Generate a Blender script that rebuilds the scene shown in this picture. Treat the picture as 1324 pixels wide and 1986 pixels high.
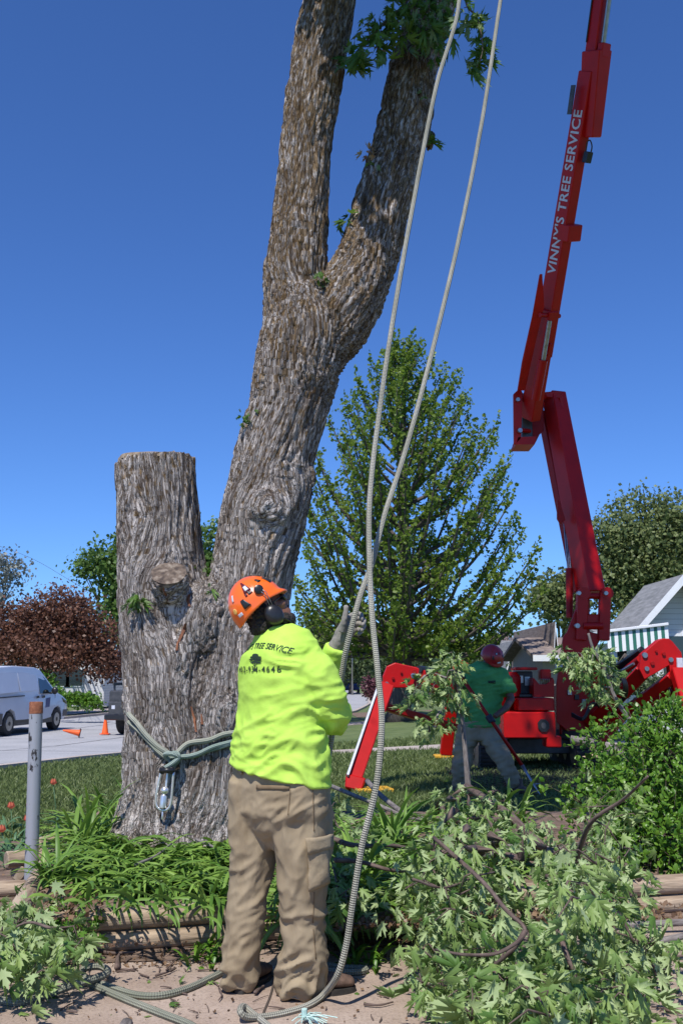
import bpy, bmesh, math, random
import numpy as np
from mathutils import Vector, Matrix, noise
from mathutils.bvhtree import BVHTree
PI = math.pi
R_ = math.radians
random.seed(7); rng = np.random.default_rng(7)
for o in list(bpy.data.objects): bpy.data.objects.remove(o)
scn = bpy.context.scene
col = scn.collection

# ------------------------------------------------------------------ camera
FPX = 1931.0; CX, CY = 662.0, 993.0; CAMZ = 1.38; PITCH = math.atan(317.0/FPX)
cam = bpy.data.cameras.new('camera'); camo = bpy.data.objects.new('camera', cam); col.objects.link(camo)
cam.sensor_fit = 'VERTICAL'; cam.sensor_height = 36.0; cam.lens = 36.0*FPX/1986.0
cam.clip_start = 0.1; cam.clip_end = 2000
camo.location = (0, 0, CAMZ); camo.rotation_euler = (PI/2+PITCH, 0, 0)
cam.dof.use_dof = True; cam.dof.focus_distance = 5.6; cam.dof.aperture_fstop = 14
scn.camera = camo
# ------------------------------------------------------------------ light
SUN_EL = R_(57); SUN_AZ = math.atan2(-0.34, -0.94)      # direction towards the sun (x,y)
sdir = Vector((math.cos(SUN_EL)*math.sin(SUN_AZ), math.cos(SUN_EL)*math.cos(SUN_AZ), math.sin(SUN_EL)))
w = bpy.data.worlds.new('World'); scn.world = w; w.use_nodes = True
nt = w.node_tree; bg = nt.nodes['Background']
sky = nt.nodes.new('ShaderNodeTexSky'); sky.sky_type = 'NISHITA'; sky.sun_disc = False
sky.sun_elevation = SUN_EL; sky.sun_rotation = SUN_AZ % (2*PI)
sky.altitude = 1200; sky.air_density = 1.0; sky.dust_density = 0.25; sky.ozone_density = 4.0
tint = nt.nodes.new('ShaderNodeMix'); tint.data_type = 'RGBA'; tint.blend_type = 'MULTIPLY'; tint.inputs[0].default_value = 1
tint.inputs[7].default_value = (0.69, 1.06, 1.66, 1)            # deep polarised blue of this sky
nt.links.new(sky.outputs[0], tint.inputs[6]); nt.links.new(tint.outputs[2], bg.inputs[0]); bg.inputs[1].default_value = 0.09
sl = bpy.data.lights.new('sun', 'SUN'); sl.energy = 5.0; sl.angle = R_(0.53); sl.color = (1.0, 0.955, 0.89)
slo = bpy.data.objects.new('sun', sl); col.objects.link(slo)
slo.rotation_euler = sdir.to_track_quat('Z', 'Y').to_euler()
scn.view_settings.view_transform = 'Standard'; scn.view_settings.look = 'None'
scn.view_settings.exposure = 0.08; scn.view_settings.gamma = 1.0

# ------------------------------------------------------------------ helpers
V = Vector
def ray(px, py):
    x = (px-CX)/FPX; y = -(py-CY)/FPX; c, s = math.cos(PITCH), math.sin(PITCH)
    return V((x, c - y*s, s + y*c))
CAM = V((0, 0, CAMZ))
def at(px, py, Y):
    d = ray(px, py); return CAM + d*(Y/d.y)
def onz(px, py, z=0.0):
    d = ray(px, py); return CAM + d*((z-CAMZ)/d.z)
def mpp(py, Y):                                     # metres per photo pixel at that place
    return (Y/ray(CX, py).y)/FPX
def ss(a, b, x):
    t = min(1, max(0, (x-a)/(b-a))); return t*t*(3-2*t)
# raised planting bed: front edge line, height
BEDH = 0.21
def bed_front(x): return 5.42 + (x+1.0)*0.27
def bed(x, y):
    f = bed_front(x)
    e = ss(f-0.02, f+0.03, y)*(1-ss(8.6, 10.0, y))*ss(-1.86-0.1*(y-5.3), -1.70-0.1*(y-5.3), x)*(1-ss(5.0, 6.0, x))
    return e*(BEDH-0.03 + 0.08*ss(f, f+1.5, y))
def drop(x, y): return -0.3*ss(13, 26, y)*(1-ss(-2, 4, x)*(1-ss(36, 55, y)))
def gh(x, y): return drop(x, y) + bed(x, y)
def G(px, py, dz=0.0, useb=True):
    z = 0.0
    for _ in range(12):
        p = onz(px, min(py, 4000), z+dz); z = (gh if useb else drop)(p.x, p.y)
    return p
def tag(o, label=None, cat=None, group=None, kind=None):
    if label: o['label'] = label
    if cat: o['category'] = cat
    if group: o['group'] = group
    if kind: o['kind'] = kind
    return o
def empty(name, loc, label, cat, group=None, rz=0):
    o = bpy.data.objects.new(name, None); col.objects.link(o); o.location = loc; o.rotation_euler.z = rz
    o.empty_display_size = 0.1
    return tag(o, label, cat, group)
def wloc(o):
    v = V((0, 0, 0))
    while o is not None: v += o.location; o = o.parent
    return v
def raw(name, verts, faces, mat, parent=None, smooth=False, tc=None, origin=None, local=False):
    me = bpy.data.meshes.new(name)
    v = np.asarray(verts, dtype=np.float64).reshape(-1, 3)
    o = bpy.data.objects.new(name, me); col.objects.link(o)
    off = V((0, 0, 0))
    if origin is not None: o.location = origin; off = V(origin)
    if parent is not None:
        o.parent = parent
        if not local:
            off = wloc(parent)
    elif local: off = V((0, 0, 0))
    if isinstance(faces, np.ndarray):
        nf, k = faces.shape; vv = v-np.array(off)
        me.vertices.add(len(vv)); me.vertices.foreach_set('co', vv.astype(np.float32).ravel())
        me.loops.add(nf*k); me.loops.foreach_set('vertex_index', faces.astype(np.int32).ravel())
        me.polygons.add(nf); me.polygons.foreach_set('loop_start', np.arange(0, nf*k, k, dtype=np.int32))
        me.polygons.foreach_set('loop_total', np.full(nf, k, dtype=np.int32))
        me.update(calc_edges=True)
    else:
        me.from_pydata((v-np.array(off)).tolist(), [], faces); me.update()
    if tc is not None:
        a = me.attributes.new('tc', 'FLOAT_VECTOR', 'POINT'); a.data.foreach_set('vector', np.asarray(tc, dtype=np.float32).ravel())
    if smooth: me.polygons.foreach_set('use_smooth', np.ones(len(me.polygons), dtype=bool))
    if isinstance(mat, (list, tuple)):
        for m in mat: me.materials.append(m)
    elif mat: me.materials.append(mat)
    return o
def frame(t, ref=None):
    t = V(t).normalized()
    r = V(ref) if ref is not None else (V((0, 0, 1)) if abs(t.z) < 0.9 else V((0, 1, 0)))
    a = r - t*r.dot(t)
    if a.length < 1e-6: a = V((1, 0, 0)) - t*t.x
    a.normalize(); return a, t.cross(a)
def smoothpts(pts, n=6):
    """Catmull-Rom through points (vectors of any tuple length)"""
    P = [np.array(p, dtype=float) for p in pts]; out = []
    if len(P) < 3: return [tuple(P[0]*(1-i/n)+P[-1]*(i/n)) for i in range(n+1)]
    P = [2*P[0]-P[1]]+P+[2*P[-1]-P[-2]]
    for i in range(1, len(P)-2):
        for k in range(n):
            t = k/n
            out.append(0.5*((2*P[i])+(-P[i-1]+P[i+1])*t+(2*P[i-1]-5*P[i]+4*P[i+1]-P[i+2])*t*t+(-P[i-1]+3*P[i]-3*P[i+1]+P[i+2])*t**3))
    out.append(P[-2]); return [tuple(o) for o in out]
class MB:
    def __init__(s): s.v = []; s.f = []; s.tc = []
    def add(s, vs, fs, tc=None):
        b = len(s.v); s.v += [tuple(v) for v in vs]; s.f += [tuple(i+b for i in f) for f in fs]
        s.tc += [tuple(t) for t in (tc if tc is not None else vs)]; return s
    def box(s, c, size, rz=0.0, bev=0.0):
        hx, hy, hz = [d/2 for d in size]; m = Matrix.Rotation(rz, 3, 'Z'); c = V(c)
        if bev <= 0:
            vs = [c+m@V((x*hx, y*hy, z*hz)) for z in (-1, 1) for y in (-1, 1) for x in (-1, 1)]
            return s.add(vs, [(0, 2, 3, 1), (4, 5, 7, 6), (0, 1, 5, 4), (2, 6, 7, 3), (0, 4, 6, 2), (1, 3, 7, 5)])
        return s.beam(c-V((0, 0, hz)), c+V((0, 0, hz)), size[0], size[1], ref=m@V((1, 0, 0)), bev=bev)
    def beam(s, p0, p1, w, d, ref=(1, 0, 0), w1=None, d1=None, bev=0.008):
        """chamfered box beam from p0 to p1; w along ref, d across"""
        p0, p1 = V(p0), V(p1); t = (p1-p0); L = t.length; t.normalize()
        a, b = frame(t, ref); w1 = w if w1 is None else w1; d1 = d if d1 is None else d1
        bev = min(bev, w*0.3, d*0.3, w1*0.3, d1*0.3, L*0.3)
        rings = []
        for (q, ww, dd, ins) in ((p0, w, d, bev), (p0+t*bev, w, d, 0), (p1-t*bev, w1, d1, 0), (p1, w1, d1, bev)):
            hx, hy = ww/2-ins, dd/2-ins; r = []
            for (sx, sy) in ((1, 1), (-1, 1), (-1, -1), (1, -1)):
                e = bev if ins == 0 else bev*0.5
                c1 = (sx*hx, sy*(hy-e)); c2 = (sx*(hx-e), sy*hy)
                if (sx*sy) > 0: r += [c1, c2]
                else: r += [c2, c1]
            rings.append([q+a*x+b*y for x, y in r])
        vs = [p for r in rings for p in r]; n = 8; fs = []
        for k in range(3):
            for i in range(n):
                j = (i+1) % n; fs.append((k*n+i, k*n+j, (k+1)*n+j, (k+1)*n+i))
        fs.append(tuple(reversed(range(n)))); fs.append(tuple(3*n+i for i in range(n)))
        return s.add(vs, fs)
    def tube(s, pts, rad, n=10, ref=None, cap=True, tc_off=0.0):
        """pts list of vectors; rad float, list, or list of (rx,ry) (rx along ref)"""
        pts = [V(p[:3]) for p in pts]; N = len(pts)
        if not isinstance(rad, (list, tuple)): rad = [rad]*N
        vs, tc, fs = [], [], []; L = tc_off; a = None
        for i, p in enumerate(pts):
            t = (pts[min(i+1, N-1)]-pts[max(i-1, 0)])
            if t.length < 1e-9: t = V((0, 0, 1))
            t.normalize()
            if ref is not None: a, b = frame(t, ref)
            elif a is None: a, b = frame(t)
            else:
                a = a-t*a.dot(t); a.normalize(); b = t.cross(a)
            if i: L += (p-pts[i-1]).length
            r = rad[i]; rx, ry = (r if isinstance(r, (tuple, list)) else (r, r))
            for k in range(n):
                th = 2*PI*k/n; x, y = rx*math.cos(th), ry*math.sin(th)
                vs.append(p+a*x+b*y); tc.append((x, y, L))
        for i in range(N-1):
            for k in range(n):
                j = (k+1) % n; fs.append((i*n+k, i*n+j, (i+1)*n+j, (i+1)*n+k))
        if cap:
            fs.append(tuple(reversed(range(n)))); fs.append(tuple((N-1)*n+k for k in range(n)))
        return s.add(vs, fs, tc)
    def ell(s, c, r, n=16, m=10, rot=None):
        c = V(c); r = r if isinstance(r, (tuple, list)) else (r, r, r)
        vs = []; fs = []
        for i in range(m+1):
            th = PI*i/m
            for k in range(n):
                ph = 2*PI*k/n; p = V((r[0]*math.sin(th)*math.cos(ph), r[1]*math.sin(th)*math.sin(ph), r[2]*math.cos(th)))
                vs.append(c+(rot@p if rot else p))
        for i in range(m):
            for k in range(n):
                j = (k+1) % n; fs.append((i*n+k, (i+1)*n+k, (i+1)*n+j, i*n+j))
        return s.add(vs, fs)
    def prism(s, poly, vec, inset=0.0):
        """poly list of 3d points (planar), extruded by vec"""
        n = len(poly); P = [V(p) for p in poly]; vec = V(vec)
        vs = P+[p+vec for p in P]
        fs = [tuple(range(n)), tuple(reversed([n+i for i in range(n)]))]
        for i in range(n):
            j = (i+1) % n; fs.append((i, i+n, j+n, j))
        return s.add(vs, fs)
    def quad(s, a, b, c, d): return s.add([a, b, c, d], [(0, 1, 2, 3)])
    def build(s, name, mat, parent=None, smooth=False, origin=None, bevel=0, autosmooth=False, local=False):
        o = raw(name, s.v, s.f, mat, parent, smooth or autosmooth, s.tc, origin, local)
        bm = bmesh.new(); bm.from_mesh(o.data); bmesh.ops.recalc_face_normals(bm, faces=bm.faces); bm.to_mesh(o.data); bm.free()
        if autosmooth:
            for e in o.data.edges: pass
            try: o.data.set_sharp_from_angle(angle=R_(38))
            except Exception: pass
        if bevel:
            md = o.modifiers.new('bevel', 'BEVEL'); md.width = bevel; md.segments = 2; md.limit_method = 'ANGLE'
        return o
def remesh(mb, voxel, smooth_it=4, factor=0.5):
    """boolean-like union of closed pieces; returns (verts Nx3, faces list)"""
    me = bpy.data.meshes.new('tmp'); me.from_pydata(mb.v, [], mb.f); me.update()
    bm = bmesh.new(); bm.from_mesh(me); bmesh.ops.recalc_face_normals(bm, faces=bm.faces); bm.to_mesh(me); bm.free()
    o = bpy.data.objects.new('tmp', me); col.objects.link(o)
    m = o.modifiers.new('r', 'REMESH'); m.mode = 'VOXEL'; m.voxel_size = voxel
    if smooth_it:
        m = o.modifiers.new('s', 'SMOOTH'); m.iterations = smooth_it; m.factor = factor
    dg = bpy.context.evaluated_depsgraph_get(); dg.update(); ev = o.evaluated_get(dg)
    e = ev.to_mesh(); n = len(e.vertices); co = np.empty(n*3, dtype=np.float32); e.vertices.foreach_get('co', co)
    no = np.empty(n*3, dtype=np.float32); e.vertices.foreach_get('normal', no)
    fs = [tuple(p.vertices) for p in e.polygons]
    ev.to_mesh_clear(); bpy.data.objects.remove(o); bpy.data.meshes.remove(me)
    return co.reshape(-1, 3).astype(float), no.reshape(-1, 3).astype(float), fs
def bvh_of(co, fs): return BVHTree.FromPolygons([tuple(c) for c in co], fs)

# ------------------------------------------------------------------ materials
def newmat(name):
    m = bpy.data.materials.new(name); m.use_nodes = True; return m, m.node_tree.nodes, m.node_tree.links
def C4(c): return (c[0], c[1], c[2], 1)
def ramp(N, stops, interp='LINEAR'):
    r = N.new('ShaderNodeValToRGB'); r.color_ramp.interpolation = interp
    while len(r.color_ramp.elements) < len(stops): r.color_ramp.elements.new(0.5)
    for e, (p, c) in zip(r.color_ramp.elements, stops): e.position = p; e.color = C4(c) if len(c) == 3 else c
    return r
def coords(N, L, kind, scale):
    if kind == 'tc':
        a = N.new('ShaderNodeAttribute'); a.attribute_name = 'tc'; src = a.outputs['Vector']
    else: src = N.new('ShaderNodeTexCoord').outputs['Object']
    m = N.new('ShaderNodeMapping'); L.new(src, m.inputs[0]); m.inputs['Scale'].default_value = scale
    return m.outputs[0]
def pmat(name, c1, c2=None, scale=(8, 8, 8), rough=0.6, bump=0.0, metal=0.0, kind='obj', detail=6, coat=0.0, lo=0.35, hi=0.65, spec=0.5, bscale=None, bdist=0.01):
    m, N, L = newmat(name); b = N['Principled BSDF']
    b.inputs['Roughness'].default_value = rough; b.inputs['Metallic'].default_value = metal
    b.inputs['Coat Weight'].default_value = coat; b.inputs['Specular IOR Level'].default_value = spec
    c2 = c2 or c1
    if not isinstance(scale, tuple): scale = (scale,)*3
    v = coords(N, L, kind, scale)
    n = N.new('ShaderNodeTexNoise'); n.inputs['Scale'].default_value = 1; n.inputs['Detail'].default_value = detail; n.inputs['Roughness'].default_value = 0.6
    L.new(v, n.inputs[0]); r = ramp(N, [(lo, c1), (hi, c2)]); L.new(n.outputs[0], r.inputs[0]); L.new(r.outputs[0], b.inputs[0])
    if bump:
        bp = N.new('ShaderNodeBump'); bp.inputs['Strength'].default_value = bump; bp.inputs['Distance'].default_value = bdist
        if bscale:
            v2 = coords(N, L, kind, bscale if isinstance(bscale, tuple) else (bscale,)*3)
            n2 = N.new('ShaderNodeTexNoise'); n2.inputs['Scale'].default_value = 1; n2.inputs['Detail'].default_value = 8; L.new(v2, n2.inputs[0]); L.new(n2.outputs[0], bp.inputs['Height'])
        else: L.new(n.outputs[0], bp.inputs['Height'])
        L.new(bp.outputs[0], b.inputs['Normal'])
    return m
def leafmat(name, ca, cb, under=None, trans=0.35, rough=0.45, tcol=None):
    m, N, L = newmat(name); b = N['Principled BSDF']; out = N['Material Output']
    g = N.new('ShaderNodeNewGeometry'); r = ramp(N, [(0.0, ca), (1.0, cb)]); L.new(g.outputs['Random Per Island'], r.inputs[0])
    colr = r.outputs[0]
    if under:
        mx = N.new('ShaderNodeMix'); mx.data_type = 'RGBA'; L.new(g.outputs['Backfacing'], mx.inputs[0]); L.new(colr, mx.inputs[6]); mx.inputs[7].default_value = C4(under); colr = mx.outputs[2]
    L.new(colr, b.inputs[0]); b.inputs['Roughness'].default_value = rough; b.inputs['Specular IOR Level'].default_value = 0.35
    t = N.new('ShaderNodeBsdfTranslucent')
    if tcol: t.inputs[0].default_value = C4(tcol)
    else: L.new(colr, t.inputs[0])
    mix = N.new('ShaderNodeMixShader'); mix.inputs[0].default_value = trans
    L.new(b.outputs[0], mix.inputs[1]); L.new(t.outputs[0], mix.inputs[2]); L.new(mix.outputs[0], out.inputs[0])
    return m
def barkmat(name, light, mid, dark, sc=1.0, lichen=None, red=None, up=None):
    m, N, L = newmat(name); b = N['Principled BSDF']; b.inputs['Roughness'].default_value = 0.9; b.inputs['Specular IOR Level'].default_value = 0.2
    v = coords(N, L, 'tc', (58*sc, 58*sc, 5.5*sc)); v2 = coords(N, L, 'tc', (170*sc, 170*sc, 20*sc)); v3 = coords(N, L, 'tc', (5*sc, 5*sc, 3*sc))
    nw = N.new('ShaderNodeTexNoise'); nw.inputs['Scale'].default_value = 0.7; nw.inputs['Detail'].default_value = 5; L.new(v, nw.inputs[0])
    mxv = N.new('ShaderNodeMix'); mxv.data_type = 'VECTOR'; mxv.inputs[0].default_value = 0.55
    ad = N.new('ShaderNodeVectorMath'); ad.operation = 'MULTIPLY_ADD'; L.new(nw.outputs['Color'], ad.inputs[0]); ad.inputs[1].default_value = (3.4, 3.4, 4.2); L.new(v, ad.inputs[2])
    vo = N.new('ShaderNodeTexVoronoi'); vo.feature = 'DISTANCE_TO_EDGE'; vo.inputs['Scale'].default_value = 1; L.new(ad.outputs[0], vo.inputs[0])
    vc = N.new('ShaderNodeTexVoronoi'); vc.feature = 'F1'; vc.inputs['Scale'].default_value = 1; L.new(ad.outputs[0], vc.inputs[0])
    n2 = N.new('ShaderNodeTexNoise'); n2.inputs['Scale'].default_value = 1; n2.inputs['Detail'].default_value = 5; n2.inputs['Roughness'].default_value = 0.65; L.new(v2, n2.inputs[0])
    n3 = N.new('ShaderNodeTexNoise'); n3.inputs['Scale'].default_value = 1; n3.inputs['Detail'].default_value = 5; L.new(v3, n3.inputs[0])
    sp = N.new('ShaderNodeSeparateColor'); L.new(vc.outputs['Color'], sp.inputs[0])
    # plate value: random per plate + fine noise
    a1 = N.new('ShaderNodeMath'); a1.operation = 'MULTIPLY_ADD'; L.new(sp.outputs[0], a1.inputs[0]); a1.inputs[1].default_value = 0.20; L.new(n2.outputs[0], a1.inputs[2])
    a2 = N.new('ShaderNodeMath'); a2.operation = 'MULTIPLY_ADD'; L.new(n3.outputs[0], a2.inputs[0]); a2.inputs[1].default_value = 0.85; L.new(a1.outputs[0], a2.inputs[2])
    r = ramp(N, [(0.40, dark), (0.58, mid), (0.9, mid), (0.97, light)]); 
    r.color_ramp.elements[2].position = 0.66; r.color_ramp.elements[3].position = 0.90
    sc_ = N.new('ShaderNodeMath'); sc_.operation = 'MULTIPLY'; L.new(a2.outputs[0], sc_.inputs[0]); sc_.inputs[1].default_value = 0.83
    L.new(sc_.outputs[0], r.inputs[0]); cc = r.outputs[0]
    if lichen:
        v4 = coords(N, L, 'tc', (48, 48, 17)); n4 = N.new('ShaderNodeTexNoise'); n4.inputs['Scale'].default_value = 1; n4.inputs['Detail'].default_value = 6; L.new(v4, n4.inputs[0])
        # lichen grows mostly on the upper stems
        pos = N.new('ShaderNodeNewGeometry'); sx = N.new('ShaderNodeSeparateXYZ'); L.new(pos.outputs['Position'], sx.inputs[0])
        mr = N.new('ShaderNodeMapRange'); mr.inputs[1].default_value = 1.6; mr.inputs[2].default_value = 4.8; mr.inputs[3].default_value = -0.13; mr.inputs[4].default_value = 0.06; L.new(sx.outputs[2], mr.inputs[0])
        ad2 = N.new('ShaderNodeMath'); L.new(n4.outputs[0], ad2.inputs[0]); L.new(mr.outputs[0], ad2.inputs[1])
        r4 = ramp(N, [(0.46, (0, 0, 0)), (0.58, (0.8, 0.8, 0.8))]); L.new(ad2.outputs[0], r4.inputs[0])
        mx = N.new('ShaderNodeMix'); mx.data_type = 'RGBA'; L.new(r4.outputs[0], mx.inputs[0]); L.new(cc, mx.inputs[6]); mx.inputs[7].default_value = C4(lichen); cc = mx.outputs[2]
    def fissure(sx_, sz_, w_):
        vv_ = coords(N, L, 'tc', (sx_*sc, sx_*sc, sz_*sc)); nn_ = N.new('ShaderNodeTexNoise'); nn_.inputs['Scale'].default_value = 1; nn_.inputs['Detail'].default_value = 3; nn_.inputs['Distortion'].default_value = 0.4; L.new(vv_, nn_.inputs[0])
        s1 = N.new('ShaderNodeMath'); s1.operation = 'SUBTRACT'; L.new(nn_.outputs[0], s1.inputs[0]); s1.inputs[1].default_value = 0.5
        s2 = N.new('ShaderNodeMath'); s2.operation = 'ABSOLUTE'; L.new(s1.outputs[0], s2.inputs[0]); s3 = N.new('ShaderNodeMath'); s3.operation = 'MULTIPLY'; L.new(s2.outputs[0], s3.inputs[0]); s3.inputs[1].default_value = w_; return s3.outputs[0]
    f1, f2 = fissure(34, 2.6, 3.2), fissure(15, 1.5, 2.6)
    m1 = N.new('ShaderNodeMath'); m1.operation = 'MINIMUM'; L.new(f1, m1.inputs[0]); L.new(f2, m1.inputs[1])
    vs_ = N.new('ShaderNodeMath'); vs_.operation = 'MULTIPLY'; L.new(vo.outputs[0], vs_.inputs[0]); vs_.inputs[1].default_value = 1.6
    edge = N.new('ShaderNodeMath'); edge.operation = 'MINIMUM'; L.new(m1.outputs[0], edge.inputs[0]); L.new(vs_.outputs[0], edge.inputs[1])
    ed = ramp(N, [(0.0, (0.16, 0.13, 0.11)), (0.10, (1, 1, 1))]); L.new(edge.outputs[0], ed.inputs[0])
    mu = N.new('ShaderNodeMix'); mu.data_type = 'RGBA'; mu.blend_type = 'MULTIPLY'; mu.inputs[0].default_value = 1; L.new(cc, mu.inputs[6]); L.new(ed.outputs[0], mu.inputs[7])
    L.new(mu.outputs[2], b.inputs[0])
    mn = N.new('ShaderNodeMath'); mn.operation = 'MINIMUM'; L.new(edge.outputs[0], mn.inputs[0]); mn.inputs[1].default_value = 0.20
    h = N.new('ShaderNodeMath'); h.operation = 'MULTIPLY_ADD'; L.new(mn.outputs[0], h.inputs[0]); h.inputs[1].default_value = 4.5; 
    hb = N.new('ShaderNodeMath'); hb.operation = 'MULTIPLY_ADD'; L.new(sp.outputs[1], hb.inputs[0]); hb.inputs[1].default_value = 0.5; L.new(n2.outputs[0], hb.inputs[2]); L.new(hb.outputs[0], h.inputs[2])
    bp = N.new('ShaderNodeBump'); bp.inputs['Strength'].default_value = 0.9; bp.inputs['Distance'].default_value = 0.012/sc; L.new(h.outputs[0], bp.inputs['Height']); L.new(bp.outputs[0], b.inputs['Normal'])
    return m
def ropemat(name, ca, cb, pitch=0.02, dark=(0.15, 0.15, 0.12), twist=False):
    m, N, L = newmat(name); b = N['Principled BSDF']; b.inputs['Roughness'].default_value = 0.85
    a = N.new('ShaderNodeAttribute'); a.attribute_name = 'tc'; s = N.new('ShaderNodeSeparateXYZ'); L.new(a.outputs['Vector'], s.inputs[0])
    at2 = N.new('ShaderNodeMath'); at2.operation = 'ARCTAN2'; L.new(s.outputs[1], at2.inputs[0]); L.new(s.outputs[0], at2.inputs[1])
    def strand(k, sg):
        m1 = N.new('ShaderNodeMath'); m1.operation = 'MULTIPLY'; L.new(at2.outputs[0], m1.inputs[0]); m1.inputs[1].default_value = k*sg
        m2 = N.new('ShaderNodeMath'); m2.operation = 'MULTIPLY_ADD'; L.new(s.outputs[2], m2.inputs[0]); m2.inputs[1].default_value = 2*PI/pitch; L.new(m1.outputs[0], m2.inputs[2])
        si = N.new('ShaderNodeMath'); si.operation = 'SINE'; L.new(m2.outputs[0], si.inputs[0]); return si.outputs[0]
    if twist: hsrc = strand(3, 1)
    else:
        mm = N.new('ShaderNodeMath'); mm.operation = 'MULTIPLY'; L.new(strand(4, 1), mm.inputs[0]); L.new(strand(4, -1), mm.inputs[1]); hsrc = mm.outputs[0]
    mr = N.new('ShaderNodeMapRange'); mr.inputs[1].default_value = -0.9; mr.inputs[2].default_value = 0.6; L.new(hsrc, mr.inputs[0])
    v = coords(N, L, 'tc', (20, 20, 5)); n = N.new('ShaderNodeTexNoise'); n.inputs['Scale'].default_value = 1; n.inputs['Detail'].default_value = 4; L.new(v, n.inputs[0])
    r = ramp(N, [(0.35, ca), (0.65, cb)]); L.new(n.outputs[0], r.inputs[0])
    mx = N.new('ShaderNodeMix'); mx.data_type = 'RGBA'; L.new(mr.outputs[0], mx.inputs[0]); mx.inputs[6].default_value = C4(dark); L.new(r.outputs[0], mx.inputs[7]); L.new(mx.outputs[2], b.inputs[0])
    bp = N.new('ShaderNodeBump'); bp.inputs['Strength'].default_value = 0.8; bp.inputs['Distance'].default_value = 0.004; L.new(hsrc, bp.inputs['Height']); L.new(bp.outputs[0], b.inputs['Normal'])
    return m
def glassmat(name, c, rough=0.05):
    m, N, L = newmat(name); b = N['Principled BSDF']; b.inputs[0].default_value = C4(c); b.inputs['Roughness'].default_value = rough; b.inputs['Specular IOR Level'].default_value = 0.8
    return m
M = {}
M['bark'] = barkmat('bark', (0.53, 0.485, 0.455), (0.19, 0.155, 0.132), (0.035, 0.025, 0.018), lichen=(0.21, 0.125, 0.038))
M['bark_far'] = pmat('bark_far', (0.05, 0.04, 0.035), (0.12, 0.10, 0.085), (30, 30, 5), 0.9, 0.6, kind='tc')
M['bark_grey'] = pmat('bark_grey', (0.10, 0.085, 0.08), (0.27, 0.24, 0.22), (60, 60, 12), 0.85, 0.5, kind='tc')
M['bark_brown'] = pmat('bark_brown', (0.07, 0.045, 0.035), (0.17, 0.12, 0.10), (60, 60, 12), 0.8, 0.4, kind='tc')
M['cutwood'] = pmat('cutwood', (0.20, 0.14, 0.09), (0.36, 0.29, 0.21), (22, 22, 22), 0.85, 0.5)
M['freshwood'] = pmat('freshwood', (0.55, 0.38, 0.20), (0.75, 0.60, 0.40), (22, 22, 22), 0.8, 0.4)
M['redwood'] = pmat('torn_bark', (0.10, 0.04, 0.022), (0.28, 0.105, 0.045), (40, 40, 9), 0.8, 0.5)
M['leaf_fg'] = leafmat('cut_maple_leaf', (0.09, 0.19, 0.035), (0.29, 0.40, 0.12), (0.36, 0.46, 0.21), 0.3, 0.5)
M['leaf_top'] = leafmat('hanging_leaf', (0.05, 0.13, 0.015), (0.13, 0.24, 0.04), (0.20, 0.29, 0.12), 0.4)
M['leaf_lily'] = leafmat('lily_leaf', (0.08, 0.18, 0.025), (0.24, 0.38, 0.07), None, 0.25, 0.45)
M['leaf_shrub'] = leafmat('shrub_leaf', (0.06, 0.16, 0.015), (0.16, 0.30, 0.035), None, 0.3, 0.35)
M['leaf_maple'] = leafmat('yard_maple_leaf', (0.075, 0.14, 0.016), (0.21, 0.29, 0.045), None, 0.45, tcol=(0.21, 0.32, 0.04))
M['leaf_cotton'] = leafmat('big_tree_leaf', (0.12, 0.165, 0.055), (0.27, 0.32, 0.13), None, 0.4)
M['leaf_green'] = leafmat('street_tree_leaf', (0.07, 0.14, 0.03), (0.16, 0.26, 0.06), None, 0.4)
M['leaf_far'] = leafmat('far_leaf', (0.07, 0.11, 0.045), (0.15, 0.20, 0.09), None, 0.35)
M['leaf_grey'] = leafmat('grey_tree_leaf', (0.16, 0.17, 0.15), (0.28, 0.30, 0.27), None, 0.3)
M['leaf_purple'] = leafmat('purple_leaf', (0.085, 0.038, 0.024), (0.23, 0.11, 0.07), None, 0.3)
M['leaf_pink'] = leafmat('pink_shrub', (0.08, 0.03, 0.035), (0.20, 0.08, 0.10), None, 0.2)
M['petal_pink'] = leafmat('petal_pink', (0.75, 0.25, 0.42), (0.85, 0.6, 0.7), None, 0.2)
M['petal_red'] = leafmat('tulip_petal', (0.75, 0.10, 0.06), (0.85, 0.28, 0.16), None, 0.3)
M['leaf_tulip'] = leafmat('tulip_leaf', (0.05, 0.13, 0.06), (0.12, 0.22, 0.10), None, 0.2)
M['leaf_dry'] = leafmat('dry_leaf', (0.075, 0.04, 0.022), (0.24, 0.15, 0.085), None, 0.1)
M['grass'] = leafmat('grass_blade', (0.09, 0.13, 0.035), (0.20, 0.25, 0.09), None, 0.3)
M['lawn'] = pmat('lawn', (0.075, 0.115, 0.03), (0.15, 0.19, 0.07), (1.6, 1.6, 1.6), 0.95, 0.7, bscale=60, bdist=0.03, detail=10, lo=0.3, hi=0.7)
M['soil'] = pmat('soil', (0.10, 0.065, 0.045), (0.24, 0.165, 0.12), (9, 9, 9), 0.95, 0.8, bscale=45, bdist=0.02)
M['rope'] = ropemat('braided_rope', (0.33, 0.32, 0.25), (0.54, 0.52, 0.44), 0.019)
M['rope_ground'] = ropemat('dirty_braided_rope', (0.20, 0.22, 0.16), (0.36, 0.36, 0.28), 0.022)
M['rope_sling'] = ropemat('sling_rope', (0.36, 0.38, 0.30), (0.54, 0.53, 0.45), 0.016, dark=(0.20, 0.22, 0.17))
M['rope_mint'] = ropemat('mint_sling_rope', (0.27, 0.36, 0.31), (0.45, 0.53, 0.47), 0.016, dark=(0.15, 0.20, 0.175))
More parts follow.
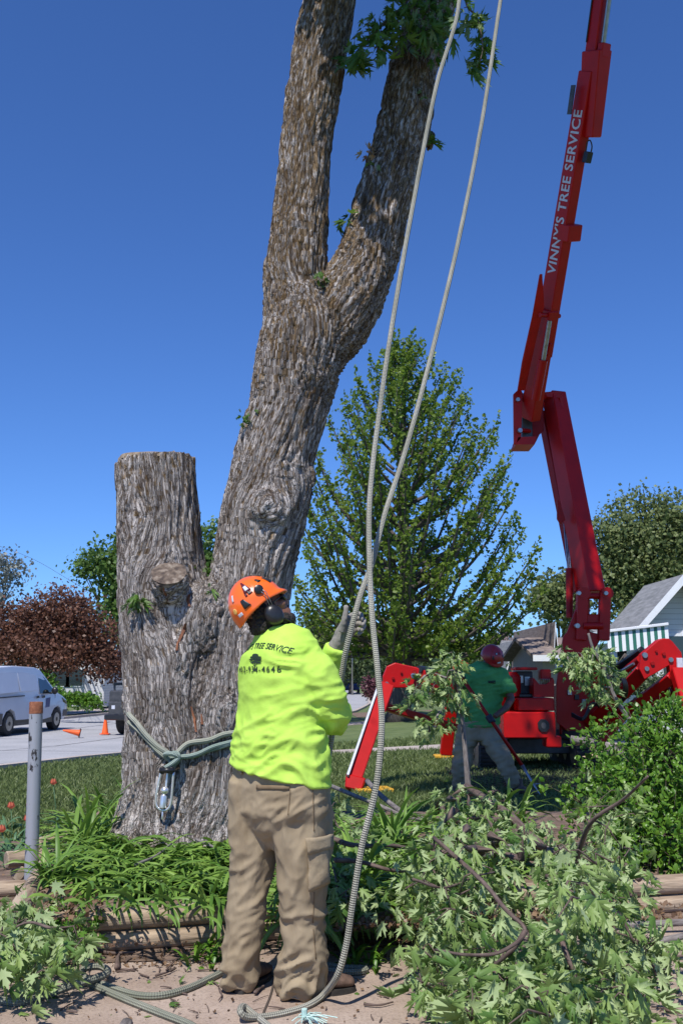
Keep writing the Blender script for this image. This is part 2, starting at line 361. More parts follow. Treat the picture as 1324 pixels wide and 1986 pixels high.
M['timber'] = pmat('weathered_timber', (0.15, 0.10, 0.065), (0.44, 0.34, 0.24), (30, 30, 3), 0.9, 0.9, kind='tc', bscale=(90, 90, 6), bdist=0.006, lo=0.3, hi=0.62)
M['steel'] = pmat('polished_steel', (0.75, 0.75, 0.75), (0.8, 0.78, 0.75), 6, 0.28, metal=0.75)
M['steel_dull'] = pmat('dull_steel', (0.42, 0.43, 0.44), (0.30, 0.30, 0.30), 12, 0.35, metal=0.9)
M['black'] = pmat('black_plastic', (0.012, 0.012, 0.013), (0.02, 0.02, 0.022), 20, 0.35)
M['rubber'] = pmat('rubber', (0.018, 0.018, 0.018), (0.045, 0.042, 0.038), 14, 0.8, 0.3)
M['red'] = pmat('red_paint', (0.50, 0.005, 0.004), (0.36, 0.004, 0.004), 4, 0.4, spec=0.3, lo=0.3, hi=0.8)
M['red_dull'] = pmat('red_paint_darker', (0.34, 0.005, 0.005), (0.26, 0.005, 0.006), 9, 0.5, spec=0.25, lo=0.3, hi=0.8)  # darker, slightly rougher copy of the red paint
M['white_decal'] = pmat('white_decal', (0.62, 0.64, 0.70), (0.5, 0.52, 0.58), 30, 0.5)
M['orange'] = pmat('helmet_orange', (0.92, 0.16, 0.012), (0.85, 0.13, 0.01), 4, 0.25, coat=0.5)
M['helmet_red'] = pmat('helmet_red', (0.36, 0.008, 0.015), (0.28, 0.008, 0.012), 8, 0.35, coat=0.2)
M['hiviz'] = pmat('hi_vis_cloth', (0.43, 0.68, 0.09), (0.49, 0.74, 0.115), (7, 7, 7), 0.85, 0.35, bscale=(34, 34, 34), bdist=0.006, spec=0.2)
M['green_shirt'] = pmat('green_cloth', (0.075, 0.27, 0.085), (0.095, 0.34, 0.11), 9, 0.9, 0.3, bscale=22, bdist=0.01, spec=0.15)
M['khaki'] = pmat('khaki_cloth', (0.26, 0.20, 0.125), (0.35, 0.28, 0.185), (7, 7, 3), 0.9, 0.4, bscale=(60, 60, 22), bdist=0.005, spec=0.15)
M['khaki_dark'] = pmat('khaki_seam', (0.17, 0.12, 0.07), (0.22, 0.16, 0.10), 30, 0.9, spec=0.15)
M['glove'] = pmat('grey_glove', (0.20, 0.185, 0.165), (0.30, 0.28, 0.25), 30, 0.85, 0.4, bdist=0.003)
M['glove_dark'] = pmat('dark_glove', (0.015, 0.018, 0.03), (0.05, 0.05, 0.07), 30, 0.8)
M['boot'] = pmat('boot_leather', (0.07, 0.042, 0.03), (0.17, 0.105, 0.075), 26, 0.65, 0.3)
M['boot_sole'] = pmat('boot_sole', (0.02, 0.018, 0.016), (0.05, 0.045, 0.04), 30, 0.8)
M['skin'] = pmat('skin', (0.20, 0.085, 0.045), (0.27, 0.12, 0.065), 20, 0.5)
M['hair'] = pmat('black_hair', (0.008, 0.007, 0.006), (0.03, 0.022, 0.018), 90, 0.7, 1.0, bdist=0.01)
M['belt'] = pmat('brown_belt', (0.06, 0.03, 0.02), (0.09, 0.05, 0.03), 30, 0.6)
M['ink'] = pmat('print_ink', (0.012, 0.03, 0.015), (0.02, 0.045, 0.02), 30, 0.8)
M['van'] = pmat('van_paint', (0.66, 0.68, 0.74), (0.70, 0.72, 0.77), 2, 0.3, coat=0.4)
M['glass'] = glassmat('dark_glass', (0.02, 0.03, 0.03))
M['house_white'] = pmat('white_siding', (0.62, 0.64, 0.66), (0.70, 0.71, 0.72), 3, 0.7)
M['house_grey'] = pmat('grey_siding', (0.22, 0.25, 0.25), (0.27, 0.30, 0.30), 3, 0.8)
M['house_tan'] = pmat('tan_siding', (0.30, 0.27, 0.23), (0.36, 0.33, 0.28), 3, 0.8)
M['roof_grey'] = pmat('shingles_grey', (0.16, 0.165, 0.17), (0.27, 0.27, 0.28), (6, 2, 14), 0.95, 0.5)
M['roof_brown'] = pmat('shingles_brown', (0.16, 0.125, 0.11), (0.27, 0.22, 0.20), (6, 2, 14), 0.95, 0.5)
M['trim'] = pmat('white_trim', (0.70, 0.71, 0.73), (0.76, 0.77, 0.78), 4, 0.5)
M['awn_green'] = pmat('awning_green', (0.02, 0.12, 0.085), (0.03, 0.15, 0.10), 4, 0.5)
M['cone'] = pmat('cone_orange', (0.90, 0.13, 0.02), (0.82, 0.11, 0.015), 9, 0.5)
M['yellow'] = pmat('yellow_pad', (0.65, 0.36, 0.02), (0.5, 0.27, 0.02), 14, 0.6)
M['blue'] = pmat('blue_paint', (0.02, 0.05, 0.18), (0.03, 0.06, 0.22), 5, 0.35)
M['grey_dark'] = pmat('dark_grey_paint', (0.04, 0.042, 0.045), (0.07, 0.07, 0.075), 9, 0.45)
M['post_grey'] = pmat('grey_post', (0.17, 0.17, 0.17), (0.26, 0.26, 0.26), 14, 0.85, 0.3)
# lamp and light parts in view are unlit in the photograph

# ================================================================== SETTING
def sheet(name, xs, ys, zf, mat, keep=None):
    vs = [(x, y, zf(x, y)) for y in ys for x in xs]; nx = len(xs); fs = []
    for j in range(len(ys)-1):
        for i in range(nx-1):
            if keep is None or keep((xs[i]+xs[i+1])/2, (ys[j]+ys[j+1])/2): fs.append((j*nx+i, j*nx+i+1, (j+1)*nx+i+1, (j+1)*nx+i))
    return tag(raw(name, vs, fs, mat, smooth=True), kind='structure')
def nl(a, b, n): return [a+(b-a)*i/n for i in range(n+1)]
xs = [-900, -300, -120, -60, -30]+nl(-20, 20, 50)+[30, 60, 120, 300, 900]
ys = [-60, -10, 0]+nl(2, 60, 60)+[75, 100, 160, 300, 600, 1200]
sheet('lawn', xs, ys, lambda x, y: drop(x, y), M['lawn'])
def road_left(y):
    """x of the road's near (right hand) edge at depth y"""
    k = [(2, -8.3), (15, -5.3), (30, -2.0), (45, 0.5), (60, 1.6), (80, 2.0), (140, 0), (300, -20)]
    for (a, xa), (b, xb) in zip(k, k[1:]):
        if a <= y <= b: return xa+(xb-xa)*(y-a)/(b-a)
    return k[-1][1]
def concrete(name, a, b, sc=1.2, speck=60, bump=0.3):
    m, N, L = newmat(name); p = N['Principled BSDF']; p.inputs['Roughness'].default_value = 0.92; p.inputs['Specular IOR Level'].default_value = 0.2
    v = coords(N, L, 'obj', (sc,)*3); n = N.new('ShaderNodeTexNoise'); n.inputs['Scale'].default_value = 1; n.inputs['Detail'].default_value = 8; L.new(v, n.inputs[0])
    v2 = coords(N, L, 'obj', (speck,)*3); n2 = N.new('ShaderNodeTexNoise'); n2.inputs['Scale'].default_value = 1; n2.inputs['Detail'].default_value = 6; n2.inputs['Roughness'].default_value = 0.75; L.new(v2, n2.inputs[0])
    r = ramp(N, [(0.3, a), (0.7, b)]); L.new(n.outputs[0], r.inputs[0])
    r2 = ramp(N, [(0.33, (0.6, 0.57, 0.55)), (0.5, (1, 1, 1)), (0.72, (1.12, 1.1, 1.07))]); L.new(n2.outputs[0], r2.inputs[0])
    mx = N.new('ShaderNodeMix'); mx.data_type = 'RGBA'; mx.blend_type = 'MULTIPLY'; mx.inputs[0].default_value = 1; L.new(r.outputs[0], mx.inputs[6]); L.new(r2.outputs[0], mx.inputs[7]); L.new(mx.outputs[2], p.inputs[0])
    bp = N.new('ShaderNodeBump'); bp.inputs['Strength'].default_value = bump; bp.inputs['Distance'].default_value = 0.01; L.new(n2.outputs[0], bp.inputs['Height']); L.new(bp.outputs[0], p.inputs['Normal'])
    return m
M['road'] = concrete('road_concrete', (0.33, 0.335, 0.35), (0.40, 0.40, 0.415), 0.7, 30)
M['sand'] = concrete('sandy_concrete', (0.29, 0.215, 0.165), (0.45, 0.36, 0.295), 2.2, 85, 0.5)
M['walk'] = concrete('sidewalk_concrete', (0.40, 0.34, 0.30), (0.48, 0.42, 0.38), 0.8, 40)
M['joint'] = pmat('joint_tar', (0.08, 0.08, 0.08), (0.12, 0.12, 0.12), 9, 0.9)
def strip(name, pts, mat, z=0.012, zf=None, thick=0.0, kind='structure'):
    """ribbon between left/right point pairs (x0,y0,x1,y1) following the ground"""
    zf = zf or drop; vs, fs = [], []; K = 8
    for (x0, y0, x1, y1) in pts:
        for k in range(K+1):
            t = k/K; x = x0+(x1-x0)*t; y = y0+(y1-y0)*t; vs.append((x, y, zf(x, y)+z))
    for i in range(len(pts)-1):
        for k in range(K):
            a = i*(K+1)+k; fs.append((a, a+1, a+K+2, a+K+1))
    if thick:
        n = len(vs); vs += [(x, y, z-thick) for x, y, z in vs]
        for i in range(len(pts)-1):
            a, b = i*(K+1), (i+1)*(K+1); fs.append((a, b, b+n, a+n)); a += K; b += K; fs.append((a, a+n, b+n, b))
        fs.append(tuple(range(0, K+1))+tuple(n+k for k in range(K, -1, -1)))
    o = raw(name, vs, fs, mat); tag(o, kind=kind); return o
yy = [2, 6, 10, 13, 15, 18, 21, 24, 28, 32, 36, 40, 45, 50, 55, 60, 70, 80, 100, 140, 200, 300]
strip('road', [(road_left(y)-10.2, y, road_left(y), y) for y in yy], M['road'], 0.02)
strip('kerb', [(road_left(y), y, road_left(y)+0.16, y) for y in yy], M['walk'], 0.085, thick=0.12)
strip('far_kerb', [(road_left(y)-10.36, y, road_left(y)-10.2, y) for y in yy], M['walk'], 0.11, thick=0.12)
for k, off in enumerate((3.4, 6.8)):
    strip('road_joint', [(road_left(y)-off-0.02, y, road_left(y)-off+0.02, y) for y in yy], M['joint'], 0.026)
for k in range(12):
    y = 8+k*4.6; strip('road_joint', [(road_left(y)-10.2, y+1.6, road_left(y), y-0.8), (road_left(y)-10.2, y+1.64, road_left(y), y-0.76)], M['joint'], 0.0262)
strip('far_sidewalk', [(road_left(y)-13.6, y, road_left(y)-12.0, y) for y in yy], M['walk'], 0.02)
p0 = G(80, 1392); p1 = G(250, 1374)
strip('driveway', [(road_left(y)-22, y, road_left(y)-10.36, y) for y in (33, 35.5, 38)], M['walk'], 0.03)
strip('footpath', [(-0.6, 19.6, -0.9, 21.0), (2.2, 19.9, 2.0, 21.3), (5, 20.4, 4.8, 21.8), (9, 21.0, 9, 22.4)], M['walk'], 0.012)
strip('far_footpath', [(-0.3, 32.5, -0.6, 34.2), (3, 33, 2.8, 34.8), (8, 33.5, 8, 35.5)], M['walk'], 0.012)
strip('gravel_bed', [(0.6, 38, 0.3, 44), (4, 38.5, 4, 45)], M['soil'], 0.014)
def wob(x, k=1.0, s=0): return (noise.noise(V((x*1.7, s, 0)))*0.5+noise.noise(V((x*6, s+5, 0)))*0.18)*k
PX = nl(-7, 7, 70)
strip('sandy_path', [(x, 0.5, x, bed_front(x)-0.05) for x in PX], M['sand'], 0.006)
strip('bare_soil', [(x, bed_front(x)-0.28-0.22*wob(x), x, bed_front(x)+0.1) for x in nl(-7, 7, 160)], M['soil'], 0.012)
def bare(x): return 8.6+0.9*wob(x, 1, 9)
strip('soil_patch', [(x, bed_front(x)-0.1, x, 8.4+0.25*(x+4)+0.9*wob(x, 1, 9)) for x in nl(-6, -1.2, 60)], M['soil'], 0.013)
M['crackm'] = pmat('crack_line', (0.06, 0.045, 0.035), None, 9, 0.95)
cr = [onz(532, 1690+25, 0), onz(520, 1925, 0), onz(505, 1955, 0), onz(480, 2010, 0)]
strip('path_joint', [(p.x-0.004, p.y, p.x+0.006, p.y+0.002) for p in smoothpts([onz(533, 1900, 0), onz(524, 1935, 0), onz(512, 1965, 0), onz(500, 1999, 0)], 5) and [V(q) for q in smoothpts([onz(533, 1900, 0), onz(524, 1935, 0), onz(512, 1965, 0), onz(500, 1999, 0)], 5)]], M['crackm'], 0.0095)
bv, bf = [], []; BX = nl(-2.5, 6.2, 150); BT = [-0.02, 0.0, 0.03, 0.06]+nl(0.1, 4.6, 70)
for t in BT:
    for x in BX:
        y = bed_front(x)+t; h = bed(x, y); bv.append((x, y, h-0.012+(0.016*noise.noise(V((x*7, y*7, 0))) if h > 0.05 else 0)))
for j in range(len(BT)-1):
    for i in range(len(BX)-1): n_ = len(BX); bf.append((j*n_+i, j*n_+i+1, (j+1)*n_+i+1, (j+1)*n_+i))
tag(raw('planting_bed', bv, bf, M['soil'], smooth=True), kind='structure')

# ================================================================== LEAVES
def tmpl(kind):
    if kind == 'maple':                                  # deeply cut five-lobed leaf, tip at +y
        pts = [(0, 0), (0.07, 0.12), (0.25, 0.02), (0.16, 0.20), (0.40, 0.36), (0.30, 0.40), (0.44, 0.66), (0.20, 0.48), (0.09, 0.44), (0.19, 0.74), (0.09, 0.74), (0, 1.0)]
        left = [(-x, y) for x, y in pts[-2:0:-1]]
        P = [(x*0.88, y, -0.8*abs(x)-0.5*y*y) for x, y in pts+left]; c = (0, 0.34, 0.02)
        V_ = P+[c]; n = len(P); F = [(n, i, (i+1) % n) for i in range(n)]
        return np.array(V_), np.array(F)
    if kind == 'oval':
        P = [(0, 0, 0), (0.26, 0.22, -0.05), (0.32, 0.55, -0.08), (0.15, 0.88, -0.1), (0, 1, -0.14), (-0.15, 0.88, -0.1), (-0.32, 0.55, -0.08), (-0.26, 0.22, -0.05), (0, 0.5, 0.06)]
        return np.array(P), np.array([(8, i, (i+1) % 8) for i in range(8)])
    if kind == 'quad':
        return np.array([(0, 0, 0), (0.42, 0.5, -0.12), (0, 1, -0.05), (-0.42, 0.5, 0.1)]), np.array([(0, 1, 2), (0, 2, 3)])
    if kind == 'star':                                   # small lobed leaf seen from far
        return np.array([(0, 0, 0), (0.5, 0.25, -0.15), (0.28, 0.5, 0), (0.5, 0.8, -0.1), (0, 1, -0.2), (-0.5, 0.8, -0.1), (-0.28, 0.5, 0), (-0.5, 0.25, -0.15)]), \
            np.array([(0, 1, 2), (2, 3, 4), (4, 5, 6), (6, 7, 0), (0, 2, 4), (0, 4, 6)])
TM = {k: tmpl(k) for k in ('maple', 'oval', 'quad', 'star')}
def leaves(name, kind, pos, tip, size, mat, parent=None, nrm=None, jitter=0.5, kindtag=None, origin=None, local=False):
    """pos Nx3; tip Nx3 (direction of the tip) or one vector; size N or scalar"""
    T, F = TM[kind]; pos = np.asarray(pos, float); N = len(pos)
    tip = np.broadcast_to(np.asarray(tip, float), (N, 3))+rng.normal(0, jitter, (N, 3)); tip = tip/np.linalg.norm(tip, axis=1, keepdims=True)
    n = rng.normal(0, 1, (N, 3)) if nrm is None else np.broadcast_to(np.asarray(nrm, float), (N, 3))+rng.normal(0, 0.45, (N, 3))
    n = n-tip*(n*tip).sum(1, keepdims=True); n /= np.linalg.norm(n, axis=1, keepdims=True)+1e-9
    b = np.cross(tip, n); size = np.broadcast_to(np.asarray(size, float), (N,))*rng.uniform(0.55, 1.25, N)
    curl = rng.uniform(0.1, 2.0, (N, 1))
    v = pos[:, None, :]+size[:, None, None]*(T[None, :, 0:1]*b[:, None, :]*rng.uniform(0.75, 1.1, (N, 1, 1))+T[None, :, 1:2]*tip[:, None, :]+(T[None, :, 2]*curl)[:, :, None]*n[:, None, :])
    f = (F[None]+(np.arange(N)*len(T))[:, None, None]).reshape(-1, 3)
    o = raw(name, v.reshape(-1, 3), f, mat, parent, smooth=(kind in ('maple', 'oval')), origin=origin, local=local)
    if kindtag: o['kind'] = kindtag
    return o

# ================================================================== THE MAPLE BEING CUT DOWN
YT = 7.2
def limb(spec, Y0=YT):
    """spec rows (px, py, half width px[, Y]) -> smooth list of (x,y,z,r)"""
    pts = []
    for r in spec:
        Y = r[3] if len(r) > 3 else Y0; p = at(r[0], r[1], Y); pts.append((p.x, p.y, p.z, r[2]*mpp(r[1], Y)))
    return smoothpts(pts, 7)
stump = limb([(301, 893, 75), (302, 905, 76), (304, 940, 77), (307, 1000, 79), (311, 1080, 82), (320, 1180, 90), (334, 1300, 96), (343, 1400, 101), (346, 1500, 107), (345, 1570, 116), (343, 1640, 136), (343, 1700, 160)])
mainl = limb([(575, 570, 64), (590, 640, 84), (580, 700, 85), (555, 800, 77), (530, 900, 78), (524, 950, 82), (512, 1000, 84), (490, 1100, 79), (470, 1200, 84), (450, 1300, 92), (430, 1400, 100), (415, 1500, 108), (408, 1570, 112), (400, 1640, 130), (395, 1700, 150)])
lstem = limb([(670, -330, 42), (655, -130, 47), (638, 0, 50), (621, 100, 53), (604, 200, 52), (592, 300, 50), (585, 400, 52), (575, 500, 59), (573, 580, 62), (575, 660, 66)])
rstem = limb([(1010, -420, 34, 7.9), (930, -240, 40, 7.7), (866, -80, 44, 7.6), (840, 0, 45, 7.55), (810, 100, 45, 7.5), (797, 150, 47, 7.45), (786, 230, 51, 7.4), (768, 300, 52, 7.35), (756, 350, 54, 7.3), (738, 410, 55, 7.25), (722, 470, 57, 7.22), (694, 545, 64, 7.2), (655, 620, 68, 7.2), (620, 680, 60, 7.2), (600, 740, 50, 7.2)])
stub = limb([(327, 1108, 44, 6.60), (328, 1125, 44, 6.68), (330, 1160, 46, 6.85), (333, 1220, 50, 7.1)])
LIMBS = [stump, mainl, lstem, rstem]
mb = MB()
for L_ in LIMBS: mb.tube([p[:3] for p in L_], [p[3] for p in L_], n=28, ref=(0, 1, 0))
def ball(px, py, Y, rpx, sq=(1, 1, 1)):
    r = rpx*mpp(py, Y); mb.ell(at(px, py, Y), (r*sq[0], r*sq[1], r*sq[2]))
sp0, sp1 = V(stub[0][:3]), V(stub[-1][:3])
stubdir = V((0.02, -0.62, 0.60)).normalized(); stubtop = at(328, 1114, 6.82); stubr = 36*mpp(1112, 6.7)
mb.tube([stubtop-stubdir*0.55, stubtop-stubdir*0.3, stubtop-stubdir*0.12, stubtop], [(stubr*1.3, stubr*1.2), (stubr*1.2, stubr*1.1), (stubr*1.08, stubr*1.0), (stubr*1.0, stubr*0.95)], n=24, ref=(1, 0, 0))
ball(312, 1160, 6.95, 30); ball(345, 1165, 6.98, 26); ball(330, 1185, 7.0, 40); ball(583, 925, 7.15, 30, (1, 1, 1.3)); ball(520, 985, 6.98, 46, (1, 1, 1)); ball(440, 1390, 6.95, 40, (1, 1, 1.8)); ball(500, 1250, 7.0, 45, (1, 1, 1.6))
ball(255, 1000, 7.1, 26, (1, 1, 1.4)); ball(350, 1270, 7.0, 46, (1, 1, 1.7)); ball(832, 270, 7.5, 12, (1, 1, 2)); ball(395, 1210, 7.05, 60, (1.1, 1, 1.4)); ball(745, 505, 7.25, 22, (1, 1, 1.5))
for (px, py, dx, dy, ln, rr) in [(275, 1640, -0.5, -0.5, 0.25, 0.10), (320, 1650, -0.2, -0.8, 0.35, 0.12), (370, 1650, 0.1, -0.8, 0.4, 0.13), (430, 1650, 0.4, -0.7, 0.4, 0.13)]:
    a = at(px, py-70, YT); d = V((dx, dy, 0)).normalized()
    mb.tube([a, a+d*ln*0.4+V((0, 0, -0.18)), a+d*ln*0.75+V((0, 0, -0.34)), a+d*ln+V((0, 0, -0.48))], [0.16, rr*1.3, rr, rr*0.5], n=12)
co, no, fs = remesh(mb, 0.0105, 5, 0.5)
# along-the-limb coordinates for the bark
AX = []; 
for L_ in LIMBS:
    A = np.array(L_)
    if A[0, 2] > A[-1, 2]: A = A[::-1]
    s_ = np.concatenate([[0], np.cumsum(np.linalg.norm(np.diff(A[:, :3], axis=0), axis=1))]); AX.append((A, s_+A[0, 2]))
best = np.full(len(co), 1e9); tcv = np.zeros((len(co), 3))
for A, s_ in AX:
    for k in range(len(A)-1):
        a, b = A[k, :3], A[k+1, :3]; ab = b-a; L2 = (ab*ab).sum(); t = np.clip(((co-a)@ab)/L2, 0, 1); q = a+t[:, None]*ab
        r = A[k, 3]*(1-t)+A[k+1, 3]*t; d = np.linalg.norm(co-q, axis=1)/r; m_ = d < best; best[m_] = d[m_]
        tcv[m_, 0] = (co-q)[m_, 0]; tcv[m_, 1] = (co-q)[m_, 1]; tcv[m_, 2] = (s_[k]+t*(s_[k+1]-s_[k]))[m_]
KN = [(at(520, 985, 6.9), 0.20), (at(583, 925, 6.95), 0.16), (at(255, 1000, 6.9), 0.12), (stubtop-stubdir*0.15, 0.24), (at(440, 1390, 6.7), 0.16), (at(640, 800, 6.9), 0.10), (at(490, 1240, 6.8), 0.14), (at(300, 1450, 6.8), 0.12)]
for K_, R0 in KN:
    dv = co-np.array(K_); g_ = np.exp(-(dv[:, 0]**2+dv[:, 1]**2+(dv[:, 2]*0.8)**2)/R0**2); side_ = np.clip(dv[:, 0]/R0, -1.5, 1.5)
    tcv[:, 0] -= dv[:, 0]*g_*0.75; tcv[:, 1] -= dv[:, 1]*g_*0.4; tcv[:, 2] += g_*0.12*side_*np.sign(dv[:, 2]+1e-6)*0.5
wan = np.array([noise.noise(V((p[0]*2.2, p[2]*1.3, 0.5)))+0.5*noise.noise(V((p[0]*6, p[2]*4, 3.5))) for p in co]); tcv[:, 0] += 0.055*wan
disp = np.zeros(len(co))
for i in range(len(co)):
    x, y, s_ = tcv[i]; wv = noise.noise(V((x*6, y*6, s_*2)))*0.05
    p = V(((x+wv)*24, (y+wv)*24, s_*2.0+wv*24)); d1, p1_ = noise.voronoi(p); e = d1[1]-d1[0]
    q = V((x*70, y*70, s_*14)); h = min(e, 0.45)/0.45
    disp[i] = 0.020*(h-0.7)+0.006*noise.noise(q)+0.014*noise.noise(V((x*9, y*9, s_*3.3)))+0.02*(0.25-abs(noise.noise(V((x*15, y*15, s_*1.6)))))
cutm = (no[:, 2] > 0.93) & (co[:, 2] > 2.3) & (co[:, 0] < -0.9)
disp[cutm] *= 0.15
co2 = co+no*disp[:, None]
tree = empty('silver_maple', at(370, 1640, YT), 'huge shaggy-barked maple with one topped limb and two tall forking stems, roped at its base', 'tree')
trunk = raw('trunk', co2, fs, M['bark'], tree, smooth=True, tc=tcv)
TB = bvh_of(co2, fs)
def on_trunk(px, py, off=0.0):
    d = ray(px, py).normalized(); h = TB.ray_cast(CAM, d)
    return (h[0]+h[1]*off, h[1]) if h[0] is not None else (at(px, py, YT), V((0, -1, 0)))
# sawn faces
def disc(name, c, nrm, r, mat, parent, asp=1.0, th=0.012, ref=(1, 0, 0)):
    m_ = MB(); a, b = frame(nrm, ref); nrm = V(nrm).normalized(); n = 40; ring = []; ring2 = []
    for k in range(n):
        t = 2*PI*k/n; rr = r*(1+0.035*noise.noise(V((math.cos(t)*2, math.sin(t)*2, r*9)))*2)
        p = a*math.cos(t)*rr+b*math.sin(t)*rr*asp; ring.append(c-nrm*0.02+p); ring2.append(c+nrm*th+p*0.985)
    m_.add(ring+ring2+[c+nrm*(th+0.004)], [(k, (k+1) % n, n+(k+1) % n, n+k) for k in range(n)]+[(n+k, n+(k+1) % n, 2*n) for k in range(n)])
    o = m_.build(name, mat, parent); return o
def ringmat():
    m, N, L = newmat('sawn_rings'); b = N['Principled BSDF']; b.inputs['Roughness'].default_value = 0.85
    tcn = N.new('ShaderNodeTexCoord'); v = coords(N, L, 'obj', (26, 26, 26)); n = N.new('ShaderNodeTexNoise'); n.inputs['Scale'].default_value = 1; n.inputs['Detail'].default_value = 8; L.new(v, n.inputs[0])
    r = ramp(N, [(0.3, (0.05, 0.035, 0.028)), (0.5, (0.13, 0.095, 0.07)), (0.72, (0.30, 0.25, 0.20))]); L.new(n.outputs[0], r.inputs[0]); L.new(r.outputs[0], b.inputs[0])
    bp = N.new('ShaderNodeBump'); bp.inputs['Strength'].default_value = 0.7; bp.inputs['Distance'].default_value = 0.02; L.new(n.outputs[0], bp.inputs['Height']); L.new(bp.outputs[0], b.inputs['Normal'])
    return m
M['rings'] = ringmat()
disc('sawn_face', stubtop+stubdir*0.0, stubdir, stubr*0.98, M['rings'], tree, 0.95)['label'] = 'weathered brown sawn face of the removed side limb'
tp = V(stump[0][:3]); disc('sawn_face', V((tp.x, tp.y, tp.z-0.005)), (0, 0, 1), stump[0][3]*0.93, M['cutwood'], tree)
# torn reddish bark streaks lying on the bark
def streak(pts, wpx):
    m_ = MB(); P = []
    for i, (px, py) in enumerate(pts):
        w_ = wpx*(0.25+0.75*math.sin(PI*(i+0.5)/len(pts)))
        a, n1 = on_trunk(px-w_/2, py, 0.008); b, n2 = on_trunk(px+w_/2, py, 0.008); c, n3 = on_trunk(px, py, 0.016); P += [a, c, b]
    fs_ = []
    for i in range(len(pts)-1):
        for k in range(2): fs_.append((i*3+k, i*3+k+1, i*3+k+4, i*3+k+3))
    m_.add(P, fs_, [(p.x, p.y, p.z) for p in P]); return m_
for pts, w_ in [([(362, 1208), (358, 1222), (352, 1234), (345, 1248), (343, 1262)], 8), ([(366, 1152), (365, 1165), (367, 1178)], 8), ([(372, 1370), (378, 1395), (382, 1420)], 4), ([(392, 1385), (394, 1405)], 4), ([(318, 1140), (322, 1152), (326, 1164)], 6)]:
    streak(pts, w_).build('torn_bark', M['redwood'], tree)
# sprouts on the bark and the leafy twigs at the top
def sprout(px, py, n, r, size, mat='leaf_top', tip=(0, -0.3, -0.8)):
    p, nn = on_trunk(px, py, 0.03); pos = np.array(p)+rng.normal(0, r, (n, 3)); leaves('leaf_sprout', 'maple', pos, tip, size, M[mat], tree)
for a in [(270, 1150, 10, 0.03, 0.09), (272, 1165, 8, 0.03, 0.08), (402, 1100, 12, 0.035, 0.08), (405, 1140, 4, 0.02, 0.07), (480, 808, 12, 0.03, 0.07), (622, 545, 14, 0.035, 0.07), (676, 430, 8, 0.03, 0.09), (838, 268, 7, 0.03, 0.10), (725, 328, 3, 0.02, 0.06), (815, 185, 4, 0.03, 0.08)]:
    sprout(*a)
leaves('leaf_sprout', 'maple', np.array(at(716, 295, 7.2))+rng.normal(0, 0.035, (9, 3)), (0, 0, -0.8), 0.075, leafmat('dead_sprout', (0.45, 0.22, 0.10), (0.5, 0.42, 0.22)), tree)
def twigs(name, path, rad, ends, n, r, size, Yv, parent, mat='leaf_top', droop=(0, -0.2, -1.0)):
    m_ = MB(); P = [at(a, b, Yv) for a, b in path]; P = [V(p) for p in smoothpts(P, 5)]
    m_.tube(P, [rad*(1-0.7*i/len(P)) for i in range(len(P))], n=6); pos = []
    for (a, b, k) in ends:
        c = at(a, b, Yv+random.uniform(-0.15, 0.15)); q = min(P, key=lambda t: (t-c).length); m_.tube([q, (q+c)/2+V((0, 0, 0.02)), c], rad*0.35, n=5)
        for _ in range(int(n*k)):
            t = random.random(); pos.append(np.array(q.lerp(c, 0.4+0.7*t))+rng.normal(0, r, 3))
    tw = m_.build(name, M['bark_brown'], parent, smooth=True); leaves('foliage', 'maple', pos, droop, size, M[mat], tw); return tw
YY = 7.0
twigs('leafy_twig', [(815, -60), (790, 0), (745, 45), (700, 90), (672, 125)], 0.012, [(760, 20, 1), (712, 45, .8), (700, 100, 1), (675, 120, 1), (690, 118, .8), (740, 70, 1), (748, 100, .9), (735, 40, .8), (775, 45, 1)], 13, 0.05, 0.125, YY, tree)
twigs('leafy_twig', [(850, -60), (835, 0), (820, 40), (805, 70)], 0.010, [(800, 20, 1), (815, 60, 1), (830, 85, 1), (850, 60, 1), (795, 60, 1), (780, 10, 1), (835, 20, 1), (845, 95, .8), (865, 75, .8), (825, 35, 1), (805, 5, 1), (855, 15, .8), (880, 50, .7), (870, 20, .7)], 13, 0.055, 0.12, YY, tree)
twigs('leafy_twig', [(895, -50), (905, 10), (925, 35), (935, 90), (930, 120)], 0.010, [(910, 20, .7), (920, 35, .8), (932, 55, .6), (940, 90, .9), (925, 130, .9), (935, 105, .9), (900, 15, .6)], 11, 0.045, 0.125, 6.7, tree)
# crown above the frame: it throws the shade seen on the right stem and on the second worker
cr = MB(); top = V(rstem[0][:3]); pos = []
def crownblob(c, r, n):
    c = V(c)
    for _ in range(n//14):
        q = c+V(rng.normal(0, r*0.5, 3)); 
        for _ in range(14): pos.append(np.array(q)+rng.normal(0, 0.16, 3))
for (px, py, Yq, t, r, n) in [(815, 60, 7.5, 1.8, 0.34, 1500), (800, 150, 7.45, 1.9, 0.34, 1500), (790, 240, 7.4, 2.0, 0.30, 1300), (790, 320, 7.35, 2.2, 0.22, 500), (775, 450, 7.3, 2.8, 0.12, 150)]:
    c = at(px, py, Yq)+sdir*t; crownblob(c, r, n); cr.tube([top, top.lerp(c, 0.5)+V((0, 0, 0.25)), c], [0.06, 0.04, 0.015], n=7)
for (px, py, Yq, t, r, n) in [(935, 1330, 12.3, 10.2, 0.9, 620), (900, 1430, 12.3, 10.5, 0.9, 620), (985, 1500, 12.8, 10.3, 0.8, 500), (1090, 1400, 15.2, 11.5, 0.8, 900), (1110, 1330, 15.2, 11.3, 0.8, 800)]:
    c = at(px, py, Yq)+sdir*t; crownblob(c, r, n); cr.tube([top, top.lerp(c, 0.5)+V((0, 0, 0.5)), c], [0.06, 0.04, 0.015], n=7)
